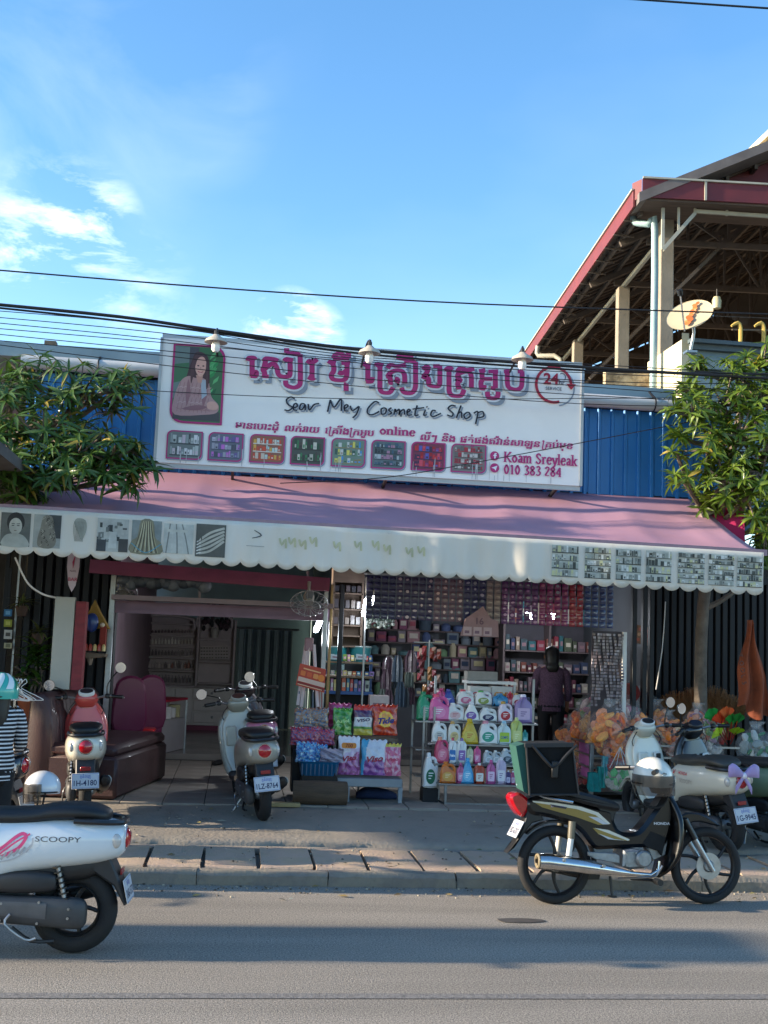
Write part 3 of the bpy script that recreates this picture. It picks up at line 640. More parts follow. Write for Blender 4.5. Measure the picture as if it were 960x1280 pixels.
for u in (.12,.5,.88):
    a=bl_.lerp(br_,u); b=fl_.lerp(fr,u); mid=(a+b)/2+V((.5 if u<.6 else -.5,0,-.25)); m=MB(); m.tube([a+V((0,0,-.12)),mid,b],.022,8); m.build('folding_arm',STEEL,A)
VAL=mat('aged_white_fabric','f1ece0',.8,var=.13,scale=2.2,stretch=(2.5,1,.6),trans=.4,col2='e6e4dc')
NS=43
def val(u,d,off=0):   # u along, d metres down from the bar
    p=fl_.lerp(fr,u); X=u*7.1; env=.25+.75*math.exp(-((u-.52)/.24)**4)
    y=.012*env*math.sin(X*19+math.sin(X*3)*2)+.02*env*math.sin(X*7.3+1)+.008*math.sin(X*2.1)
    return V((p.x,p.y-.03+y*min(1,d*4)-off+.02*d,p.z-d))
m=MB()
def vf(u,v):
    s=abs(math.sin(PI*u*NS)); d=.375+.045*s**.7
    return val(u,v*d)
m.grid(vf,NS*8,8); o=m.build('valance',VAL,A,sharp=180); md=o.modifiers.new('t','SOLIDIFY'); md.thickness=.002
class VPr(MB):
    def map(s,fn): s.v=[fn(p) for p in s.v]; return s
def u_of(px): 
    f=lambda u:fl_.lerp(fr,u); lo,hi=-.1,1.1
    tgt=at(px,640+px*.06,1.6).x; return (tgt-fl_.x)/(fr.x-fl_.x)
def vprint(px0,px1,fn,name,top=.045,bot=.345):
    u0,u1=u_of(px0),u_of(px1); w=(u1-u0)*7.1; h=bot-top; m=VPr(); fn(m,w,h)
    o=m.build(name,VPf,None,sharp=180); me=o.data; bm=bmesh.new(); bm.from_mesh(me)
    for k in range(1,int(w/.02)+1): bmesh.ops.bisect_plane(bm,geom=bm.verts[:]+bm.edges[:]+bm.faces[:],plane_co=(k*.02,0,0),plane_no=(1,0,0))
    bmesh.ops.bisect_plane(bm,geom=bm.verts[:]+bm.edges[:]+bm.faces[:],plane_co=(0,bot-.25,0),plane_no=(0,1,0))
    inv=WM[A.name].inverted()
    for q in bm.verts: q.co=inv@val(u0+q.co.x/7.1,bot-q.co.y,.006+q.co.z*2)
    bm.to_mesh(me); bm.free(); o.parent=A; WM[o.name]=WM[A.name]; WORLD.add(o.name)
def face(m,w,h):
    m.rect(0,0,w,h,'6e706a'); m.poly([(.02,0),(w*.15,h*.3),(w*.4,h*.38),(w*.62,h*.38),(w*.85,h*.28),(w-.01,0)],'b9bab0',3); m.disc(w*.5,h*.72,w*.3,'3c3a38',h*.3); m.disc(w*.5,h*.6,w*.22,'c2c0b4',h*.25)
    for s in(-1,1): m.disc(w*(.5+s*.09),h*.62,w*.05,'55504c',h*.015); m.pen([(w*(.5+s*.03),h*.67),(w*(.5+s*.14),h*.68)],.004,.006,'4b4744',1)
    m.disc(w*.5,h*.47,w*.05,'8a7a74',h*.014); m.rect(w*.42,h*.3,w*.16,h*.1,'bab8ac')
def hair(m,w,h):
    m.rect(0,0,w,h,'a9aba4'); m.rect(w*.55,h*.3,w*.45,h*.7,'4f5150'); m.poly([(w*.35,h*.95),(w*.65,h*.95),(w*.75,h*.6),(w*.85,h*.2),(w*.7,0),(w*.3,.0),(w*.15,h*.15),(w*.25,h*.6)],'8a8578',3)
    for q in range(40): a,b=rng.uniform(.25,.75),rng.uniform(.05,.9); m.pen([(w*a,h*b),(w*(a+.06),h*(b+.03)),(w*(a+.02),h*(b+.07))],.005,.005,rng.choice(['5c584e','b3ae9e','45423c']),2)
def fade(m,w,h):
    m.poly([(w*.4,h*.95),(w*.7,h*.9),(w*.75,h*.6),(w*.6,h*.3),(w*.45,h*.5),(w*.3,h*.8)],'a9aba0',3)
    for q in range(8): m.pen([(w*(.3+.05*q),h*.85),(w*(.28+.05*q),h*.6),(w*(.35+.04*q),h*.25)],.004,.004,'8d8f86',3)
def room(m,w,h):
    m.rect(0,0,w,h,'bcbfb9')
    for q in range(34): m.rect(w*rng.uniform(0,.85),h*rng.uniform(0,.8),w*rng.uniform(.04,.15),h*rng.uniform(.05,.2),rng.choice(['5c605e','7d827e','c6c9c2','484c4c','b2b6b0']))
    m.rect(w*.38,h*.1,w*.25,h*.5,'c9ccc6'); m.rect(0,0,w*.3,h*.35,'4c5052'); m.rect(w*.7,0,w*.3,h*.4,'50504e')
def strands(m,w,h):
    m.rect(0,0,w,h,'8d9694'); m.poly([(w*.3,h),(w*.7,h),(w*.8,h*.5),(w,h*.35),(w,0),(0,0),(0,h*.35),(w*.2,h*.5)],'8f8b74',3)
    for q in range(22): a=q/21; m.pen([(w*(.35+.3*a),h*.98),(w*(.25+.5*a),h*.5),(w*(.08+.84*a),h*.02)],.006,.006,['5a5546','b9b08c','d8d2b4','6f6a58'][q%4],3)
    m.pen([(0,h*.3),(w*.5,h*.02),(w,h*.3)],.008,.008,'62a0b4',4)
def legs(m,w,h):
    m.rect(0,h*.05,w,h*.9,'c4c7c0')
    for q in range(5): m.pen([(w*(.2+.1*q),h*.95),(w*(.15+.15*q),h*.5),(w*(.1+.19*q),h*.05)],.012,.01,['8b8d88','c9cac2'][q%2],3)
    m.rect(w*.1,h*.7,w*.7,h*.08,'c9cabf')
def hand(m,w,h):
    m.rect(0,0,w,h,'64655f')
    for q in range(5): m.pen([(w*.95,h*(.9-.1*q)),(w*.5,h*(.75-.14*q)),(w*.12,h*(.5-.1*q))],.022,.02,'c3c0b2',4); m.pen([(w*.18,h*(.53-.1*q)),(w*.04,h*(.44-.09*q))],.012,.01,'e2e0d8',1)
for (a,b),fn in zip(((3,40),(44,78),(84,118),(123,162),(166,203),(206,243),(246,283)),(face,hair,fade,room,strands,legs,hand)): vprint(a,b,fn,'salon_print')
gp=['c4c6bc','5f645e','8f948c','aab0a6','d0d0a0','e0e2dc','4e534e','7a7f78']
for i,(a,b) in enumerate(((689,722),(730,762),(768,800),(806,838),(846,879),(884,916),(920,951))): vprint(a,b,lambda m,w,h,i=i:shelfpic(m,0,0,w,h,gp,[4,5,4,4,6,6,5][i],i,'bfc3bb'),'shelf_print')
def yl(m,w,h):
    for q,(a,b) in enumerate(((0,.5),(.06,.55),(.13,.5),(.2,.6),(.36,.5),(.5,.55),(.62,.6),(.7,.5),(.85,.45),(.93,.5))): m.pen([(w*a,h*(b+.2)),(w*(a+.015),h*b),(w*(a+.04),h*(b+.18)),(w*(a+.045),h*(b-.1))],.02,.02,'c9c7a4',3)
vprint(350,535,yl,'faded_yellow_lettering'); 
vprint(300,345,lambda m,w,h:(m.pen([(w*.4,h*.9),(w*.6,h*.75),(w*.35,h*.65)],.014,.008,'4c4e50',4,True),m.rect(w*.2,h*.4,w*.5,.004,'8e9090')),'curl_emblem')
# pink end panel of the next awning with its bracket
N_=thing('neighbour_awning','bright pink folded awning end with a metal arm at the right edge','awning',at(905,660,2.9),world=True)
p=[at(*q,2.9) for q in ((886,653),(926,628),(934,688),(925,690))]
m=MB(); m.add([at(884,648,2.9),at(929,624,2.9),at(932,690,2.6),at(905,672,2.7)]+[q+V((0,.02,0)) for q in (at(884,648,2.9),at(929,624,2.9),at(932,690,2.6),at(905,672,2.7))],[(0,1,2,3),(7,6,5,4),(0,4,5,1),(1,5,6,2),(2,6,7,3),(3,7,4,0)]); m.build('panel',mat('pink_tarp','d03870',.6,var=.1,scale=3,trans=.3),N_)
m=MB(); m.bar(at(876,645,2.85),at(930,622,2.85),.07,.05); m.build('arm',mat('galvanised','9d9a90',.5,.5,var=.3,scale=10),N_)
m=MB(); q=at(938,622,2.75); m.box(q,(.11,.05,.13),b=.01); m.build('end_box',mat('grey_box','a3a5a6',.5,var=.1),N_)
# pelmet lamps on the sign
def lamp_at(px,py,lab,a0):
    Y=2.2; p=at(px,py,Y); T=thing('sign_lamp',lab,'lamp',p,group='lamps over the sign')
    m=MB('b0a898'); m.lathe([(.03,.07),(.05,.05),(.1,.02),(.115,-.01),(.11,-.012),(.05,.03),(.02,.04)],n=22); m.build('lamp_shade',mat('lamp_enamel',None,.4,var=.2),T)
    m=MB('e8e8e4'); m.lathe([(.0,-.11),(.025,-.105),(.042,-.08),(.042,-.03),(.03,.02),(.02,.04)],n=16); m.build('bulb',VG,T)
    m=MB(); m.tube([(0,0,.06),(.005,.02,.13),(a0,.2,.14),(a0,.72,.02)],.012,8,3); m.tube([(0,0,.05),(0,0,.11)],.022,8); m.build('arm',BLK,T)
lamp_at(270,427,'beige saucer lamp above the portrait on the sign',0); lamp_at(462,441,'white saucer lamp with pale bulb over the middle of the sign',-.01); lamp_at(653,449,'white lamp on a bent arm over the right end of the sign',.03)
m=on_sign(); m.z=1e-3
for i in range(26):
    x=SX0+.1+(SX1-SX0-.2)*rng.random(); L_=rng.uniform(.05,.22); m.pen([(x,SZ0+.005),(x+rng.uniform(-.004,.004),SZ0+L_*.6),(x,SZ0+L_)],.012*rng.uniform(.4,1),.01,rng.choice(['b4b4b6','bcbab6','aeb0b4']),3,True)
m.build('dirt_streaks',VP,S,kind='stuff')
# ================= overhead cables =================
def cable(pts,Y,r,lab,grp=None,n=6):
    P=[at(x,y,Y) for x,y in pts]; a=P[0]+(P[0]-P[1]).normalized()*14; b=P[-1]+(P[-1]-P[-2]).normalized()*14
    m=MB(); m.tube([a]+cr(P,4)+[b],r,n); solo('overhead_cable',lab,'cable',m,CABLE,grp)
cable([(-10,337),(300,362),(600,380),(970,393)],1.2,.007,'single thin cable crossing the sky well above the sign')
cable([(780,-2),(880,5),(970,11)],.6,.01,'single cable crossing the top right corner of the sky')
cable([(-10,380),(150,396),(270,413),(460,438),(730,459),(890,469),(980,474)],2.5,.017,'thickest bundled cable running along the top of the sign')
cable([(-10,384),(150,401),(290,419),(460,443),(730,463),(880,466)],2.52,.011,'thick cable just under the thickest bundle above the sign')
for i,pt in enumerate([[(-10,388),(200,407),(460,447),(730,455),(960,470)],[(-10,396),(200,416),(460,450),(730,466),(960,476)],[(-10,403),(200,424),(460,455),(730,476),(960,480)],[(-10,410),(200,428),(460,452),(730,479),(960,488)],[(-10,417),(200,438),(460,462),(730,483),(960,500)],[(-10,425),(200,444),(460,474),(730,494),(960,505)],[(-10,430),(200,456),(460,484),(730,505),(960,508)]]):
    cable(pt,2.45+.03*i,.0045,['uppermost thin wire just under the thick bundle','second thin wire down, crossing the portrait top on the sign','third thin wire down, level with the tops of the big letters','middle one of the seven thin wires before the big letters','fifth thin wire down, through the middle of the big letters','sixth thin wire down, at the feet of the big letters','lowest of the seven thin wires across the big letters'][i],'thin wires in front of the sign',5)
cable([(-10,470),(200,489),(460,499),(730,498),(960,497)],2.6,.004,'thin wire crossing the sign just above the script lettering')
m=MB(); m.tube(cr([at(350,604,2.6),at(480,597,2.62),at(600,577,2.65),at(760,547,2.7),at(960,508,2.8)],5),.005,5); solo('overhead_cable','loose thin wire slanting up across the lower right of the sign','cable',m,CABLE)

# grit, leaves and litter along the kerb and on the slabs
r_=random.Random(12); m=MB()
for i in range(900):
    x=r_.uniform(-3,7); k=r_.random(); y=-abs(r_.gauss(0,.16)) if k<.5 else (r_.uniform(.14,1.1) if k<.75 else r_.uniform(1.15,2.4)); z=.004 if k<.5 else (.118 if k<.75 else tz(y)+.006); s_=r_.uniform(.004,.014)
    m.ball((x,y,z),(s_,s_*r_.uniform(.6,1),s_*.6),r_.choice(['6c6358','8c8272','4c453c','a39a88']),5,3)
o=struct('grit',m,VM); o['kind']='stuff'
m=MB()
for i in range(130):
    x=r_.uniform(-3,7); k=r_.random(); y=r_.uniform(-.5,-.02) if k<.4 else (r_.uniform(.15,1.1) if k<.7 else r_.uniform(1.2,2.4)); z=.008 if k<.4 else (.124 if k<.7 else tz(y)+.012); a=r_.uniform(0,6.28); s_=r_.uniform(.02,.05)
    c,q=math.cos(a)*s_,math.sin(a)*s_; m.add([(x-c,y-q,z),(x-q*.35,y+c*.35,z+.01),(x+c,y+q,z+.004),(x+q*.35,y-c*.35,z+.002)],[(0,1,2,3)],r_.choice(['7c6a3c','5c4c30','8c8048','4c5a2c','b0a890']))
o=struct('fallen_leaves',m,VM); o['kind']='stuff'
CRK=mat('crack_line','2c2a28',.95)
for sx,sy,n_,zz in ((-2.,1.5,26,None),(2.2,1.75,22,None)):
    m=MB(); x,y=sx,sy; P=[]
    for i in range(n_): x+=r_.uniform(.06,.16); y+=r_.uniform(-.05,.05); P.append((x,y))
    for i in range(len(P)-1):
        a,b=P[i],P[i+1]; w_=r_.uniform(.002,.006); z=lambda q:(zz if zz else tz(q[1])+.011+.006*math.sin(q[0]*1.7+q[1]*3)); m.add([(a[0],a[1]-w_,z(a)),(b[0],b[1]-w_,z(b)),(b[0],b[1]+w_,z(b)),(a[0],a[1]+w_,z(a))],[(0,1,2,3)])
    struct('pavement_crack' if zz is None else 'road_crack',m,CRK)
# ================= house on the right: open hall under a red trimmed roof =================
HA=at(815,262,6.0); HR=R(-4.6)
H=thing('open_hall_house','tall house with open upper hall under a red edged roof on the right','house',HA,HR)
REDT=mat('dark_red_trim','64232a',.6,var=.2,scale=3); ROOFU=mat('roof_underside','5c4d43',.9,var=.35,scale=2,stretch=(1,8,1)); TRUSS=mat('truss_steel','645a52',.7,.3,var=.2)
PALE=mat('pale_painted_steel','a8a596',.6,var=.15); COLM=mat('concrete_column','8d8374',.9,var=.2,scale=3,bump=.3)
def rz(x): return .12+.47*x if x<5.2 else .12+.47*(10.4-x)
m=MB()
for y0,y1 in ((-.0,13),):
    P=[(-.3,rz(-.3)),(5.2,rz(5.2)),(10.7,rz(10.7))]
    m.slab([(a,b+.05) for a,b in P]+[(a,b-.03) for a,b in P[::-1]],y0,y1)
m.build('roof',mat('roof_sheet_metal','55504d',.7,.2,var=.2,scale=1),H)
# ribbed underside sheets and purlins
m=MB()
for i in range(50):
    y=.15+i*.26
    m.bar((-.2,y,rz(-.2)-.05),(5.15,y,rz(5.15)-.05),.05,.03)
m.build('sheet_ribs',ROOFU,H,kind='stuff')
for i in range(14):
    x=-.15+i*.41; m=MB(); m.bar((x,.0,rz(x)-.1),(x,12.9,rz(x)-.1),.045,.07); m.build('purlin',TRUSS,H)
for y in (1.0,3.0,5.2,7.6,10.2):
    m=MB(); m.bar((-.2,y,rz(-.2)-.18),(5.2,y,rz(5.2)-.18),.06,.09); m.bar((5.2,y,rz(5.2)-.18),(10.5,y,rz(10.5)-.18),.06,.09); m.bar((.2,y,-.1),(10.2,y,-.1),.06,.09)
    for k in range(1,9):
        x=.2+k*.62; m.bar((x,y,-.1),(x,y,rz(x)-.2),.035)
        if k<8: m.bar((x,y,rz(x)-.2),(x+.62,y,-.1),.035) if k%2 else m.bar((x,y,-.1),(x+.62,y,rz(x+.62)-.2),.035)
    m.bar((.3,y,-1.2),(1.9,y,.5),.05)
    m.build('truss',TRUSS,H)
m=MB(); m.slab([(.1,-2.3),(.1,.0),(5.2,2.4),(10,.2),(10,-2.3)],12.5,12.6); m.box((9.6,6.5,-.6),(.15,12.2,5)); m.build('back_wall',mat('dark_render','574c42',.95,var=.3),H)
m=MB(); m.box((5,6.9,-2.25),(10.4,12.2,.2)); m.build('floor',COLM,H)
# side eave: red fascia with clips, upper front fascia and gable
m=MB(); m.box((-.33,6.4,.03),(.03,13.4,.24)); m.build('side_fascia',mat('red_fascia_paint','6c2828',.55,var=.15,scale=2),H)
m=MB()
for i in range(22): y=.2+i*.58; m.bar((-.35,y,-.1),(-.05,y,-.12),.02)
m.build('gutter_clips',TRUSS,H)
m=MB(); m.box((-.355,6.4,.155),(.03,13.4,.025)); m.build('fascia_cap',PALE,H)
m=MB(); m.box((2.9,-.42,.13),(6.3,.03,.26)); m.add([(-.26,-.42,.0),(-.26,-.42,.26),(-.35,-.25,.26),(-.35,-.25,.0)],[(0,1,2,3)]); m.build('front_fascia',REDT,H)
m=MB(); m.box((2.9,-.44,.275),(6.3,.04,.025)); m.build('fascia_cap',PALE,H)
for x in (.62,1.55,2.5,3.45): MB().box((x,-.445,.13),(.03,.02,.27)).build('fascia_clip',PALE,H)
m=MB(); m.slab([(.05,.15),(5.2,rz(5.2)-.05),(10.4,.15)],.2,.26); m.build('gable_board',REDT,H)
m=MB(); m.slab([(-.3,rz(-.3)+.08),(5.2,rz(5.2)+.08),(5.2,rz(5.2)-.06),(-.3,rz(-.3)-.06)],-.45,.02); m.build('rake_board',mat('grey_rake','6e6663',.8,var=.25,scale=4),H)
m=MB(); m.slab([(-.25,-.0),(5.9,.0),(5.9,-.03),(-.25,-.03)],-.4,.3); m.build('soffit',ROOFU,H)
# pale bracket frame under the front fascia
m=MB(); z0=-.17
m.bar((.55,-.2,z0+.1),(6,-.2,z0+.02),.035,.05); 
for x in (.55,1.0,1.6,2.2,2.8,3.4): m.bar((x,-.2,.0),(x,-.2,z0+.06),.03)
m.bar((.1,-.2,-.65),(.55,-.2,-.1),.05); m.bar((.1,-.2,-.65),(.1,-.2,-.05),.04); m.bar((.32,-.2,-.36),(.32,-.2,-.02),.03); m.build('bracket_frame',PALE,H)
hz=HA.z
for y,zt in ((.35,-.02),(2.8,-.25),(6.3,-.2)):
    m=MB(); m.box((.3,y,(zt-4.6)/2),(.19,.19,4.6+zt),b=.01); m.build('column',COLM,H)
m=MB(); m.bar((.3,.35,-.22),(.3,12,-.22),.05,.06); m.build('eaves_beam',PALE,H)
m=MB(); m.tube([(-.2,.25,0),(-.18,.2,-.12),(-.04,.05,-.2),(.05,.02,-.3),(.05,.02,-2.6),(.05,.02,-4.8)],.05,10,3); m.build('downpipe',mat('pale_blue_pipe','8aa3a6',.45,var=.1,scale=3),H)
m=MB(); m.tube([(-.32,7.2,-.1),(-.3,7.2,-.3),(.1,7.0,-.4),(.12,7.0,-1.2)],.05,10,3); m.build('downpipe',PALE,H)
m=MB(); m.tube([(.1,.5,-1.35),(5,.5,-1.3)],.006,5); m.build('stay_wire',TRUSS,H)
p=at(896,378,6.6); T=thing('hall_lamp','small caged lamp hanging in the dark open hall','lamp',p)
MB('b9b08e').lathe([(.0,-.1),(.06,-.09),(.07,.02),(.05,.08),(.0,.09)],n=12).build('lamp_body',VG,T); MB().tube([(0,0,.08),(0,0,.2)],.01,5).build('lamp_stem',BLK,T)
# projecting clad room
B_=thing('clad_extension','pale box room with cream side wall and grey cladding in front of the hall','extension',(7,5.3,3.2),world=True)
m=MB(); m.box((5.72,5.95,4.6),(.1,1.3,2.9)); m.add([(5.67,5.3,6.05),(5.77,5.3,6.05),(5.77,5.3,6.14),(5.67,5.3,6.14)],[(0,1,2,3)]); m.build('side_wall',CREAM,B_)
CL=mat('grey_cladding','6f8084',.5,.1,var=.12,scale=2)
for i in range(9):
    z=5.92-.27*i; m=MB(); m.slab([(5.32,z),(5.27,z-.25),(5.34,z-.26),(5.36,z)],5.78,10.4); m.v=[V((v.y,v.x,v.z)) for v in m.v]; m.build('cladding_board',CL,B_)
m=MB(); m.box((8.1,5.28,6.02),(4.7,.2,.05)); m.box((8.1,5.31,5.96),(4.66,.12,.08)); m.build('ledge',mat('slate_trim','4e5c62',.6,var=.1),B_)
m=MB(); m.box((5.35,6.5,4.9),(.7,.12,1.9)); solo('rough_block_wall','rough tan block wall beside the downpipe behind the gutter','wall',m,mat('rough_tan','8f7c60',.95,var=.4,scale=9,bump=1,bscale=20,col2='a8987c'))
C_=thing('roof_tower','sunlit concrete stair tower top poking above the roof at the far right','tower',at(945,200,13),world=True)
a=at(1010,128,13); m=MB(); m.box((a.x+1.5,a.y+1.5,a.z-1.3),(3,3,2.6)); m.build('wall',mat('block_wall','a79b83',.95,var=.3,scale=2,bump=.6,bscale=8),C_)
m=MB(); m.box((a.x+1.5,a.y+1.5,a.z+.07),(3.2,3.2,.14)); m.build('coping',CREAM,C_)
# satellite dish
D=at(862,394,4.9); nrm=V((-.5,-.62,.6)).normalized(); q=nrm.to_track_quat('Z','Y').to_matrix().to_4x4()
T=thing('satellite_dish','rust streaked cream satellite dish tilted on the corner of the clad room','dish',D,world=False)
m=MB('b5a78a'); m.T=q; pr=[(r,.28*r*r-.02) for r in (0,.08,.16,.24,.28,.3)]+[(.305,.012),(.3,.0)]+[(r,.28*r*r-.035) for r in (.28,.2,.1,0)]; m.lathe(pr,n=32); m.build('reflector',VG,T)
m=MB(); m.T=q
for i in range(14): t=-1+2*i/13; m.disc(.03+t*.03+rng.uniform(-.02,.02),.21*t,rng.uniform(.025,.05),rng.choice(['b8642c','a8521f','c47a3c']),rng.uniform(.02,.05),8)
m.v=[v+q@V((0,0,.012+.28*(q.inverted()@v).xy.length_squared)) for v in m.v]; m.build('rust_streak',VM,T)
m=MB(); m.T=q; m.bar((0,-.33,0),(0,-.1,.42),.018); m.build('feed_arm',STEEL,T); m=MB(); m.T=q; m.tube([(0,-.1,.4),(0,-.08,.47)],.035,10); m.build('feed_horn',BLK,T)
m=MB(); m.tube([(.05,.05,-.03),(.1,.1,-.2),(.06,.12,-.45)],.02,8,3); m.box((.06,.12,-.46),(.14,.14,.03)); m.build('mast',STEEL,T)
for i,(px,lab) in enumerate(((922,'bent yellow bracket on the hall ledge nearer the dish'),(951,'bent yellow bracket on the hall ledge at the photo edge'))):
    p=at(px,428,5.5); m=MB('b59a4e'); m.tube([(p.x+.04,p.y,p.z),(p.x+.04,p.y,p.z+.2),(p.x,p.y,p.z+.27),(p.x-.09,p.y,p.z+.22)],[.03,.03,.03,.015],8,3); solo('bent_bracket',lab,'bracket',m,VM)
m=MB(); m.bar(at(915,412,5.52),at(965,413,5.52),.02); solo('timber_rail','thin timber rail joining the bent yellow brackets','rail',m,WOOD)
# ================= trees =================
LEAFD=mat('leaf_dark','4a6a28',.42,var=.4,scale=3,trans=.3,coat=.15,col2='3f5a22'); LEAFL=mat('leaf_bright','5b7424',.4,var=.4,scale=3,trans=.35,coat=.15,col2='6f8528'); LEAFY=mat('leaf_yellow','a08e3a',.5,var=.25,trans=.3)
def leafmesh(name,L_,W_,droop,mt):
    m=MB(); n=5; rows=[]
    for i in range(n+1):
        t=i/n; w_=W_*math.sin(PI*min(1,t*.97+.03)**.8)**.8*.5; z=-droop*t*t*L_; x=L_*t*(1-.15*droop*t)
        rows.append([(x,-w_,z+w_*.35),(x,0,z),(x,w_,z+w_*.35)])
    vs=[p for r in rows for p in r]; fs=[(i*3+j,i*3+j+3,i*3+j+4,i*3+j+1) for i in range(n) for j in (0,1)]
    return m.add(vs,fs).mesh(name,mt,180)
def leaf_raw(L_,W_,droop): 
    n=3; vs=[]
    for i in range(n+1):
        t=i/n; w_=W_*math.sin(PI*min(1,t*.97+.03)**.8)**.8*.5; z=-droop*t*t*L_; x=L_*t*(1-.15*droop*t); vs+=[(x,-w_,z+w_*.35),(x,0,z),(x,w_,z+w_*.35)]
    return vs,[(i*3+j,i*3+j+3,i*3+j+4,i*3+j+1) for i in range(n) for j in (0,1)]
def tree(name,label,base,trunkpts,tr,clumps,LL,LW,mats,n_sep,seed,dens=1.,yfrac=.03):
    r_=random.Random(seed); T=thing(name,label,'tree',base,world=True)
    m=MB(); m.tube(trunkpts,tr,10,4); m.build('trunk',BARK,T); tp=[V(p) for p in trunkpts]
    ml=[leafmesh('leaf',LL*s,LW*s2,d,mt) for s,s2,d,mt in ((1,1,.35,mats[0]),(.85,1,.6,mats[0]),(1.1,.9,.2,mats[1]),(.9,1.05,.5,mats[1]),(1,1,.7,LEAFY))]
    raw=[leaf_raw(LL,LW,.35),leaf_raw(LL*.9,LW,.6),leaf_raw(LL*1.1,LW*.9,.2)]
    leaves=[]; br=MB()
    for c,rad,nt in clumps:
        src=min(tp,key=lambda p:(p-c).length+abs(p.z-c.z)*.3 + (0 if p.z<c.z+.2 else 1)); mid=(src+c)/2+V((0,0,-.12))+V((r_.uniform(-.1,.1),r_.uniform(-.1,.1),0))
        br.tube([src,mid,c],[.04,.028,.02],6,3)
        for k in range(int(nt*dens)):
            d=V((r_.gauss(0,1),r_.gauss(0,1),r_.gauss(0,.75))).normalized()*rad*(r_.random()**.4); t=c+d
            br.tube([c,c+d*.5+V((0,0,-.05*rad)),t],[.016,.011,.007],4)
            ax=(d.normalized()*.5+V((0,-.25,.75))).normalized(); qq=ax.to_track_quat('Z','Y').to_matrix().to_4x4(); nn=r_.randint(9,14)
            for j in range(nn):
                el=r_.uniform(-.35,.75); M=MX.Translation(t)@qq@MX.Rotation(j*2.4+r_.uniform(-.3,.3),4,'Z')@MX.Rotation(-el,4,'Y')@MX.Rotation(r_.uniform(-.5,.5),4,'X')@MX.Scale(r_.uniform(.65,1.1),4)
                leaves.append((M,r_.random()))
    br.build('branches',BARK,T,kind='stuff')
    leaves.sort(key=lambda q:(q[0].translation.y+r_.uniform(0,.4))); inv=WM[T.name].inverted()
    for i,(M,u) in enumerate(leaves[:n_sep]):
        k=4 if u<yfrac else int(u*997)%4; o=bpy.data.objects.new('leaf',ml[k]); COL.objects.link(o); o.parent=T; o.matrix_local=inv@M
    ms=[MB(),MB(),MB()]
    for M,u in leaves[n_sep:]:
        k=2 if u<yfrac else int(u*997)%2; vs,fs=raw[int(u*3331)%3]; mm=ms[k]; o_=len(mm.v); mm.v+=[M@V(p) for p in vs]; mm.f+=[tuple(a+o_ for a in f) for f in fs]; mm.c+=[(.5,.5,.5)]*len(fs)
    for mm,mt in zip(ms,(mats[0],mats[1],LEAFY)):
        if mm.v: mm.build('foliage',mt,T,kind='stuff',sharp=180)
    return T
def cl_(px,py,Y,r,n): return (at(px,py,Y),r*1.15,n)
tb=atz(48,985,.28); tb=V((-2.55,3.0,.28))
tree('left_tree','long leaved dark green tree spreading over the left end of the awning',tb,[tb,V((-2.5,2.95,1.5)),V((-2.55,2.9,2.6)),V((-2.5,2.85,3.4)),V((-2.2,2.7,3.9))],[.09,.07,.06,.04],
 [cl_(40,478,2.4,.3,11),cl_(100,492,2.3,.3,12),cl_(142,490,2.2,.25,10),cl_(55,545,1.9,.28,10),cl_(12,500,2.2,.3,10),cl_(95,570,1.8,.3,13),cl_(140,575,1.8,.28,13),cl_(178,578,1.9,.16,5),cl_(150,600,1.75,.2,7),cl_(25,580,1.8,.25,10),cl_(62,595,1.8,.2,8),cl_(5,545,1.9,.25,8),cl_(20,618,2.0,.2,6),cl_(120,545,2.0,.2,6),cl_(160,470,2.5,.14,3)],
 .225,.038,(LEAFD,LEAFD),280,5,1.75,.06)
tb=V((5.25,3.55,.28))
tree('right_tree','bright green mango like tree over the right end of the awning',tb,[tb,V((5.22,3.5,1.4)),V((5.2,3.4,2.4)),V((5.3,3.3,3.4)),V((5.5,3.2,4.4)),V((5.6,3.1,5.1))],[.085,.07,.065,.05,.03],
 [cl_(905,505,2.7,.32,11),cl_(925,470,2.9,.28,9),cl_(865,520,2.6,.25,8),cl_(885,560,2.5,.28,9),cl_(925,545,2.4,.32,11),cl_(950,500,2.6,.3,10),cl_(955,455,3.0,.25,7),cl_(905,600,2.4,.25,8),cl_(945,590,2.3,.28,9),cl_(848,545,2.6,.12,3),cl_(852,598,2.5,.12,3),cl_(872,455,2.9,.15,4),cl_(935,620,2.5,.25,7),cl_(955,660,2.7,.25,7),cl_(920,650,3.2,.2,4),cl_(960,560,2.3,.3,9),cl_(862,488,2.8,.14,4),cl_(880,620,2.9,.16,4),cl_(950,640,2.9,.25,6),cl_(970,560,2.6,.35,9),cl_(975,480,2.8,.3,8),cl_(845,565,2.6,.06,1),cl_(955,700,3.3,.2,4)],
 .195,.042,(LEAFL,LEAFL),280,9,1.9,.02)
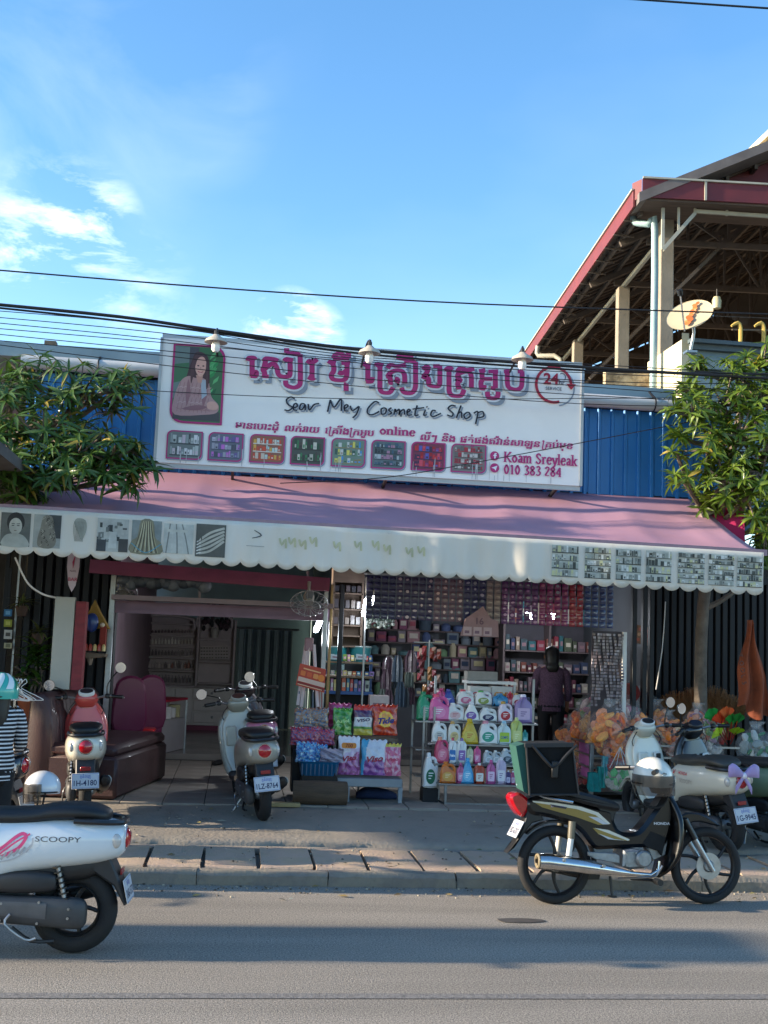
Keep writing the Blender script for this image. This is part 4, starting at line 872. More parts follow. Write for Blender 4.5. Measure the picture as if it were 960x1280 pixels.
# ================= left neighbour =================
G=thing('neighbour_shop','dark neighbouring shop front left of the potted plant','shop',(-4.2,4.6,.28),world=True)
MB().box((-5.6,6.0,1.9),(7.9,.1,3.6)).build('wall',mat('dim_wall','3a3836',.9,var=.3),G); MB().box((-1.6,5.5,1.9),(.08,1.8,3.4)).build('wall',mat('dim_wall'),G)
MB().box((-5.8,3.0,3.35),(7.6,5.4,.1)).build('roof',mat('old_roof','5a5552',.9,var=.3),G)
for px,wd,mt in ((3,.05,DARKM),(18,.03,STEEL),(35,.11,WOOD),(50,.1,mat('red_timber','4c2a20',.8,var=.3,scale=5)),(57,.04,WOOD),(100,.025,STEEL)):
    p=at(px,800,4.2); m=MB(); m.box((p.x,4.2,1.8),(wd,.05,3.0),b=.005); m.build('post',mt,G)
p=at(63,440,4.4); m=MB(); m.box((p.x,4.4,4.9),(.13,.13,.62)); solo('roof_post','dark timber post end standing up above the left roof','post',m,WOOD)
m=MB(); m.box((-3.6,4.9,4.35),(3.2,.1,.7)); solo('upper_boards','weathered mauve upper wall behind the left tree','wall',m,mat('weathered_mauve','7d6a70',.9,var=.4,scale=4,bump=.4))
# stickers on the left post
p=at(10,792,4.1); ST=thing('sticker_post','slim post with four square stickers at the left edge','post',(p.x,4.1,.28),world=True)
MB().box((p.x-.02,4.1,1.4),(.03,.03,2.3)).build('post',DARKM,ST)
for py,hh,c1_,c2 in ((766,.075,'2470a8','6fb0d8'),(779,.08,'9aa02c','c8c860'),(793,.1,'c9c9c2','55554f'),(807,.06,'b5b08e','7a7a5a')):
    q=at(10,py,4.07); m=MB(c1_); m.box((q.x,q.y,q.z),(.085,.006,hh)); m.T=front((q.x,q.y-.004,q.z)); m.rect(-.025,-.02,.05,.04,c2); m.build('sticker',VP,ST)
# upright light box, teardrop sign, wire
LB=thing('light_box_sign','tall blank white light box sign with a red painted side','sign',at(75,862,2.9),world=True)
a=at(76,862,2.9); b_=at(83,746,2.9); m=MB(); m.bar((a.x-.02,2.95,a.z),(a.x-.02,2.95,b_.z),.2,.06,b=.006); m.build('face',mat('dusty_white_panel','a9a79d',.5,var=.12,scale=2),LB)
m=MB(); m.box((a.x+.14,3.02,(a.z+b_.z)/2-.02),(.1,.2,b_.z-a.z-.04)); m.build('side',mat('faded_red_board','7e3036',.75,var=.3,scale=6,stretch=(1,1,3)),LB)
a=at(91,715,2.7); m=MB('b9a8b0'); m.slab([(a.x-.055,a.z+.3),(a.x+.055,a.z+.3),(a.x+.06,a.z+.05),(a.x+.035,a.z-.13),(a.x,a.z-.2),(a.x-.035,a.z-.13),(a.x-.06,a.z+.05)],2.7,2.715,axis='y'); m.T=front((a.x,2.695,a.z)); m.text('BAR',.05,-.042,-.09,'a02850',0,.01); m.poly([(-.01,.1),(.02,.18),(.0,.03)],'a02850')
m.text('NAIL',.03,-.03,.0,'5c4a58',0,.005); solo('teardrop_sign','hanging pale pink teardrop sign under the awning at the left','sign',m,VP)
m=MB(); m.tube([at(19,697,2.2),at(34,728,2.4),at(52,742,2.6),at(69,747,2.85)],.01,6,5); solo('power_cord','white cord looping from the awning to the light box','cord',m,WHITEM)
# small hanging spirit shrine
a=at(112,812,3.3); SH_=thing('spirit_shrine','small ornate red and gold shrine on a wall shelf left of the shop post','shrine',a,world=True)
m=MB(); m.slab([(a.x-.16,a.z-.02),(a.x+.18,a.z-.04),(a.x+.17,a.z-.07),(a.x+.03,a.z-.09),(a.x+.02,a.z-.16),(a.x-.01,a.z-.09),(a.x-.15,a.z-.05)],a.y-.12,a.y+.12,.01); m.build('shelf',WOOD,SH_)
for dx in (-.12,.13): m=MB('7c2a20'); m.box((a.x+dx,a.y,a.z+.13),(.06,.1,.24)); m.build('side_pillar',VM,SH_)
m=MB('8a6a2c'); m.slab([(a.x-.17,a.z+.22),(a.x+.19,a.z+.22),(a.x+.08,a.z+.4),(a.x+.02,a.z+.52),(a.x-.03,a.z+.4)],a.y-.02,a.y+.1,.01); m.build('roof',VM,SH_)
m=MB('203c78'); m.ball((a.x+.01,a.y-.05,a.z+.28),(.07,.05,.1)); m.build('figure',VG,SH_)
for dx in (-.09,.12): m=MB('c9b9a0'); m.ball((a.x+dx,a.y-.06,a.z+.26),.025); m.build('ornament',VG,SH_)
for i in range(7): m=MB(rng.choice(['c0a080','a03828','6c8a7c','c8b070'])); m.lathe([(.0,0),(.02,.0),(.02,.05),(.008,.07),(0,.07)],(a.x-.12+.045*i,a.y-.07,a.z-.01),8); m.build('offering_cup',VG,SH_)

G2=thing('right_neighbour_shop','dark shop wall beyond the tree trunk at the right edge','shop',(8,4.6,.28),world=True)
MB().box((9.3,4.6,1.9),(5.8,.12,3.4)).build('wall',mat('dim_wall'),G2); MB().box((9.3,4.2,3.65),(5.9,1.0,.1)).build('roof',mat('old_roof'),G2)
# ================= vehicles =================
def plate(parent,x,z,txt,rzz=0,y=0,w_=.235,h_=.135,tilt=-.25,top='ភ្នំពេញ'):
    m=MB('b9bcc0'); m.T=MX.Translation(V((x,y,z)))@MX.Rotation(R(-90),4,'Z')@MX.Rotation(R(90)+tilt,4,'X')
    m.box((0,0,0),(w_,h_,.006),b=.002); o=m.build('number_plate',VP,parent)
    q=MB(); q.T=m.T@MX.Translation(V((0,0,.0035))); 
    for a in ((-w_/2+.006,-h_/2+.006,w_-.012,.003),(-w_/2+.006,h_/2-.009,w_-.012,.003),(-w_/2+.006,-h_/2+.006,.003,h_-.012),(w_/2-.009,-h_/2+.006,.003,h_-.012)): q.rect(*a,'5068a0')
    q.text(txt,.066,0,-h_*.3,'16204a',0,.02,'CENTER',w_*.84); q.text(top,.035,0,h_*.2,'3a55a8',0,.012,'CENTER',w_*.4)
    q.build('plate_lettering',VP,o); return o
def wheel(parent,x,z,Rr,tr,rimc='1c1c1e',spk=5,disc=True,hubc=ALU,tw=None):
    m=MB(); m.torus((x,0,z),Rr-tr,tr,'y',40,12,rz=tw or tr); t=m.build('wheel',RUB,parent)
    m=MB(rimc); m.torus((x,0,z),Rr-2*tr+.006,.014,'y',36,8,rz=(tw or tr)*.75)
    for k in range(spk):
        a=2*PI*k/spk+.4; P=[(x+.03*math.cos(a),0,z+.03*math.sin(a))]; rr=Rr-2*tr+.004
        P.append((x+rr*.55*math.cos(a+.12),0,z+rr*.55*math.sin(a+.12))); P.append((x+rr*math.cos(a+.32),0,z+rr*math.sin(a+.32))); m.tube(P,[.02,.013,.012],8,3)
    m.build('rim',VDUST,t)
    m=MB(); m.lathe([(0,-.07),(.035,-.07),(.05,-.05),(.05,.05),(.035,.07),(0,.07)],(x,0,z),16,'y'); m.T=MX(); m.v=m.v; m.build('hub',hubc,t)
    return t
def mirror(parent,P,c,r=.055,col='101012'):
    m=MB(col); m.tube(P+[c],.0065,6,4); o=m.build('mirror',VG,parent)
    m=MB(col); m.lathe([(0,.03),(r*.8,.02),(r,.0),(r*.97,-.004)],c,20,'x'); m.v=[V((2*c[0]-v.x if 0 else v.x,v.y,v.z)) for v in m.v]; m.build('mirror_housing',VG,o)
    m=MB(); m.lathe([(0,-.006),(r*.95,-.006),(r*.95,-.002),(0,-.002)],c,20,'x'); m.build('mirror_glass',MIRR,o)
def scooter(name,label,loc,rz,lean,rear,front,inner,seatc='141416',txt='',dial='2a2c30',ring='d8d8d4',mir=((-1,.30,.22),(1,.30,.22)),extras=None,ghost=False,group='scooters parked in front of the shop',lamp='rd'):
    loc=(loc[0]+.13*math.cos(rz),loc[1]+.13*math.sin(rz),loc[2]); T=thing(name,label,'scooter',loc,rz,group,lean=lean)
    wheel(T,-.13,.25,.25,.055,tw=.055); wheel(T,1.22,.25,.25,.05,tw=.045)
    rows=[(-.41,0,.66,.03,.03),(-.40,0,.66,.10,.075),(-.34,0,.655,.145,.11),(-.22,0,.65,.17,.135),(-.02,0,.635,.185,.15),(.2,0,.61,.185,.165),(.38,0,.56,.165,.2),(.5,0,.49,.14,.2),(.56,0,.46,.11,.15)]
    m=MB(rear); m.loft(rows,28,'x',3,.78); cw=m.build('rear_cowl',VPAINT,T,sharp=60)
    m=MB('17181a'); m.loft([(-.3,0,.52,.05,.03),(-.2,0,.5,.1,.07),(.2,0,.45,.12,.09),(.5,0,.38,.13,.1),(.6,0,.33,.12,.05)],16,'x',2,.6); m.build('under_cover',VDUST,T)
    m=MB(seatc); m.loft([(-.31,0,.795,.05,.02),(-.28,0,.80,.11,.035),(-.18,0,.815,.145,.048),(.0,0,.81,.15,.05),(.14,0,.785,.14,.048),(.3,0,.775,.125,.05),(.44,0,.775,.10,.045),(.54,0,.76,.055,.03)],20,'x',3,.75); m.build('seat',VDUST,T,sharp=60)
    m=MB('1a1b1d'); m.tube([(-.12,.15,.775),(-.3,.145,.77),(-.385,.08,.765),(-.395,0,.765),(-.385,-.08,.765),(-.3,-.145,.77),(-.12,-.15,.775)],.017,8,3); m.build('grab_rail',VG,T)
    # lamps
    m=MB(); m.lathe([(0,-.028),(.035,-.024),(.058,-.008),(.062,.01),(.062,.05)],(-.405,0,.665),24,'x'); m.build('tail_light',REDL,cw)
    m=MB('b9b9b9'); m.torus((-.405,0,.665),.064,.005,'x',24,6); m.build('lamp_ring',CHROME,cw)
    for s in (-1,1):
        m=MB(); m.ball((-.365,s*.125,.665),(.03,.022,.042),n=12); m.build('indicator',CLRL,cw)
    m=MB('202124'); m.slab([(-.12,.56),(-.33,.56),(-.39,.44),(-.44,.30),(-.425,.29),(-.36,.4),(-.2,.5)],-.085,.085,.012); g=m.build('rear_mudguard',VDUST,T)
    m=MB('8a1018'); m.box((-.392,0,.475),(.012,.09,.035),b=.004); m.build('reflector',VG,g)
    plate(T,-.435,.375,txt)
    # engine, belt case, air box, shock, exhaust, stands
    m=MB('3a3b3d'); m.loft([(-.22,.115,.25,.02,.05),(-.18,.12,.25,.045,.085),(.0,.125,.26,.05,.085),(.3,.125,.27,.05,.075),(.42,.12,.28,.04,.06),(.47,.11,.28,.02,.03)],16,'x',3,.7); bc=m.build('belt_case',VDUST,T)
    for q in range(7):
        a=q*.9; m=MB(); m.lathe([(0,0),(.008,0),(.008,.01),(0,.01)],(.1+.25*math.cos(a),.168,.26+.06*math.sin(a)),8,'y'); m.build('case_bolt',STEEL,bc)
    m=MB(); m.tube([(.2,.18,.25),(.22,.2,.2),(.1,.205,.12),(.04,.205,.13)],.008,6,3); m.build('kick_lever',STEEL,bc)
    m=MB('4c4d50'); m.loft([(.0,.172,.27,.006,.045),(.3,.172,.28,.006,.04)],12,'x',1,.7); m.build('case_panel',VDUST,bc)
    m=MB('232427'); m.loft([(-.04,.11,.42,.03,.03),(0,.115,.425,.045,.055),(.2,.12,.42,.05,.065),(.33,.115,.41,.035,.04)],14,'x',2,.6); m.build('air_box',VDUST,T)
    m=MB(); m.box((.28,-.02,.27),(.3,.2,.18),b=.04); m.build('engine',ALU,T)
    m=MB(); m.tube([(-.11,.13,.27),(-.03,.12,.55)],.014,8); sh=m.build('shock_absorber',STEEL,T)
    m=MB('0f0f10'); m.tube([(-.11+.08*t/40+.024*math.cos(t*1.2),.13-.01*t/40+.024*math.sin(t*1.2),.3+.22*t/40) for t in range(41)],.006,5); m.build('spring',VG,sh)
    m=MB(); m.tube([(.3,-.1,.2),(.15,-.14,.2),(.05,-.16,.25)],.018,8,3); m.loft([(-.3,-.17,.36,.03,.03),(-.28,-.17,.355,.052,.052),(.0,-.165,.28,.055,.055),(.08,-.16,.26,.03,.03)],14,'x',1,1); ex=m.build('exhaust',BLK,T)
    m=MB('a8a8a4'); m.loft([(-.27,-.195,.36,.035,.04),(-.02,-.19,.29,.035,.04)],12,'x',1,1); m.build('heat_shield',VG,ex)
    if not ghost:
        m=MB(); m.tube([(.3,.1,.2),(.24,.2,.1),(.2,.26,.02)],.011,6); m.box((.2,.265,.012),(.05,.04,.012)); m.build('side_stand',STEEL,T)
    m=MB(); m.tube([(.2,.11,.16),(.08,.15,.1),(-.05,.14,.1)],.011,6,3); m.build('centre_stand',BLK,T)
    # floor, leg shield, front
    m=MB('222326'); m.loft([(.48,0,.33,.13,.05),(.7,0,.31,.16,.035),(.9,0,.32,.15,.04)],14,'x',2,.5); m.build('floorboard',VDUST,T)
    m=MB(front); m.loft([(.27,.9,0,.03,.12),(.35,.95,0,.05,.17),(.5,1.0,0,.06,.2),(.68,1.045,0,.065,.215),(.8,1.07,0,.065,.205),(.9,1.075,0,.06,.16),(.98,1.07,0,.05,.1)],24,'z',3,.8); fs=m.build('leg_shield',VPAINT,T,sharp=60)
    m=MB(inner); m.loft([(.36,.88,0,.03,.12),(.5,.94,0,.03,.165),(.68,.985,0,.035,.18),(.82,1.01,0,.035,.165),(.92,1.02,0,.03,.11)],24,'z',3,.7); ip=m.build('inner_panel',VPAINT,fs,sharp=60)
    m=MB('c9c9c4'); m.box((.945,-.085,.745),(.02,.085,.085),b=.012); m.build('glove_frame',VG,fs); m=MB('17181a'); m.box((.935,-.085,.745),(.012,.055,.055),b=.008); m.build('glove_recess',VG,fs)
    m=MB('141517'); m.box((.925,-.085,.66),(.02,.11,.035),b=.012); m.build('pocket_slot',VG,fs)
    m=MB('1b1c1e'); m.box((.93,.0,.61),(.03,.04,.055),b=.01); m.build('bag_hook',VG,fs)
    m=MB(inner); m.box((.935,.095,.7),(.03,.11,.2),b=.02); m.build('pocket_lid',VPAINT,fs)
    m=MB(front); m.slab([(1.0,.42),(.98,.35),(1.03,.47),(1.15,.535),(1.3,.52),(1.42,.44),(1.47,.36),(1.43,.38),(1.33,.47),(1.2,.49),(1.08,.45)],-.065,.065,.02,k=2); m.build('front_fender',VPAINT,T)
    m=MB(); 
    for s in(-1,1): m.tube([(1.23,s*.075,.25),(1.1,s*.065,.62)],.017,8)
    m.build('front_fork',STEEL,T)
    # headset
    m=MB(front); m.loft([(.93,1.045,0,.05,.07),(.98,1.03,0,.085,.11),(1.03,1.02,0,.09,.115),(1.08,1.03,0,.06,.075),(1.095,1.035,0,.02,.03)],20,'z',3,.85); hsd=m.build('handlebar_cover',VPAINT,T,sharp=60)
    m=MB(); m.lathe([(0,.03),(.05,.025),(.062,.0),(.06,-.04)],(1.105,0,1.01),20,'x'); m.build('headlight',CLRL,hsd)
    qd=MX.Translation(V((.975,0,1.065)))@MX.Rotation(R(-32),4,'Y'); m=MB(ring); m.T=qd; m.loft([(0,0,0,.055,.08),(.03,0,0,.055,.08),(.036,0,0,.05,.074)],24,'z',1,1); di=m.build('dial_ring',VG,hsd,sharp=50)
    m=MB(dial); m.T=qd; m.loft([(.03,0,0,.044,.066),(.039,0,0,.043,.065)],24,'z',1,1); m.build('speedometer',VG,di)
    m=MB(); m.tube([(.87,.33,1.03),(.94,.2,1.04),(1.0,.08,1.02),(1.0,-.08,1.02),(.94,-.2,1.04),(.87,-.33,1.03)],.012,8,3); m.build('handlebar',STEEL,hsd)
    for s in(-1,1):
        m=MB(); m.tube([(.915,s*.25,1.037),(.86,s*.355,1.03)],.019,10); gp_=m.build('grip',BLK,hsd)
        m=MB(); m.box((.935,s*.205,1.04),(.05,.05,.05),b=.012); m.build('switch_box',BLK,hsd)
        m=MB(); m.tube([(.97,s*.2,1.03),(.96,s*.28,1.02),(.93,s*.37,1.02)],.006,6,3); m.build('brake_lever',STEEL,hsd)
    for s,yy,hh in mir: mirror(T,[(.955,s*.2,1.06),(.95,s*.21,1.06+hh*.4)],(.93,s*yy,1.06+hh),.055)
    for s in(-1,1): m=MB(); m.tube([(1.0,s*.1,1.0),(1.0,s*.17,.9),(1.04,s*.1,.8)],.005,5,3); m.build('control_cable',BLK,hsd)
    if extras: extras(T,cw,rows)
    return T
def hwid(rows,x):
    rs=crn([r[:5] for r in rows],3)
    for a,b in zip(rs,rs[1:]):
        if a[0]<=x<=b[0]: t=(x-a[0])/(b[0]-a[0]); return a[3]+(b[3]-a[3])*t, a[2]+(b[2]-a[2])*t, a[4]+(b[4]-a[4])*t
    return .1,.6,.1
def side_print(rows,fn,cw,name,side=1):
    # print wrapped on the flank of the rear cowl: u = -x towards the tail, v = z
    m=MB(); fn(m)
    def mp_(p):
        x=-p.x*side; r,cz,rzz=hwid(rows,x); q=max(-.95,min(.95,(p.y-cz)/rzz)); a=(1-abs(q)**(1/.78*1.0*2/1.0 if 0 else 2.56))**.39
        return V((x,side*(r*a+.0025+p.z*3),p.y))
    # finer faces so that the print follows the flank
    m.v=[mp_(v) for v in m.v]; m.build(name,VP,cw,sharp=180)
def ex_coral(T,cw,rows): pass
gz=lambda px,py,z: atz(px,py,z)
# coral and white
p=gz(106,1024,.2); scooter('scooter','coral red and white retro scooter standing beside the brown sofa',(p.x,p.y,.2),R(97),R(-3),'c9c6b8','c9504a','c9504a',txt='1H-4180',mir=((1,.36,.1),(-1,.33,.26)))
# grey
p=gz(329,1026,.2); scooter('scooter','grey retro scooter with cream inner panels parked before the salon opening',(p.x,p.y,.2),R(99),R(-6),'8f8b80','8f8b80','a5a195',txt='1LZ-8764',dial='4a2c28',ring='8f8c84',mir=((-1,.12,.22),(1,.38,.08)))
# pink one behind the grey
p=V((.36,3.1,.29)); scooter('scooter','pink scooter half hidden behind the grey one beside the detergent display',p,R(97),R(-5),'b8708c','2a2226','1c1a1e',txt='',dial='222226',mir=())
# white with red lettering, far right
def ex_red(T,cw,rows):
    def f(m):
        for k in range(3): m.pen([(-.40+.0*k,.70-.06*k),(-.37,.665-.06*k),(-.35,.70-.06*k)],.014,.01,'b8202c',3)
        m.pen([(-.37,.72),(-.365,.5)],.012,.01,'b8202c',3); m.text('SCOOPY',.05,-.25,.60,'a89c90',0,.01); m.text('HONDA',.04,-.28,.67,'c03440',0,.01)
    side_print(rows,f,cw,'red_lettering')
p=gz(908,1066,.125); WS=scooter('scooter','white scooter with red lettering and a lilac bow, right of the black motorbike',(p.x,p.y,.125),R(105),R(-5),'c9c3b2','cfcab9','d8d4c6',seatc='3a3833',txt='1G-9945',mir=((-1,.26,.2),),extras=ex_red,lamp='')
inv=lambda T,v: WM[T.name].inverted()@v
# lilac bow on its tail
b=WM[WS.name]@V((-.42,.0,.72)); m=MB('9c86b4')
for s in(-1,1): m.loft([(0,0,0,.02,.02),(s*.05,.0,.03,.03,.045),(s*.1,.0,.045,.03,.06),(s*.14,0,.03,.01,.05)],12,'x',3,.9); m.loft([(0,0,-.01,.015,.02),(s*.04,0,-.07,.012,.03),(s*.075,0,-.13,.006,.035)],8,'x',2,.8)
m.ball((0,0,0),(.03,.03,.03),'d8d4e0'); m.v=[V((v.x,v.y,v.z))+b+V((0,-.03,0)) for v in m.v]; solo('ribbon_bow','lilac ribbon bow tied to the tail of the white scooter','bow',m,mat('satin_cloth',None,.45,var=.2,sheen=.4))
# green and black scooter at the right edge
p=gz(990,1066,.125); GS=scooter('scooter','black fronted scooter with a pale green tail at the right edge',(p.x,p.y,.125),R(112),R(-7),'7f9478','15161a','101114',seatc='2c2b28',txt='',dial='202a3a',ring='202024',mir=((1,.2,.2),))
# white scooter at the lower left
def ex_ll(T,cw,rows):
    def f(m):
        m.text('SCOOPY',.042,-.09,.66,'4c4e55',0,.006,'LEFT',.26)
        m.pen([(-.36,.56),(-.27,.62),(-.2,.68),(-.16,.70),(-.14,.68),(-.18,.62),(-.27,.57)],.018,.018,'c23a70',4); m.pen([(-.3,.57),(-.2,.65),(-.12,.7)],.01,.01,'c23a70',3)
        for k in range(6): m.pen([(-.31+.035*k,.54+.012*k),(-.28+.035*k,.58+.012*k)],.012,.012,'8e9298',1)
        m.pen([(-.33,.53),(-.2,.56),(-.11,.63),(-.1,.68)],.008,.008,'a4a8ae',4)
    side_print(rows,f,cw,'side_lettering')
p=gz(90,1191,0); LL=scooter('scooter','white scooter with black seat cut by the left edge in the near lane',(p.x,p.y,0),R(176),R(0),'c9d0d4','c9d0d4','c9d0d4',txt='2AB-1573',extras=ex_ll,group=None,ghost=True)
# black underbone motorbike
def ub(X,Y): return ((X-205)/443,(762-Y)/443)
def UP(l): return [ub(*q) for q in l]
def underbone(label,loc,rz,lean=0):
    T=thing('motorbike',label,'motorbike',loc,rz,lean=lean)
    R0=.287
    wheel(T,0,R0,R0,.036,'0e0e10',6,tw=.04); wheel(T,1.215,R0,R0,.033,'0e0e10',6,tw=.035)
    m=MB('0b0c10'); m.slab(UP([(95,432),(130,412),(190,405),(260,422),(330,440),(395,455),(405,492),(425,522),(470,526),(500,510),(548,450),(585,400),(612,398),(625,430),(610,500),(590,560),(560,585),(520,575),(430,578),(370,582),(330,578),(290,530),(240,498),(170,480),(112,470)]),-.085,.085,.03,k=3); bd=m.build('body',BLKG,T)
    m=MB('07080a'); m.slab(UP([(530,520),(585,540),(570,600),(560,585),(520,575),(500,560)]),-.087,.087,.004); m.build('body_vent',VM,bd)
    # leg shield, curved, wide
    m=MB('101116'); rw=[]
    for (X,Y,w_,t_) in ((592,388,.06,.03),(612,430,.12,.035),(622,480,.18,.035),(620,540,.2,.035),(608,600,.19,.035),(585,645,.14,.03),(562,672,.07,.02)):
        x,z=ub(X,Y); rw.append((z,x,0,t_,w_))
    m.loft(rw,20,'z',4,.7); m.build('leg_shield',BLKG,T,sharp=60)
    m=MB(); m.slab(UP([(150,396),(200,388),(260,392),(330,405),(400,425),(418,440),(412,455),(385,452),(330,443),(255,425),(175,408)]),-.12,.12,.022,k=2); m.build('seat',mat('seat_vinyl','121215',.55,var=.2),T)
    m=MB(); m.slab(UP([(345,445),(412,450),(400,490),(385,500),(360,470)]),-.08,.08,.01); m.build('seat_base',BLK,T)
    # gold and white decals, thin sheets on both flanks
    for s in(-1,1):
        m=MB()
        for poly,c in (([(115,428),(200,436),(280,448),(335,465),(385,500),(345,502),(270,478),(150,448)],'8d7433'),([(115,427),(200,433),(285,444),(345,462),(388,498),(380,500),(335,470),(270,452),(190,441),(120,432)],'c9c4b4'),([(310,475),(345,478),(380,500),(360,500)],'b8b8ba'),
            ([(325,512),(370,517),(450,545),(456,553),(400,550),(345,532)],'8d7433'),([(330,512),(380,518),(455,548),(450,553),(375,527)],'c9c4b4'),([(345,530),(400,547),(440,552),(380,548)],'b8b8ba'),([(175,437),(235,446),(232,452),(190,446)],'2a2434')):
            P=UP(poly); y=-.0862 if s<0 else .0862; z_=m.lay()*6; m.add([(a,y+(z_ if s>0 else -z_),b) for a,b in P],[tuple(range(len(P)))],c)
        o_=MB(); o_.T=MX.Translation(V((0,-.0875 if s<0 else .0875,0)))@(MX.Rotation(R(90),4,'X') if s<0 else MX.Rotation(R(180),4,'Z')@MX.Rotation(R(90),4,'X'))
        a=ub(541,499); 
        if s<0: o_.text('HONDA',.026,a[0],a[1],'c9c9cc',0,.03,'LEFT',.13); b2=ub(180,445); o_.text('DREAM',.014,b2[0],b2[1]-.003,'b0a0c8',-.2,.02,'LEFT',.1)
        o_.build('lettering',VP,bd); m.build('decal',VP,bd)
    m=MB(); 
    for s in(-1,1): m.tube([(*ub(82,378)[:1],s*.05,ub(82,378)[1]),(ub(110,392)[0],s*.1,ub(110,392)[1]),(ub(150,412)[0],s*.125,ub(150,412)[1]),(ub(250,428)[0],s*.125,ub(250,428)[1])],.011,8,4)
    m.build('grab_rail',CHROME,T)
    m=MB(); m.slab(UP([(44,412),(75,402),(110,430),(105,455),(88,480),(70,472),(48,440)]),-.07,.07,.02,k=3); m.build('tail_light',REDL,T)
    m=MB(); m.slab(UP([(105,455),(150,470),(160,490),(120,500),(95,530),(60,580),(35,598),(60,570),(85,520)]),-.06,.06,.01); m.build('rear_mudguard',BLK,T)
    x,z=ub(72,520); plate(T,x-.005,z,'1BD-6207',tilt=-.5)
    m=MB(); m.torus((0,0,R0),.315,.012,'y',40,6,rz=.05); m.v=[v for v in m.v]; keep=[f for f in m.f if all((m.v[i].z>R0-.0 and m.v[i].x>-.24) for i in f)]; us=sorted({i for f in keep for i in f}); ix={a:b for b,a in enumerate(us)}; m.v=[m.v[i] for i in us]; m.f=[tuple(ix[i] for i in f) for f in keep]; m.c=m.c[:len(keep)]; m.build('rear_fender',BLK,T)
    # front fender arc with tail flap
    m=MB(); m.slab(UP([(640,520),(645,470),(690,458),(740,470),(790,502),(760,500),(715,490),(675,498),(660,540),(636,600),(630,560)]),-.055,.055,.012,k=2); m.build('front_fender',BLKG,T)
    for s in(-1,1):
        m=MB('0f1013'); a=ub(655,480); b=ub(690,545); c=ub(755,650); m.tube([(a[0],s*.075,a[1]),(b[0],s*.08,b[1])],.026,10); f=m.build('fork_leg',VG,T); m=MB(); m.tube([(b[0],s*.08,b[1]),(c[0],s*.075,c[1])],.019,10); m.build('fork_slider',mat('satin_silver','a4a6a8',.3,.8,var=.1),f)
    m=MB(); m.lathe([(.03,-.004),(.1,-.004),(.1,.004),(.03,.004)],(1.215,-.05,R0),28,'y'); m.build('brake_disc',STEEL,T)
    # engine
    m=MB(); a=ub(425,640); b=ub(530,582); m.slab([(a[0],a[1]+.01),(a[0]+.01,b[1]),(a[0]+.09,b[1]+.01),(b[0]-.02,b[1]-.02),(b[0],b[1]-.09),(b[0]-.06,a[1]),(a[0]+.05,a[1]-.01)],-.12,.12,.02,k=1); en=m.build('engine',ALU,T)
    c=ub(495,608); m=MB(); m.lathe([(0,-.03),(.05,-.03),(.062,-.015),(.062,.01)],(c[0],-.13,c[1]),20,'y'); m.build('clutch_cover',ALU,en)
    for X,Y in ((437,595),(437,630),(520,600),(500,640),(470,590)):
        c=ub(X,Y); m=MB(); m.lathe([(0,-.008),(.008,-.008),(.008,.0)],(c[0],-.125,c[1]),8,'y'); m.build('bolt',STEEL,en)
    m=MB(); m.slab(UP([(515,560),(600,545),(590,600),(545,620),(530,590)]),-.05,.05,.01); m.build('cylinder_head',ALU,en)
    m=MB(); m.slab(UP([(305,588),(400,592),(415,600),(415,625),(330,612),(305,600)]),-.115,-.09,.006); m.build('side_case',ALU,T)
    m=MB(); P=[(ub(130,617),.056),(ub(160,618),.058),(ub(300,634),.05),(ub(400,648),.03),(ub(450,655),.018),(ub(520,660),.015),(ub(548,645),.014),(ub(552,615),.014)]
    m.tube([(a[0],-.15 if r>.02 else -.13,a[1]) for a,r in P],[r for a,r in P],16,1); mu=m.build('muffler',CHROME,T)
    c=ub(128,616); m=MB('8f8268'); m.torus((c[0]-.004,-.15,c[1]),.045,.01,'x',20,6); m.tube([(c[0]-.02,-.15,c[1]),(c[0]+.02,-.15,c[1])],.016,10,col='101010'); m.build('muffler_end',VG,mu)
    for X,Y in ((210,610),(345,628)): c=ub(X,Y); m=MB(); m.lathe([(0,-.01),(.012,-.01),(.014,0)],(c[0],-.2,c[1]),10,'y'); m.build('muffler_bolt',STEEL,mu)
    for s in(-1,1):
        a=ub(235,600); b=ub(243,545); c=ub(248,490); m=MB(); m.tube([(a[0],s*.13,a[1]),(b[0],s*.13,b[1])],.023,10,col='c8c8c4'); m.tube([(b[0],s*.13,b[1]),(c[0],s*.125,c[1])],.028,10,col='5a5548'); m.build('shock_absorber',VG,T)
    m=MB(); a=ub(310,650); m.bar((0,.09,R0),(a[0]+.05,.08,a[1]+.06),.03,.04); m.bar((0,-.09,R0),(a[0]+.05,-.08,a[1]+.06),.03,.04); m.build('swing_arm',BLK,T)
    m=MB(); m.slab(UP([(300,640),(390,645),(380,690),(330,690),(180,662),(170,645)]),.1,.13,.006); m.build('chain_case',BLK,T)
    m=MB(); a=ub(400,672); b=ub(405,738); m.tube([(a[0],0,a[1]),(b[0],-.02,b[1])],.011,8); m.box((b[0],-.02,b[1]+.006),(.05,.05,.012)); m.build('stand',BLK,T)
    m=MB(); a=ub(530,690); b=ub(455,660); m.tube([(b[0],-.1,b[1]-.03),(a[0]-.02,-.12,a[1]+.03),(a[0],-.22,a[1]+.03)],.012,8); m.tube([(a[0],-.17,a[1]+.03),(a[0],-.26,a[1]+.03)],.024,10); m.build('foot_peg',BLK,T)
    m=MB(); m.tube([(b[0]-.1,-.1,b[1]-.03),(b[0]+.15,-.15,b[1]-.01),(a[0]+.03,-.15,a[1]+.09),(a[0]+.06,-.16,a[1]+.14)],.008,6,3); m.build('brake_pedal',STEEL,T)
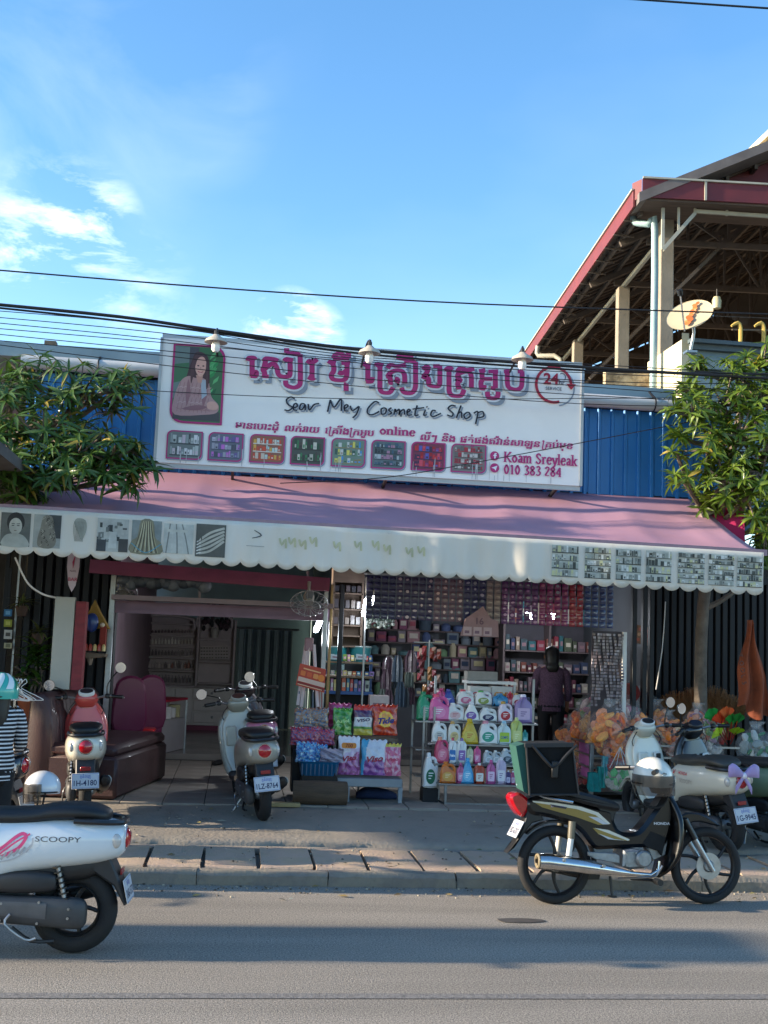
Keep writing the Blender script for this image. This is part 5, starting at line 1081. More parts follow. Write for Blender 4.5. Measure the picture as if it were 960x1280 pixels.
    # head
    hx,hz=ub(560,345); m=MB('0d0e11'); m.loft([(hz-.12,hx+.06,0,.07,.08),(hz-.03,hx+.05,0,.1,.12),(hz+.04,hx+.04,0,.09,.12),(hz+.09,hx+.04,0,.04,.06)],18,'z',3,.8); hb=m.build('handlebar_cover',BLKG,T,sharp=60)
    m=MB(); m.tube([(hx-.14,.34,hz+.05),(hx-.06,.22,hz+.06),(hx+.02,.08,hz+.03),(hx+.02,-.08,hz+.03),(hx-.06,-.22,hz+.06),(hx-.14,-.34,hz+.05)],.012,8,3); m.build('handlebar',STEEL,hb)
    for s in(-1,1): m=MB(); m.tube([(hx-.09,s*.26,hz+.058),(hx-.16,s*.37,hz+.05)],.019,10); m.build('grip',BLK,hb); m=MB(); m.tube([(hx-.03,s*.18,hz+.05),(hx-.03,s*.3,hz+.04),(hx-.1,s*.38,hz+.035)],.006,6,3); m.build('brake_lever',STEEL,hb)
    m=MB(); m.ball((hx+.13,0,hz-.02),(.04,.07,.06)); m.build('headlight',CLRL,hb)
    return T
p=gz(692.6,1130,0); q=gz(882.7,1130,0); sc=(q-p).length/1.215
UB=underbone('black underbone motorbike with gold flashes parked at the kerb',(p.x,p.y,0),math.atan2(q.y-p.y,q.x-p.x),R(-3)); UB.scale=(sc,sc,sc)
# delivery bag strapped behind its seat
def onb(X,Y,y): a=ub(X,Y); return UB.location+V((a[0]*sc,y,a[1]*sc))
BGM=mat('black_nylon','08090b',.75,spec=.25,var=.2,scale=7,bump=.5,bscale=12); T=thing('delivery_bag','square black delivery bag with a teal side on the motorbike rack','bag',onb(170,392,.0),rz=R(0),world=True)
c0,c1_,c2,c3_=onb(98,402,0),onb(264,398,0),onb(238,232,0),onb(82,238,0); D_=.13
def hexa(m,a,b,c,d,y0,y1,col=None):
    vs=[p_+V((0,y,0)) for y in (y0,y1) for p_ in (a,b,c,d)]; return m.add(vs,[(0,1,2,3),(7,6,5,4),(0,4,5,1),(1,5,6,2),(2,6,7,3),(3,7,4,0)],col)
m=MB(); m.grid(lambda u,v:(lambda p_: p_+V((0,-D_-.012*math.sin(u*9+v*4)*math.sin(PI*u)*math.sin(PI*v),0)))(c0.lerp(c1_,u).lerp(c3_.lerp(c2,u),v)),14,14); m.build('front_panel',BGM,T,sharp=180)
m=MB(); hexa(m,c0,c1_,c2,c3_,-D_+.01,D_); m.build('bag_body',BGM,T)
m=MB(); 
for a,b in ((c0,c1_),(c1_,c2),(c2,c3_),(c3_,c0)): m.tube([a+V((0,-D_-.004,0)),b+V((0,-D_-.004,0))],.008,6)
m.bar(c3_+V((-.01,-D_,-.01)),c2+V((.01,-D_,-.01)),.03,.03); m.build('piping',mat('grey_webbing','242527',.6,var=.2),T)
m=MB('174a44'); hexa(m,c0+V((-.04,0,.02)),c0+V((-.005,0,0)),c3_+V((-.005,0,0)),c3_+V((-.07,0,-.02)),-D_+.02,D_-.02); m.build('teal_side',VM,T)
m=MB(); a=c0.lerp(c1_,.55).lerp(c3_.lerp(c2,.55),.5); m.tube([a+V((-.17,-D_-.01,.17)),a+V((-.06,-D_-.03,.05)),a+V((.0,-D_-.03,.02)),a+V((.1,-D_-.02,.12)),a+V((.17,-D_-.01,.18))],.012,6,3); m.box(a+V((0,-D_-.025,0)),(.05,.02,.12),b=.006); m.build('strap',BLK,T)
# helmets
def helmet(name,label,p,rz,col,visc,r=.125,visor=True,tilt=0,group=None,inv_=False):
    T=thing(name,label,'helmet',p,rz); T.rotation_euler[0]=tilt
    m=MB(col); rows=[]
    for i in range(12):
        a=PI*.5-(PI*.62)*i/11; rows.append((r*1.02*math.sin(a)+.0,-.0,0,max(.002,r*math.cos(a)*1.12 if a>-.1 else r*1.12*math.cos(a*.6)),max(.002,r*math.cos(a) if a>-.1 else r*math.cos(a*.6))))
    m.loft(rows,24,'z',1,.95); m.build('shell',VPAINT,T,sharp=70)
    m=MB('17181b'); m.torus((0,0,-.035),r*1.03,.008,'z',28,6); m.build('rim_trim',VG,T)
    if visor:
        m=MB(); m.grid(lambda u,v:(lambda a,w:(1.2*r*math.cos(a)*(1-.06*w),1.1*r*math.sin(a),.03-.15*w))(-1.35+2.7*u,v),18,6); m.build('visor',mat(*visc) if isinstance(visc,tuple) else visc,T,sharp=180)
    m=MB('141416'); m.tube([(.0,r*.98,-.03),(.02,r*.5,-.2),(.02,-r*.5,-.2),(0,-r*.98,-.03)],.008,6,4); m.build('chin_strap',VM,T); return T
VISD=mat('tinted_visor','2a2622',.08,coat=1,alpha=.72,var=.1); VISC=mat('clear_visor','a8b8c4',.06,coat=1,alpha=.4,var=.05)
p=at(816,972,-.5); helmet('helmet','large cream helmet with tinted visor hung on the motorbike handlebar',p,R(-100),'d6d2c4',VISD,.152)
# ================= people =================
SKIN=mat('skin','a8745a',.5,var=.08)
def skinbody(parent,J,E,rad,root=0):
    me=bpy.data.meshes.new('body'); me.from_pydata(J,E,[]); me.materials.append(SKIN); o=bpy.data.objects.new('body',me); COL.objects.link(o); o.parent=parent; WM[o.name]=WM[parent.name]
    sk=o.modifiers.new('skin','SKIN'); sd_=me.skin_vertices[0].data
    for i,r in enumerate(rad): sd_[i].radius=(r,r) if not isinstance(r,tuple) else r; sd_[i].use_root=(i==root)
    o.modifiers.new('sub','SUBSURF').levels=1; o.modifiers['sub'].render_levels=1
    for s in me.polygons: pass
    return o
def person(label,loc,rz,shirt,shirtm,pants,h=1.55,arms=((.2,.0,.95),(.2,.0,.95)),hair='15110f',long=True):
    T=thing('person',label,'person',loc,rz); k=h/1.6
    J=[(0,0,.92),(0,0,1.1),(0,.0,1.28),(0,0,1.38),(.01,0,1.47),(.02,0,1.55)]; rad=[.12,.105,.12,.05,.085,.062]
    E=[(0,1),(1,2),(2,3),(3,4),(4,5)]
    for s,(ax,ay,az) in zip((1,-1),arms):
        b=len(J); sh=(0,s*.16,1.31); el=(.02,s*.22,1.06); wr=(ax,s*(.2+ay),az); J+= [sh,el,wr]; rad+=[.048,.038,.027]; E+=[(2,b),(b,b+1),(b+1,b+2)]
        d=(V(wr)-V(el)).normalized(); pm=V(wr)+d*.06; pi=len(J); J.append(tuple(pm)); rad.append((.03,.02)); E.append((b+2,pi)); fx=d.orthogonal().normalized()
        for q in range(4):
            f1=pm+d*.04+fx*(.024-.016*q); f2=f1+d*(.028-.004*abs(q-1))+V((0,0,-.008)); a=len(J); J+=[tuple(f1),tuple(f2)]; rad+=[.0085,.007]; E+=[(pi,a),(a,a+1)]
        t1=pm+fx*.035; a=len(J); J+=[tuple(t1),tuple(t1+d*.03)]; rad+=[.01,.008]; E+=[(pi,a),(a,a+1)]
        b=len(J); J+=[(0,s*.085,.86),(.01,s*.09,.48),(-.02,s*.09,.09),(.1,s*.1,.03)]; rad+=[.085,.055,.038,.03]; E+=[(0,b),(b,b+1),(b+1,b+2),(b+2,b+3)]
    skinbody(T,J,E,rad); 
    m=MB(shirt); m.loft([(.8,0,0,.115,.165),(.95,0,0,.125,.165),(1.08,0,0,.11,.145),(1.22,0,0,.12,.165),(1.32,0,0,.1,.17),(1.37,0,0,.065,.1),(1.4,0,0,.05,.06)],22,'z',3,.9)
    for s,(ax,ay,az) in zip((1,-1),arms): m.tube([(0,s*.13,1.32),(.0,s*.18,1.27),(.02,s*.22,1.07),(ax*.7,s*(.21+ay*.7),az*.7+1.06*.3)],[.06,.06,.052,.042],12,3)
    m.build('shirt',shirtm,T,sharp=80)
    m=MB(pants); m.loft([(.76,0,0,.09,.14),(.86,0,0,.122,.168),(.96,0,0,.115,.15)],18,'z',2,.9)
    for s in(-1,1): m.tube([(0,s*.085,.86),(.01,s*.09,.48),(-.02,s*.09,.07)],[.098,.07,.055],14,2)
    m.build('trousers',VM,T,sharp=80)
    for s in(-1,1): m=MB('1c1c1e'); m.loft([(-.08,s*.095,.03,.03,.03),(-.04,s*.095,.045,.04,.045),(.08,s*.1,.035,.045,.035),(.17,s*.1,.025,.035,.02)],12,'x',2,.8); m.build('shoe',VM,T)
    m=MB('b98a74'); m.ball((.105,0,1.495),(.02,.013,.02)); m.build('nose',SKIN,T)
    for s in(-1,1): m=MB('f0f0f0'); m.ball((.088,s*.032,1.52),(.012,.014,.008)); m.ball((.096,s*.032,1.52),(.005,.006,.006),'101010'); m.build('eye',VG,T); m=MB(); m.ball((.01,s*.088,1.5),(.02,.012,.03)); m.build('ear',SKIN,T)
    m=MB('8c4038'); m.ball((.092,0,1.455),(.01,.024,.006)); m.build('mouth',VG,T)
    m=MB(hair)
    if not long: m.loft([(1.3,-.1,0,.02,.05),(1.36,-.09,0,.045,.085),(1.42,-.06,0,.06,.08),(1.48,-.03,0,.088,.092),(1.54,-.005,0,.1,.098),(1.6,.0,0,.084,.082),(1.635,.0,0,.03,.03)],20,'z',3,.95)
    else: m.loft([(1.2,-.1,0,.015,.04),(1.3,-.095,0,.03,.06),(1.42,-.055,0,.065,.085),(1.52,-.015,0,.1,.104),(1.6,.0,0,.085,.088),(1.635,.0,0,.03,.03)],18,'z',3,.95)
    m.build('hair',mat('black_hair',None,.45,var=.4,scale=30,stretch=(3,3,.3)),T,sharp=80)
    T.scale=(k,k,k); return T
p=at(692,940,5.3); p=at(690,830,5.3); person('woman in a dark mauve patterned blouse standing with her back turned inside the shop',(p.x,p.y,.34),R(80),'5c4256',mat('mauve_print',None,.85,var=.5,scale=60),'0e0e12',1.56,arms=((.2,-.06,1.05),(.12,.02,.9)),long=False)
# striped rider at the left edge
STR=mat('striped_knit','16171c',.85,var=.1)
def stripes():
    t=STR.node_tree; n=t.nodes; l=t.links; b=n['Principled BSDF']; tcn=n.new('ShaderNodeTexCoord'); wv=n.new('ShaderNodeTexWave'); wv.bands_direction='Z'; wv.inputs['Scale'].default_value=10.; wv.inputs['Distortion'].default_value=.6; wv.inputs['Detail Scale'].default_value=.6
    l.new(tcn.outputs['Object'],wv.inputs[0]); r=n.new('ShaderNodeMapRange'); r.inputs[1].default_value=.62; r.inputs[2].default_value=.7; l.new(wv.outputs[1],r.inputs[0])
    mx_=n.new('ShaderNodeMixRGB'); l.new(r.outputs[0],mx_.inputs[0]); mx_.inputs[1].default_value=(.008,.008,.012,1); mx_.inputs[2].default_value=(.6,.6,.62,1); l.new(mx_.outputs[0],b.inputs['Base Color'])
stripes()
p=at(3,950,-.1); SP=person('person in a black and white striped top and teal helmet at the left edge',(p.x-.07,p.y,.0),R(120),'16171c',STR,'101014',1.52,arms=((.25,.0,1.0),(.25,0,1.0)))
hp=SP.location+V((0,0,1.41))
T=helmet('helmet','teal green and white helmet with lettering worn by the striped person',hp+V((.0,0,.0)),R(150),'2fa898',VISC,.14)
m=MB(); 
def ring_text(m,txt,r,z,a0,da,size,col):
    for i,ch in enumerate(txt):
        if ch==' ': continue
        a=a0+da*i; q=MB(); q.text(ch,size,-size*.3,0,col,0,.02)
        M=MX.Rotation(a,4,'Z')@MX.Translation(V((0,-r,z)))@MX.Rotation(R(90),4,'X')
        o=len(m.v); m.v+=[M@v for v in q.v]; m.f+=[tuple(x+o for x in f) for f in q.f]; m.c+=q.c
ring_text(m,'COPAL',.153,-.045,R(140),R(16),.04,'14302c'); m.build('lettering',VP,T,sharp=180)
for a0,cc in ((1.9,'d8dcd8'),(3.2,'1c7a50'),(2.6,'d8dcd8')):
    m=MB(cc); m.grid(lambda u,v:(lambda a,e:(.145*1.12*math.cos(e)*math.cos(a),.145*math.cos(e)*math.sin(a),.146*math.sin(e)))(a0+.4*u+.5*v,.15+v*1.0),6,10); m.build('stripe',VG,T,sharp=180)
# dark scooter with helmet beside the striped person
p=at(52,1040,.5); DS=scooter('scooter','dark scooter mostly hidden behind the white one at the left',(p.x-.42,.62,.14),R(165),R(-4),'1a1b20','1a1b20','1a1b20',txt='',group=None,mir=((1,.3,.2),))
p=at(53,984,.35); helmet('helmet','white topped helmet with dark smoked shell beside the striped person',p,R(200),'c9ccd0',VISD,.125,tilt=R(4))
# ================= goods =================
def Z(px,py,Y): return at(px,py,Y)
def C5(X,Y): return (500+X/4.8,840+Y/4.8)      # detergent table close-up
def C6(X,Y): return (340+X/5.12,780+Y/5.12)    # pouch display close-up
SHAPES={
'jug':[(-.46,0),(.46,0),(.5,.08),(.5,.42),(.3,.56),(.06,.66),(.02,.8),(-.3,.8),(-.44,.6),(-.5,.4),(-.5,.08)],
'bottle':[(-.44,0),(.44,0),(.5,.06),(.5,.55),(.38,.72),(.18,.82),(.16,.9),(-.16,.9),(-.18,.82),(-.38,.72),(-.5,.55),(-.5,.06)],
'slim':[(-.46,0),(.46,0),(.5,.04),(.5,.72),(.3,.84),(.22,.88),(-.22,.88),(-.3,.84),(-.5,.72),(-.5,.04)],
'cone':[(-.46,0),(.46,0),(.5,.1),(.44,.4),(.24,.7),(.14,.86),(-.14,.86),(-.24,.7),(-.44,.4),(-.5,.1)]}
def container(lab,p,w_,h,shape,col,cap,labcol,txt='',tcol='ffffff',grp=None,d=None,rz=0,clear=False,lab2=None):
    T=thing('detergent_bottle' if h>.17 else 'bottle',lab,'bottle',p,rz,grp)
    d=d or w_*.5; S_=[(a*w_,b*h) for a,b in SHAPES[shape]]
    m=MB(col); m.slab(S_,-d/2,d/2,min(.018,d*.3),k=2); m.build('body',BAG if clear else VG,T,sharp=50)
    if shape=='jug':
        m=MB(col); m.tube([(0,0,.77*h),(w_*.28,0,.76*h),(w_*.43,0,.64*h),(w_*.45,0,.42*h)],d*.17,8,4); m.build('handle',VG,T)
    nx=-.14*w_ if shape=='jug' else 0; nz=.8*h if shape=='jug' else .87*h
    m=MB(cap); m.lathe([(0,0),(w_*.17,0),(w_*.165,h*.1),(w_*.13,h*.125),(0,h*.13)],(nx,0,nz),14); m.build('cap',VG,T)
    m=MB(labcol); m.T=MX.Translation(V((0,-d/2-.0015,h*.3)))@MX.Rotation(R(90),4,'X')
    if shape in('jug','cone'): m.disc(-.02*w_,0,w_*.34,ry=h*.2)
    else: m.rrect(-.36*w_,-h*.18,.72*w_,h*.4,.01)
    if lab2: m.poly([(-.3*w_,-.1*h),(.25*w_,-.14*h),(.3*w_,.0),(-.25*w_,.02*h)],lab2)
    if txt: m.text(txt,h*.15,0,-h*.04,tcol,0,.03,'CENTER',w_*.58)
    else:
        for k in range(3): m.rect(-.18*w_,h*(.08-.07*k),w_*(.36-.08*k),h*.025,tcol)
    m.build('label',VP,T); return T
# tiered steel stand
def shelf(T,px0,px1,py,Y,dep,mt=STEEL,th=.02,name='shelf'):
    a=at(px0,py,Y); b=at(px1,py+(px1-px0)*.018,Y); m=MB(); m.box(((a.x+b.x)/2,Y+dep/2-.03,(a.z+b.z)/2-th/2-.002),(b.x-a.x,dep,th),b=.003); m.build(name,mt,T); return (a.z+b.z)/2
rows=[(2.75,548,690,979,.22),(2.95,538,688,954,.2),(3.15,534,674,929,.2),(3.35,532,672,901,.2),(3.55,540,668,881,.25)]
TB=thing('display_stand','tiered steel stand carrying rows of detergent and softener bottles','stand',at(625,1010,2.75),world=True); zr=[]
for Y,x0_,x1_,py,dep in rows: zr.append(shelf(TB,x0_,x1_,py,Y,dep))
zl=.27
for px,Y in ((557,2.75),(548,3.0),(686,2.75),(540,3.6),(664,3.6)):
    p=at(px,985,Y); m=MB(); m.box((p.x,Y,(zr[0]+zl)/2 if Y<3.2 else 1.0-.1),(.028,.028,(zr[0]-zl) if Y<3.2 else 1.3),b=.003); m.build('leg',STEEL,TB)
a=at(557,1005,2.75); b=at(688,1005,2.75); m=MB(); m.bar(V((a.x,2.76,a.z)),V((b.x,2.76,a.z)),.025); m.bar(V((a.x,2.76,a.z)),V((a.x-.1,3.5,a.z)),.025); m.build('rail',STEEL,TB)
W_='e2e2de'
items=[ # X centre, width, height in the close-up, row, shape, body, cap, label, text, text colour, words
(287,90,135,0,'jug','d0701c','d0701c','d8a04c','','f4e4b8','orange detergent jug at the left end of the lowest shelf'),
(365,50,120,0,'bottle','b84c80','b84c80','d890b0','','ffffff','mauve bottle tucked behind the sky blue one on the lowest shelf'),
(405,75,150,0,'cone','3f9ccc','3f9ccc','7cc4e4','','ffffff','sky blue softener bottle on the lowest shelf'),
(477,62,122,0,'slim','b84828','e8e0d8','e8e4d8','','b03020','rust red square bottle with white label on the lowest shelf'),
(547,55,142,0,'bottle','c45c94','d04c8c','e8c8dc','','a03070','pink softener bottle on the lowest shelf'),
(608,60,160,0,'slim','cbb8cc','d8d4dc','e4e0e4','','6c5890','pale lilac bottle on the lowest shelf'),
(652,32,82,0,'slim','4c3c6c','d8d8d8','c8c0d8','','4c3c6c','small dark purple bottle on the lowest shelf'),
(680,30,80,0,'slim','b84c74','d8d8d8','d8b8c8','','6c3c4c','small rose bottle beside the small dark purple one'),
(250,82,165,1,'jug','c84468','e09070','e07c94','','f8d8d8','coral pink jug with peach cap on the second shelf'),
(316,50,150,1,'slim',W_,'c03048','3878b8','Fineline','ffffff','white bottle with blue lower label on the second shelf',),
(370,56,150,1,'slim',W_,'7c58a0','8c6cb0','','ffffff','white bottle with purple lettering on the second shelf'),
(422,38,100,1,'slim','cfd0a8','7c9c3c','e0e0c0','','5c7c2c','small cream bottle with olive cap on the second shelf'),
(465,42,104,1,'slim','d8588c','c83060','e890b0','','ffffff','small bright pink bottle on the second shelf'),
(530,62,88,1,'jug','b8bcbc',W_,'d8dcdc','','70787c','left one of two small clear jugs on the second shelf'),
(582,58,88,1,'jug','aeb4b6',W_,'d8dcdc','','70787c','right one of two small clear jugs on the second shelf'),
(645,82,102,1,'jug','b4babc',W_,'3c4c5c','','e0e4e8','wide clear jug with dark label on the second shelf'),
(235,86,140,2,'jug',W_,W_,'c8c8c0','','2c3c5c','cream white jug at the left of the third shelf'),
(325,76,140,2,'jug','dcd8cc','c89c50','d8c088','','7c6040','ivory jug with tan cap on the third shelf'),
(418,100,150,2,'cone','c8a818','c8a818','d8c860','','c03030','big yellow dishwashing bottle on the third shelf'),
(528,108,150,2,'jug',W_,'d88ca0','3c9c84','','ffffff','big white jug with sea green label on the third shelf'),
(624,82,142,2,'bottle','ccdcdc','9ccce0','a8c844','COMFO','2c4ca0','pale bottle with green band and blue lettering on the third shelf'),
(700,68,165,2,'slim','b8c468','c8d080','d0d890','','e8f0c0','lime green tall bottle on the third shelf'),
(752,36,92,2,'slim','2c8c88','2c8c88','70b8b4','','ffffff','small teal bottle at the right of the third shelf'),
(232,120,170,3,'jug','d8609c','d8406c','e890bc','','ffffff','large pink jug at the left of the fourth shelf'),
(330,98,115,3,'jug','dcdcdc',W_,'d8b8bc','','b84050','white jug with open handle on the fourth shelf'),
(430,92,118,3,'cone',W_,'d8d8e0','7858a8','','ffffff','white tapered bottle with violet foot label on the fourth shelf'),
(527,104,92,3,'jug',W_,'d8dce0','2c3058','','ffffff','squat white jug with navy band on the fourth shelf'),
(632,86,136,3,'jug','dcd0dc','b89038','b82c38','','ffffff','white jug with gold cap and red round label on the fourth shelf'),
(740,104,172,3,'bottle','8c74a8','e0d8e8','c8b0d0','','5c3c80','large violet bottle with white cap on the fourth shelf'),
(290,78,92,4,'cone','283c94','283c94','4858b0','','ffffff','navy blue bottle on the top shelf'),
(392,98,100,4,'jug',W_,'c84058','c86c8c','','ffffff','white jug with red cap on the top shelf'),
(500,98,98,4,'jug',W_,'3c9c48','8c9c50','','ffffff','white jug with green cap on the top shelf'),
(603,92,78,4,'bottle','3484b4','3484b4','58a0c8','','ffffff','sky blue bottle on the top shelf'),
(710,76,88,4,'jug','dcd8d4','c8a060','a83040','','ffffff','white jug with brass cap at the right of the top shelf'),
(663,40,90,4,'slim','b83040','c84050','d87080','','ffffff','slim red bottle on the top shelf'),
(247,60,95,4,'bottle','c83c78','c83c78','d870a0','','ffffff','magenta bottle at the left of the top shelf'),
]
for it in items:
    X,w_,h,r_,sh,c,cp,lc,tx_,tc_,words=it; Y=rows[r_][0]+.0; px,py=C5(X,0); p=at(px,rows[r_][3],Y); k=mpp(Y)/4.8
    container(words,(p.x,Y+.03,zr[r_]),w_*k,h*k,sh,c,cp,lc,tx_,tc_,'bottles on the tiered display stand',d=min(.12,w_*k*.6),rz=R(rng.uniform(-8,8)))
# left rack with green jug, floor level jug
RK=thing('wire_rack','slim steel rack holding the green jug left of the bottle stand','rack',at(533,1000,3.3),world=True)
for px in (519,528,541):
    p=at(px,960,3.3); m=MB(); m.box((p.x,3.3+(.3 if px==519 else 0),.75),(.022,.022,.95)); m.build('leg',STEEL,RK)
p0=at(520,900,3.3); 
for py in (900,935,968): a=at(518,py,3.35); b=at(544,py,3.35); m=MB(); m.box(((a.x+b.x)/2,3.42,a.z-.01),(b.x-a.x,.3,.014)); m.build('shelf',STEEL,RK)
k=mpp(3.35)/4.8; p=at(532,899,3.35); container('big emerald green jug on the slim rack',(p.x,3.4,at(532,900,3.35).z-.002),100*k,182*k,'jug','1c8c60','1c7c50','58b090','','e8f4ec',d=.11)
p=at(537,984,2.95); container('white jug with dark green label standing low beside the bottle stand',(p.x,2.95,at(537,984,2.95).z),78*k,212*k,'jug',W_,'dcdcdc','1c6c4c','','ffffff',d=.12)
m=MB(); p=at(537,985,2.95); m.box((p.x,2.98,(p.z+.27)/2),(.16,.2,p.z-.272)); solo('low_crate','low grey crate under the white and green jug','crate',m,DARKM)
# cartons behind the top row
for i,(px,txt,cols) in enumerate(((599,'COMFO',('c03c48','d8a030','3c8c50','3060a8','a83c80')),(626,'COMFO',('d88c30','c86c28','d0a040','b85828','c89030')))):
    p=at(px,880,3.85); wd=27*mpp(3.85); hh=22*mpp(3.85); T=thing('carton','white carton with %s lettering behind the top bottles'%('rainbow' if i==0 else 'orange'),'box',(p.x,3.9,p.z-.0))
    m=MB('c4c2bc'); m.box((0,0,hh/2),(wd,.2,hh),b=.004); m.build('box_body',VM,T); m=MB(); m.T=front((0,-.102,hh*.38))
    for j,ch in enumerate(txt): m.text(ch,hh*.42,-wd*.38+wd*.165*j,0,cols[j],0,.03)
    m.rect(-wd*.3,-hh*.25,wd*.6,hh*.08,'8c8c88'); m.build('lettering',VP,T)
p=at(612,866,3.95); T=thing('display_shelf','white framed shelf top behind the cartons','shelf',p,world=True); m=MB(); a=at(582,852,3.95); b=at(643,856,3.95); m.box(((a.x+b.x)/2,4.0,a.z),(b.x-a.x,.3,.03)); 
for q in (a,b): m.bar(V((q.x,3.95,a.z)),V((q.x,3.95,a.z-.8)),.025)
m.build('frame',WHITEM,T); m=MB('8d8a84'); m.box(((a.x+b.x)/2-.1,4.0,a.z+.07),(.35,.2,.1)); solo('long_box','long pale box lying on the white framed shelf','box',m,VM)
# ---- pouch display in the middle ----
def pouch(lab,X,Yb,w_,h,Yd,col,fn,txt=None,tc_='c02030',bot=None,rz=0,grp='detergent pouches',tsize=.3,tz_=.5,font_shear=0,crimp=None):
    px,py=C6(X,Yb); p=at(px,py,Yd); k=mpp(Yd)/5.12; w_*=k; h*=k; d=.055+.1*w_
    T=thing('detergent_pouch',lab,'pouch',p,rz,grp,lean=R(-6)); r_=random.Random(hash(lab)%999); ph=[r_.uniform(0,6) for _ in range(6)]
    def surf(u,v,s=1):
        e=(math.sin(PI*min(1,max(0,u)))**.55)*(math.sin(PI*min(1,.06+v*.94))**.5)
        wr=.006*math.sin(u*17+ph[0]+v*5)*math.sin(v*11+ph[1])+.005*math.sin(v*29+ph[2]+u*4)*abs(2*v-1)
        x=(u-.5)*w_*(1-.06*math.sin(PI*v))+.004*math.sin(v*13+ph[3]); z=v*h+(.008*math.sin(u*30+ph[4]) if v>.97 else 0)
        return V((x,-s*(d*.5*e+wr*e),z))
    m=MB(); 
    for s in (1,-1): m.grid(lambda u,v:surf(u,v,s),34 if s==1 else 10,38 if s==1 else 12,col,cf=(fn if s==1 else None))
    m.build('bag',VFOIL,T,sharp=180)
    if txt:
        q=MB(); q.text(txt,1,0,0,tc_,font_shear,.035); x1=max(v.x for v in q.v); q.v=[surf(.5+(v.x/x1-.5)*.72,tz_+(v.y-.3)*tsize*.6*(w_/h)+.0+(v.x/x1-.5)*.06)+V((0,-.004,0)) for v in q.v]; q.build('brand_lettering',VP,T,sharp=180)
    return T
def tide(u,v):
    r_=math.hypot(u-.5,(v-.52)*1.15)+.03*nz(u,v,8)
    if r_<.12: return 'd8a428'
    if r_<.22: return 'd88a20'
    if r_<.31: return 'e0b030'
    return 'c03c18' if r_<.42 or (int(math.atan2(v-.5,u-.5)*6)%2) else 'a82414'
def nz(u,v,f,o=0): return NZ.noise(V((u*f+o,v*f*1.3,o)))
def viso(u,v):
    w_=v+.12*math.sin(u*4+1)+.1*nz(u,v,5)
    return 'd8d4dc' if w_>.62 else ('c8b0cc' if w_>.45 else ('8c3c74' if nz(u,v,7,3)>.05 else 'b468a0'))
def visob(u,v): return '3c98c0' if u<.1+.2*v*v else ('c8ccd8' if v>.42+.12*nz(u,v,6) else ('7c3c84' if nz(u,v,7,2)>0 else 'a868a4'))
def pinkp(u,v): return 'c8b848' if v>.9 else ('c8587c' if nz(u,v,6,5)>-.05 else 'd898a8')
def green(u,v): return '2c7c2c' if nz(u,v,5,7)>-.1 else ('58a040' if v>.4 else '8cb868')
def mixp(u,v): return 'c03020' if v>.85 else ('4c2858' if v>.6 else ('c8c8cc' if v>.3 else ('b8a840' if v<.2 else '5c9048')))
def mag(u,v): return '8c2c5c' if nz(u,v,5,1)>0 else 'b8488c'
def blue(u,v): return ['2858a0','3c80c0','5ca8d0','3c3c8c','a0c8d8'][int(min(4,max(0,(nz(u,v,6,4)+.5)*5)))]
def redm(u,v): return ['a82030','7c2c6c','c04030','38508c','c8503c','501c50'][int(min(5,max(0,(nz(u,v,9,6)+.5)*6)))]
def tan(u,v): return ['9c7450','6c7c8c','8c6850','3c5c7c','b89070'][int(min(4,max(0,(nz(u,v,5,8)+.5)*5)))]
# table, logs, blue basket
LT=thing('low_table','grey metal low table under the washing powder pouches','table',at(470,1003,2.85),world=True)
a=at(428,971,2.75); b=at(503,975,2.75); zt=(a.z+b.z)/2
m=MB(); m.box(((a.x+b.x)/2-.05,3.0,zt-.045),(b.x-a.x+.1,.5,.085),b=.006); m.build('table_top',mat('grey_metal_table','8a9298',.4,.3,var=.1),LT)
for px,Y in ((500,2.78),(434,2.78),(500,3.22)):
    p=at(px,990,Y); m=MB(); m.box((p.x,Y,(zt-.08+.27)/2),(.045,.045,zt-.08-.27),b=.004); m.build('leg',mat('grey_metal_table'),LT)
a=at(418,921,3.05); b=at(497,922,3.05); UT=thing('raised_shelf','small raised shelf carrying the upper row of pouches','shelf',(a.x,3.05,zt),world=True); z2=(a.z+b.z)/2
m=MB(); m.box(((a.x+b.x)/2,3.15,z2-.02),(b.x-a.x,.25,.035)); m.build('board',WOOD,UT)
for q in (a,b): m=MB(); m.box((q.x-(.02 if q is b else -.02),3.2,(z2-.04+zt)/2),(.03,.03,z2-.04-zt)); m.build('leg',STEEL,UT)
pouch('orange and yellow washing powder pouch with blue lettering',722,712,158,192,3.08,'b03018',tide,'Tide','1c2c80',tsize=.55,tz_=.46,font_shear=.1)
pouch('purple red and white pouch beside the orange one',580,712,122,185,3.08,'50285c',mixp,'VISO','3c2850',tsize=.35,tz_=.5)
pouch('green powder pouch on the raised shelf',447,708,124,165,3.08,'2c7c2c',green,'Ariel','b0d890',tsize=.35,tz_=.5)
pouch('magenta pouch leaning behind the green one',432,660,150,150,3.25,'8c2c5c',mag)
pouch('red topped pouch leaning behind the purple one',590,600,130,80,3.3,'b03020',lambda u,v:'c03c28')
pouch('white and purple pouch with orange 700 flash',490,965,140,238,2.84,'c8c4cc',viso,'Viso','a01838',tsize=.5,tz_=.42,font_shear=.2)
T7=COL.objects[-1]
pouch('white purple and blue pouch in the middle of the low table',648,968,165,220,2.84,'b0a8c0',visob,'Viso','a01838',tsize=.5,tz_=.45,font_shear=.2)
pouch('pink pouch at the right end of the low table',765,972,118,200,2.84,'c8587c',pinkp,'Viso','c83c60',tsize=.4,tz_=.5)
px,py=C6(490,780); p=at(px,py,2.74); m=MB('d08030'); m.T=front((p.x,p.y-.05,p.z)); m.rrect(-.075,-.02,.15,.055,.02); m.text('700',.05,0,-.01,'7c2818',.1,.02,'CENTER'); solo('price_flash','orange flash reading 700 stuck on a pouch','label',m,VP)
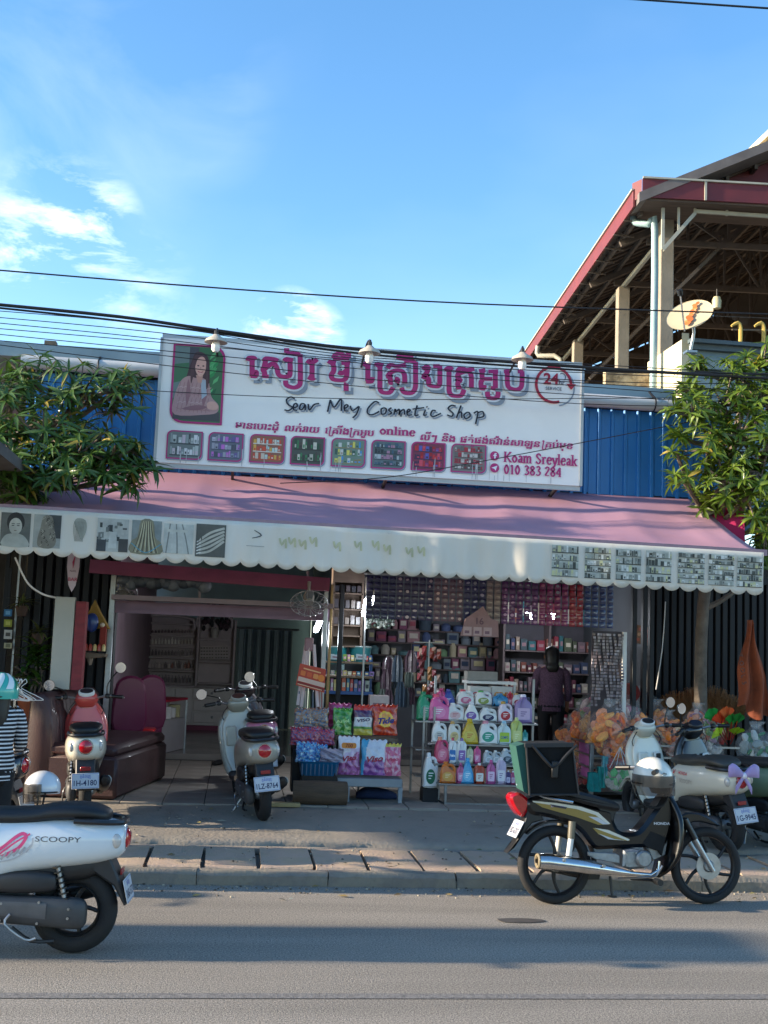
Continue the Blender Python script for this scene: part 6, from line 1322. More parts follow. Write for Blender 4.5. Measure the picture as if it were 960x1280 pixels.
a=at(*C6(172,970),2.7); b=at(*C6(430,965),2.7); h_=at(*C6(170,885),2.7).z-a.z
BK=thing('blue_basket','blue plastic basket of blue foil pouches on the log','basket',((a.x+b.x)/2,2.85,a.z)); m=MB('1c6088'); ww=(b.x-a.x)/2
prof=[(0,ww*.9,.14),(h_,ww,.17),(h_+.01,ww*1.04,.18),(h_+.01,ww*.96,.155),(.01,ww*.86,.12)]
m.loft([(z,0,0,x,y) for z,x,y in prof],28,'z',1,.35,cap=True); m.build('basket_body',VG,BK)
for i in range(9): m=MB('164e70'); m.box((-ww*.85+ww*.21*i,-.165,h_*.5),(.012,.012,h_*.8)); m.build('rib',VG,BK)
pouch('blue foil pouch standing at the left of the blue basket',215,885,130,125,2.82,'2858a0',blue)
pouch('blue and white foil pouch in the middle of the blue basket',300,885,110,110,2.86,'3c80c0',blue)
pouch('dull lilac clear pouch at the right of the blue basket',380,885,150,85,2.8,'8c8498',lambda u,v:['8c8498','706878','a89cac'][int(u*3+v*5)%3])
for i,(X,Yb,w_,h,fn,lab) in enumerate(((170,775,110,110,redm,'shiny red violet pouch at the left of the metallic row'),(255,775,110,115,redm,'shiny crimson pouch in the middle of the metallic row'),(345,775,110,100,redm,'shiny red pouch at the right of the metallic row'),(200,660,120,118,tan,'tan and grey pouch left of the sign easel foot'),(300,655,120,115,tan,'slate and tan pouch right of the sign easel foot'))):
    pouch(lab,X,Yb,w_,h,2.95+.12*(i>2),'7c2c4c',fn)
m=MB('3a4048'); a=at(*C6(130,890),2.98); b=at(*C6(400,660),2.98); m.box(((a.x+b.x)/2,3.15,(a.z+.27)/2+.1),(b.x-a.x,.3,a.z-.2)); m.box(((a.x+b.x)/2,3.2,at(*C6(200,775),2.98).z-.07),(b.x-a.x,.34,.13)); m.box(((a.x+b.x)/2,3.25,at(*C6(200,660),3.05).z-.08),(b.x-a.x,.3,.13)); solo('stepped_crate','dark stepped crate behind the blue basket','crate',m,DARKM)
LOG=mat('cut_log','5c4a3a',.9,var=.35,scale=6,bump=.6,stretch=(.6,5,5)); a=at(*C6(135,1125),2.45); b=at(*C6(480,1125),2.45); rr=.115
m=MB(); m.tube([(a.x,2.55,.27+rr),((a.x+b.x)/2,2.54,.272+rr),(b.x,2.56,.27+rr)],[rr,rr*1.05,rr],18,4); solo('timber_log','thick timber log lying on the terrace before the pouch display','log',m,LOG)
c=at(*C6(305,1010),2.72); m=MB(); m.tube([(c.x,2.72,c.z-.01),(c.x,2.95,c.z)],.185,22); solo('round_stump','dark round stump end under the blue basket','stump',m,mat('dark_stump','3c342e',.9,var=.3,scale=9,bump=.5))
m=MB('1c2c50'); a=at(*C6(660,1135),3.1); m.loft([(-.2,0,.0,.05,.03),(-.1,0,.03,.1,.06),(.1,0,.02,.1,.055),(.22,0,0,.05,.03)],14,'x',3,.8); m.T=MX(); m.v=[v+V((a.x,3.1,.3)) for v in m.v]; solo('folded_bag','dark blue folded bag under the low table','bag',m,VM)
# easel with red sign
ES=thing('sign_easel','white A shaped easel standing in the pouch display','easel',at(*C6(240,540),3.1),world=True)
for P in (((238,132),(188,530)),((268,132),(292,530)),((215,140),(165,520))):
    a=at(*C6(*P[0]),3.1+(.15 if P[0][0]==215 else 0)); b=at(*C6(*P[1]),3.0); m=MB(); m.bar(a,b,.03,.02); m.build('leg',mat('painted_white_wood','b8a8a8',.6,var=.15),ES)
a=at(*C6(238,100),3.12); m=MB(); m.box(a+V((0,0,-.05)),(.09,.08,.14),b=.01); m.build('top_block',mat('dusty_pink','8c6c70',.7),ES)
cn=[at(*C6(*q),2.95) for q in ((152,390),(335,440),(345,290),(180,252))]; SG=thing('price_sign','tilted red and orange printed sign hung on the white easel','sign',cn[0].lerp(cn[2],.5),world=True)
m=MB('b03c24'); hexa(m,*cn,0,.012); m.build('board',VP,SG)
ex=(cn[1]-cn[0]); ez=(cn[3]-cn[0]); m=MB(); W1=ex.length; H1=ez.length; ex.normalize(); ez.normalize(); nrm_=ex.cross(ez)*1
m.T=MX(((ex.x,ez.x,0,cn[0].x),(ex.y,ez.y,-1,cn[0].y-.003),(ex.z,ez.z,0,cn[0].z),(0,0,0,1)))
m.rect(.01,H1*.22,W1-.02,H1*.2,'c8a898'); m.rect(.01,.01,W1-.02,H1*.15,'7c1c18'); m.text('SALE 50%',.05,W1*.5,H1*.52,'d89050',0,.02,'CENTER',W1*.8) if 0 else None
for k in range(4): m.rrect(W1*(.08+.22*k),H1*.5,W1*.17,H1*.22,.01,['d06c30','c8542c','d88848','c04428'][k])
m.rect(W1*.15,H1*.8,W1*.6,H1*.06,'d8a070'); m.disc(W1*.8,H1*.6,.035,'d8782c'); m.rect(W1*.05,H1*.06,W1*.85,H1*.04,'d0a080'); m.build('print',VP,SG)
for X in (175,215,240,262,300,318): 
    a=at(*C6(X,430),3.05); b=at(*C6(X,535),3.05); m=MB(rng.choice(['6c7c50','8c6c58','a8a094','5c6878','8c4c48'])); m.bar(a,b,.028,.012); solo('hanging_sachet_strip','narrow sachet strip hanging below the red sign','sachet strip',m,VP,'strips under the red sign')
# blue rack with tubs and goods
BR=thing('blue_rack','blue shelved rack of packets behind the pouches','rack',at(435,900,3.7),world=True)
a=at(404,866,3.7); b=at(466,868,3.7)
for py in (866,846,828): z_=at(430,py,3.7).z; m=MB(); m.box(((a.x+b.x)/2,3.85,z_),(b.x-a.x,.3,.035 if py==866 else .02)); m.build('shelf',mat('blue_enamel','1c4880',.4,var=.1) if py==866 else WOOD,BR)
for q in (a,b): m=MB(); m.box((q.x,3.98,1.0),(.03,.03,1.45)); m.build('upright',mat('blue_enamel'),BR)
m=MB(); m.box(((a.x+b.x)/2,4.0,1.25),(b.x-a.x,.02,.5)); m.build('back_panel',DARKM,BR)
cols=['6c8c3c','b8583c','8c6cac','b88ca8','3c7c9c','7c5ca0','c8b878','b84040','a0a8a0','c0b8a0','3c5c8c']
for r_,py,hh in ((0,864,.13),(1,844,.05),(2,826,.07)):
    x=a.x+.03; i=0
    while x<b.x-.04:
        wd=rng.uniform(.03,.055); m=MB(cols[(i*3+r_*5)%11]); zb=at(430,py,3.7).z; h1=hh*rng.uniform(.8,1.1); m.box((x+wd/2,3.78,zb+h1/2),(wd*.92,.05,h1),b=.003); m.T=front((x+wd/2,3.753,zb+h1*.5)); m.rect(-wd*.3,-h1*.2,wd*.6,h1*.35,rng.choice(['d0d0c8','b8a0a0','202838','d8c890'])); solo('packet','small packet in the row on the blue rack','packet',m,VG,'packets on the blue rack'); x+=wd+.004; i+=1
for i,(X0,X1,lab) in enumerate(((332,484,'left teal tub with translucent handle on the blue rack'),(498,642,'right teal tub with translucent handle on the blue rack'))):
    a=at(*C6(X0,262),3.7); b=at(*C6(X1,262),3.7); c=at(*C6(X0,160),3.7); r_=(b.x-a.x)/2; h_=c.z-a.z; T=thing('tub',lab,'tub',((a.x+b.x)/2,3.85,a.z+.01),0,'teal tubs'); m=MB('1c6c74'); m.lathe([(0,0),(r_*.86,0),(r_,h_),(r_*1.03,h_),(r_*1.03,h_+.012),(r_*.95,h_+.012),(r_*.84,.02),(0,.02)],n=24); m.build('tub_body',VG,T)
    m=MB('a8b8b8'); m.torus((0,0,h_+.02),r_*1.0,.007,'z',26,6); m.build('rim_handle',VG,T); m=MB('8898a0'); m.T=front((0,-r_*.955,h_*.5),tilt=R(-6)); m.rect(-r_*.45,-h_*.2,r_*.9,h_*.35); m.rect(-r_*.3,-h_*.08,r_*.6,h_*.08,'5c3c4c'); m.build('tub_label',VP,T)
a=at(*C6(625,540),3.5); b=at(*C6(752,460),3.5); m=MB('b8a8a4'); m.box(((a.x+b.x)/2,3.6,(a.z+b.z)/2),(b.x-a.x,.16,b.z-a.z),b=.004); m.T=front(((a.x+b.x)/2,3.517,(a.z+b.z)/2)); m.rect(-.07,-.03,.14,.02,'8c6c70'); solo('tissue_box','pale pink box on top of the pouches beside the blue rack','box',m,VM)
# tall framed cabinet with goods above the tubs
FC=thing('display_cabinet','narrow wooden wall cabinet with shelves above the teal tubs','cabinet',at(436,815,3.75),world=True)
a=at(414,810,3.75); b=at(455,705,3.75); cx=(a.x+b.x)/2; wd=b.x-a.x
WB=mat('dim_timber','5c4c40',.7,var=.2,scale=5,stretch=(1,1,3)); MB().box((cx,3.95,(a.z+b.z)/2),(wd,.03,b.z-a.z)).build('back_board',WB,FC)
for q in (a.x,b.x): MB().box((q,3.85,(a.z+b.z)/2),(.025,.22,b.z-a.z)).build('side_board',WB,FC)
for py in (808,795,782,762,742,722): MB().box((cx,3.85,at(435,py,3.75).z),(wd,.22,.015)).build('shelf',WB,FC)
MB().box((cx,3.74,at(435,716,3.75).z),(wd+.02,.015,.22)).build('door',WB,FC)
for py in (781,761,741):
    for j in range(5): m=MB(rng.choice(['2c2c34','4c4448','3c3840','5c5048'])); h1=rng.uniform(.07,.1); m.box((a.x+.04+wd*.19*j,3.8,at(435,py,3.75).z+h1/2+.008),(.045,.05,h1)); solo('packet','dim packet in the narrow wall cabinet','packet',m,VG,'packets in the wall cabinet')
# ---- hanging sachet strips ----
ROD=thing('strip_rail','long rail holding the hanging sachet strips under the awning','rail',at(460,722,3.2),world=True); a=at(455,718,3.2); b=at(775,742,3.2); MB().bar(V((a.x,3.2,2.62)),V((b.x,3.2,2.62)),.02).build('rail',STEEL,ROD)
PAL=[(4,'24264c','3a3c70','navy'),(5,'3a3454','b8a0a8','navy and pink'),(4,'6c5460','c8a8a8','dusty pink'),(3,'34345c','9c94ac','indigo'),(2,'8c7c78','a89488','plain beige'),(5,'5c2c60','a8709c','violet'),(4,'7c2458','b4607c','magenta'),(2,'8c1c2c','b83c48','crimson'),(5,'2c3c68','68789c','slate blue')]
x=462
for n_,c_a,c_b,word in PAL:
    for k in range(n_):
        if x>772: break
        p=at(x,745,3.2); wd=.07; L0=.47 if word!='slate blue' else .5; m=MB(c_a)
        for j in range(7):
            z_=2.6-.066*j; bul=.012; 
            m.grid(lambda u,v:((u-.5)*wd+p.x,3.2-bul*math.sin(PI*u)*math.sin(PI*v)-rng.uniform(0,.003),z_-.062*v),3,3,c_a)
            m.T=front((p.x+rng.uniform(-.006,.006),3.2-bul-.004,z_-.03+rng.uniform(-.006,.006)))@MX.Rotation(rng.uniform(-.3,.3),4,'Z'); m.disc(0,0,rng.uniform(.012,.024),rng.choice([c_b,c_b,c_a,'8c8890']),rng.uniform(.008,.018),8) if True and word not in('navy','plain beige','slate blue') else m.rect(-.02,-.008,.04,.012,c_b); m.T=MX()
        solo('sachet_strip','%s strip of sachets hanging under the awning'%word,'sachet strip',m,VFOIL,'%s sachet strips'%word,base=V((p.x,3.2,2.12))); x+=9.4
# cardboard hanging sign "16"
a=at(580,795,3.15); b=at(616,768,3.15); T=thing('cardboard_hanger','pinkish cardboard hanger reading 16 below the sachet strips','hanger',(a.x,3.1,a.z),world=True); m=MB('9c7c7c'); m.slab([(a.x-.05,a.z),(b.x+.06,a.z),(b.x+.05,b.z-.07),(b.x-.03,b.z-.05),(b.x-.12,b.z+.08),(a.x+.0,b.z-.06)],3.1,3.11); m.build('card',VM,T)
m=MB(); m.T=front((a.x,3.095,a.z)); m.text('16',.1,.1,.13,'6c4c58',0,.01); 
for k in range(3): m.rect(-.02+.11*k,.01,.09,.09,'b89c9c'); m.rect(-.005+.11*k,.03,.05,.03,'7c5c6c')
m.build('print',VP,T)
# ---- board with dangling strips at the right post ----
HB=thing('accessory_board','white edged board hung with grey strings of hair clips','board',at(762,905,3.3),world=True)
a=at(742,903,3.35); b=at(784,790,3.35); m=MB(); m.box((b.x-.02,3.38,(a.z+b.z)/2),(.05,.03,b.z-a.z),b=.004); m.build('edge_post',WHITEM,HB); m=MB(); m.box(((a.x+b.x)/2-.02,3.4,(a.z+b.z)/2),(b.x-a.x,.015,b.z-a.z)); m.build('board',mat('dim_board','4c4448',.8),HB)
for i in range(9):
    x=a.x-.02+i*(b.x-a.x-.05)/8; L1=rng.uniform(.6,1.05); T=None; m=MB(); n_=int(L1/.035)
    for j in range(n_): m.box((x+.012*math.sin(j*.5+i),3.33-.02*math.sin(j*.3+i*2),b.z-.04-.035*j),(.03,.01,.026),rng.choice(['6c6068','84787c','584c54','948890']),rz=rng.uniform(-.6,.6))
    solo('clip_string','grey string of hair clips hanging on the white edged board','clip string',m,VG,'strings of hair clips',base=V((x,3.33,b.z-L1)))
# ---- stock shelving in the right half ----
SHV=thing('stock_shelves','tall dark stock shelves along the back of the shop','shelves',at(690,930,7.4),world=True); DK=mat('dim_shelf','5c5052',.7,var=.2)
YB=7.5; a=at(627,930,YB); b=at(742,930,YB)
lev=[(905,.16),(885,.16),(866,.2),(842,.16),(815,.22),(780,.3)]
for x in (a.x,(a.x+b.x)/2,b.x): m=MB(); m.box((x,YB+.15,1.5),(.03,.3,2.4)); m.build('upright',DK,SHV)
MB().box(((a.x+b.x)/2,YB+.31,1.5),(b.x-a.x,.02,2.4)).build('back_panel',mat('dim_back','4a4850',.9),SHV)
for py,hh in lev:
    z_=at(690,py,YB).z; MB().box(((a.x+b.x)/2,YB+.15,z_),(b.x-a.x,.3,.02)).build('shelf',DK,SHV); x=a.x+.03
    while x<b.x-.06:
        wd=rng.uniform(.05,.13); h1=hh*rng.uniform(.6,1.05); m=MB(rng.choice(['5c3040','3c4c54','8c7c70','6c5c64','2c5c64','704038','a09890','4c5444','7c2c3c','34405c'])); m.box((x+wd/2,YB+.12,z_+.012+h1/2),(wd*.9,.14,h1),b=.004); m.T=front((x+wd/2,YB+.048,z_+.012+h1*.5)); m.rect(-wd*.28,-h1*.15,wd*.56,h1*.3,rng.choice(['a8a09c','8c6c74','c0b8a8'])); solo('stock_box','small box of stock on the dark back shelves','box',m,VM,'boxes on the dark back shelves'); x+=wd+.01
# side shelves and counter in the middle of the shop
CT=thing('glass_counter','dark glass fronted counter in the middle of the shop','counter',at(590,900,6.5),world=True); a=at(545,900,6.5); b=at(650,900,6.5)
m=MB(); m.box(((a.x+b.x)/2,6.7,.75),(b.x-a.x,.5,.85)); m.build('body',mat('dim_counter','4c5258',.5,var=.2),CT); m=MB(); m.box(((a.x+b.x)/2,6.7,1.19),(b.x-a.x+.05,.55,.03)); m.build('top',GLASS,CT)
WS_=thing('wall_shelves','long packed wall shelves at the far end of the shop','shelves',at(560,850,8.6),world=True)
LV=(785,801,817,833,850,868)
for py in LV:
    a=at(458,py,8.5); b=at(645,py,8.5); MB().box(((a.x+b.x)/2,8.6,a.z-.012),(b.x-a.x,.25,.02)).build('shelf',DK,WS_); x=a.x+.02
    while x<b.x-.1:
        wd=rng.uniform(.06,.24); hh=rng.uniform(.06,.23); m=MB(rng.choice(['5c8088','8c8490','4c5c84','94a09c','84506c','707c88','a8a49c','6c8c6c','a07c84','3c4c5c','b0a890'])); m.box((x+wd/2,8.58,a.z+hh/2),(wd*.9,.12,hh),b=.006,rz=R(rng.uniform(-9,9))) if rng.random()<.6 else m.lathe([(0,0),(wd*.4,0),(wd*.42,hh*.7),(wd*.2,hh),(0,hh)],(x+wd/2,8.5,a.z),12); m.T=front((x+wd/2,8.498,a.z+hh*.5)); m.rect(-wd*.3,-hh*.2,wd*.6,hh*.35,rng.choice(['c8c0b8','a05060','30405c','d0c8a0'])); solo('stock_box','packaged goods on the far wall shelves of the shop','box',m,VM,'goods on the far wall shelves'); x+=wd+.008
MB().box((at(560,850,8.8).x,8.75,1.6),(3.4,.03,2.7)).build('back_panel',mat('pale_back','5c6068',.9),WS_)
for i in range(12):
    px,py=rng.uniform(478,524),rng.uniform(806,862); p=at(px,py,5.6+rng.uniform(-.3,.3)); c=rng.choice(['4c3c48','5c6870','384858','6c4850','54605c']); m=MB(c); w1,h1=rng.uniform(.1,.16),rng.uniform(.2,.34); m.grid(lambda u,v:(p.x+(u-.5)*w1*(.5+.5*min(1,v*3)),p.y-.02*math.sin(PI*u)-.012*math.sin(u*17+i),p.z-h1*v),8,6,c); m.bar(p,p+V((0,0,.08)),.004)
    solo('hanging_bag','dim packet hanging from the ceiling rails in the middle of the shop','bag',m,VFOIL,'packets hanging inside the shop')
# silk flowers, white, under the strips
m=MB()
for i in range(70): p=at(rng.uniform(456,492),rng.uniform(770,784),4.4); c=rng.choice(['8c9490','b0b8b0','5c6c64','3c4c44']); m.ball(p,(.03,.02,.022),c,6,4)
FB=solo('flower_bunch','bunch of small white artificial flowers hung under the navy strips','flowers',m,VM); FB['kind']='stuff' if 0 else 'thing'
# stand with hanging red packets
p=at(535,880,4.3); T=thing('packet_stand','slim stand hung with red and amber packets behind the bottles','stand',(p.x,4.3,.3),world=True); a=at(537,800,4.3); MB().tube([(a.x,4.3,.32),(a.x,4.3,a.z)],.012,6).build('pole',STEEL,T)
m=MB(); m.bar(a+V((-.18,0,-.03)),a+V((.18,0,-.03)),.012); m.build('arm',STEEL,T)
for i in range(26):
    x,y=rng.uniform(524,550),rng.uniform(812,868); q=at(x,y,4.25+rng.uniform(-.05,.05)); m=MB(rng.choice(['7c2028','8c3828','9c6830','5c1820','a08070'])); w1=.05; m.add([q+V((-w1/2,0,-.04)),q+V((w1/2,.01,-.045)),q+V((w1/2,0,.05)),q+V((-w1/2,.01,.045)),q+V((0,-.02,0))],[(0,1,4),(1,2,4),(2,3,4),(3,0,4)]); m.build('packet',VFOIL,T)
# ---- salon half ----
SU=thing('salon_shelving','wide pale salon shelf unit with arched tops and drawers below','cabinet',at(235,912,10.8),world=True); SM=mat('pale_laminate','b3a8aa',.6,var=.1); SM2=mat('pale_cabinet','c6c0bc',.5,var=.08)
YC=10.8
def pb(name,x0,y0,x1,y1,Y,d,mt,par=SU): m=MB(); a=at(x0,y1,Y); b=at(x1,y1+(x1-x0)*.015,Y); c=at(x0,y0,Y); m.box(((a.x+b.x)/2,Y+d/2,(a.z+c.z)/2),(b.x-a.x,d,c.z-a.z),b=.008); return m.build(name,mt,par)
pb('base_cabinet',190,858,291,905,YC,.5,SM2); pb('plinth',190,905,291,914,YC+.02,.45,PINKL)
for x0,x1 in ((192,216),(217,239)): pb('door',x0,860,x1,903,YC-.02,.02,SM2)
for y0,y1 in ((860,873),(875,888),(890,903)): 
    d=pb('drawer',241,y0,289,y1,YC-.02,.02,SM2); q=at(265,(y0+y1)/2,YC-.03); m=MB(); m.ball(q,.025); m.build('drawer_knob',STEEL,d)
pb('back_panel',168,770,292,858,YC+.3,.03,SM)
for y in (777,792,806,820,836,855): pb('shelf',170,y,243,y+2,YC,.3,SM)
for y in (798,826,853): pb('shelf',246,y,289,y+2,YC,.3,SM)
pb('divider',243,768,246,858,YC,.3,SM); pb('divider',289,775,292,858,YC,.3,SM); pb('divider',167,785,170,858,YC,.3,SM)
def archp(x0,x1,yt,yb):
    a=at(x0,yb,YC); b=at(x1,yb,YC); t=at(x0,yt,YC).z; m=MB(); P=[(a.x,a.z),(a.x,a.z+.1)]+[((a.x+b.x)/2-(b.x-a.x)/2*math.cos(PI*i/14),a.z+.1+(t-a.z-.1)*math.sin(PI*i/14)**.6) for i in range(15)]+[(b.x,a.z)]
    m.tube([(x,YC,z) for x,z in P],.025,6); m.build('arch_trim',SM,SU)
archp(170,243,768,784); archp(246,290,768,784)
for py,cs,hh in ((791,['5c4c54','6c5c64'],.06),(805,['c8c4c0','e0dcd4','a8a098'],.11),(819,['8c8488','6c6468'],.1),(835,['a89c9c','c8bcb8','8c5c50','5c5458'],.12),(853,['5c5458','7c7478'],.14)):
    for i in range(17):
        px=174+i*4.1; p=at(px,py,YC+.1); m=MB(rng.choice(cs)); r_=.021; h1=hh*rng.uniform(.75,1.1); m.lathe([(0,0),(r_,0),(r_,h1*.65),(r_*.4,h1*.75),(r_*.4,h1),(0,h1)],n=8); T=solo('nail_polish_bottle','tiny bottle in the rows on the salon shelf unit','bottle',m,VG,'tiny bottles on the salon shelves'); T.location=p
p=at(268,797,YC+.1); T=thing('vase_of_flowers','small white vase of dark flowers on the salon shelf','vase',p); MB('a8a49c').lathe([(0,0),(.06,0),(.08,.12),(.065,.16),(0,.16)],n=14).build('vase',VG,T); m=MB('1c2024')
for i in range(60): d=V((rng.gauss(0,1),rng.gauss(0,.4),rng.gauss(.5,.8))).normalized()*rng.uniform(.1,.28); m.ball(d+V((0,0,.32)),(.04,.02,.05),rng.choice(['1c2024','2c3034','403038']),6,4)
m.build('flower_mass',VM,T,kind='stuff')
for k,(px,py) in enumerate(((252,815),(270,815))):
    for i in range(4):
        for j in range(5): p=at(px+j*3.4,py-5+i*4,YC+.1); m=MB('1c1a1e'); m.box(p,(.03,.03,.02)); solo('nail_colour_chip','dark chip in the colour swatch grids on the salon shelf','chip',m,VG,'colour chips on the salon shelf')
pb('swatch_board',249,806,287,824,YC+.14,.02,mat('pale_laminate')) 
CU=thing('salon_curtain','pale curtain with dark folds at the back of the salon','curtain',at(328,880,11.5),world=True); a=at(294,885,11.5); b=at(362,885,11.5); t=at(294,786,11.5).z
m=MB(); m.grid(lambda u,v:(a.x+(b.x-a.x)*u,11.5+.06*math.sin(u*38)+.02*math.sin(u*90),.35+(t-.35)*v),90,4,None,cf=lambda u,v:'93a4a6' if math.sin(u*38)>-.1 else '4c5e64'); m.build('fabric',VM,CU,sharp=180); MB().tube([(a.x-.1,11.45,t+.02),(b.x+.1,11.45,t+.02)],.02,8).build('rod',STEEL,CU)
# glass case, stools, magenta chairs
GC=thing('glass_showcase','low glass showcase with red top and boxes of stock in the salon','showcase',at(205,945,6.3),world=True)
a=at(176,945,6.3); X0,X1=a.x,at(240,930,7.6).x-.05; RED=mat('red_laminate','9c1c34',.4,var=.1)
m=MB(); m.bar((X0,6.3,1.02),(X0+.35,7.5,1.02),.34,.03); m.v=[v for v in m.v]; m.build('top',RED,GC)
for q in ((X0-.12,6.3),(X0+.15,6.35),(X0+.25,7.5),(X0+.5,7.45)): MB().box((q[0],q[1],.66),(.025,.025,.7)).build('post',STEEL,GC)
m=MB(); m.bar((X0+.02,6.35,.55),(X0+.35,7.45,.55),.3,.42); m.build('body',mat('white_laminate','9c9698',.4,var=.1),GC)
for i in range(7): m=MB(rng.choice(['b8b4b0','a09ca0','8c3c4c','a8a078','c8c4c0'])); y_=6.4+.19*i; m.box((X0+.03+.05*i,y_,.83),(.16,.12,rng.uniform(.12,.2)),b=.005); solo('stock_box','pale box on the low glass showcase','box',m,VM,'boxes on the low showcase')
def salon_chair(lab,p,rz):
    T=thing('salon_chair',lab,'chair',p,rz,'magenta salon chairs'); CC='540c34'
    MB(CC).box((0,0,.36),(.5,.5,.2),b=.05).build('seat',VG,T)
    m=MB(CC); m.slab([(-.25,.42),(.25,.42),(.27,.8),(.2,1.0),(0,1.06),(-.2,1.0),(-.27,.8)],.17,.27,.03,k=3); m.build('backrest',VG,T)
    for s in(-1,1): m=MB(CC); m.box((s*.24,0,.52),(.06,.46,.2),b=.025); m.build('armrest',VG,T)
    for s in(-1,1):
        for t in(-1,1): m=MB('a08040'); m.tube([(s*.2,t*.2,.27),(s*.23,t*.23,0)],.012,6); m.build('leg',VG,T)
    return T
p=at(156,900,5.2); salon_chair('nearer magenta salon chair behind the coral scooter',(p.x,5.2,.33),R(-160)).scale=(.72,.72,1.0); p=at(182,900,5.8); salon_chair('farther magenta salon chair beside the red stool',(p.x,5.8,.33),R(-160)).scale=(.7,.7,1.0)
p=at(174,925,5.6); T=thing('plastic_stool','red plastic stool beside the magenta chairs','stool',(p.x+.05,5.3,.32)); MB('9c1018').box((0,0,.42),(.32,.32,.05),b=.02).build('seat',VG,T); MB('9c1018').box((0,0,.36),(.29,.29,.08),b=.01).build('apron',VG,T)
for s in(-1,1):
    for t in(-1,1): m=MB('9c1018'); m.loft([(0,s*.15,t*.15,.04,.04),(.38,s*.12,t*.12,.05,.05)],8,'z',1,.5); m.build('leg',VG,T)
# fans and lamps
def fan(lab,p,r,tilt):
    T=thing('wall_fan',lab,'fan',p); q=MX.Rotation(tilt,4,'X'); m=MB('8c8c90'); m.T=q
    for i in range(18): a=2*PI*i/18; m.tube([(.03*math.cos(a),.0-.08,.03*math.sin(a)),(r*.6*math.cos(a),-.09,r*.6*math.sin(a)),(r*math.cos(a),-.03,r*math.sin(a)),(r*.6*math.cos(a),.05,r*.6*math.sin(a))],.003,4,2)
    for rr_ in (r,r*.6): m.torus((0,-.03 if rr_==r else -.09,0),rr_,.004,'y',26,5)
    m.build('cage',VG,T)
    for k in range(3): m=MB('6c7074'); m.T=q@MX.Rotation(k*2.09,4,'Y'); m.loft([(.02,0,0,.02,.004),(r*.5,0,.01,.05,.005),(r*.85,0,0,.03,.004)],8,'z',1,1); m.build('blade',VG,T)
    m=MB('8c8880'); m.T=q; m.lathe([(0,-.02),(.05,-.02),(.06,.08),(.03,.14),(0,.14)],axis='y'); m.tube([(0,.12,0),(0,.2,.1)],.02,8); m.build('motor',VG,T)
fan('larger wall fan tilted down beside the lit lamp',at(386,752,3.2),.2,R(50)); fan('smaller wall fan at the left post of the salon opening',at(155,739,3.9),.15,R(40))
def lamp(lab,px0,py0,px1,py1,Y,r,pw=1.2):
    a,b=at(px0,py0,Y),at(px1,py1,Y); T=thing('lit_lamp',lab,'lamp',a,world=True); m=MB(); m.tube([a,a.lerp(b,.1),b.lerp(a,.1),b],[r*.5,r,r,r*.5],12); m.build('tube',mat('lit_tube','e8f0ff',.5,emit=20),T); m=MB(); m.tube([a,a+(a-b).normalized()*.08],r*.6,8); m.build('socket',STEEL,T)
    pl=bpy.data.lights.new('lamp_light','POINT'); pl.energy=pw; pl.shadow_soft_size=.06; pl.color=(.86,.93,1); lo=bpy.data.objects.new('lamp_light',pl); COL.objects.link(lo); lo.parent=T; lo.location=WM[T.name].inverted()@(b+V((0,-.02,-.08)))
lamp('bright energy saving lamp hanging in the salon beside the fan',402,772,394,790,4.3,.03,13); lamp('lit lamp at the post left of the sachet strips',457,748,453,770,3.45,.011); lamp('lit ceiling lamp deep in the shop above the woman',656,768,667,771,6.5,.035,4); lamp('second lit ceiling lamp deep in the shop right of the woman',688,770,697,771,6.3,.035,4)
lamp('short lit lamp among the navy sachet strips',467,745,465,757,3.35,.009)
m=MB('4c545c')
for i in range(16): p=at(158+6.5*i,726+i*.35,3.5); m.ball(p+V((0,0,rng.uniform(-.02,.03))),(rng.uniform(.07,.12),.09,rng.uniform(.06,.09)),rng.choice(['3c444c','4c545c','5c6268']),10,7)
solo('folded_tarp','crumpled grey tarpaulin stowed on the loft shelf above the salon','tarp',m,mat('grey_tarp',None,.5,var=.5,scale=7,bump=1,bscale=14),sharp=180)
# sofa
A0=V((-1.93,2.62,.29)); T=thing('leather_sofa','brown ribbed leather bench sofa left of the salon opening','sofa',A0,R(-11)); LE=mat('brown_leather','3d2324',.55,var=.2,scale=5,bump=.3,bscale=60,coat=.15)
m=MB(); m.slab([(0,.02),(.2,.02),(.24,.4),(.17,.93),(.05,.98),(-.03,.9),(-.04,.3)],0,1.9,.03,k=2); m.build('backrest',LE,T,sharp=60)
for i in range(13): m=MB(); y=.1+.135*i; m.loft([(.42,.225,y+.06,.03,.055),(.7,.19,y+.06,.035,.06),(.93,.14,y+.06,.03,.055)],10,'z',2,.8); m.build('back_rib',LE,T)
m=MB(); m.box((.52,.95,.2),(.72,1.9,.4),b=.03); m.build('seat_base',LE,T); m=MB(); m.box((.5,.95,.45),(.72,1.88,.12),b=.04); m.build('seat_cushion',LE,T)
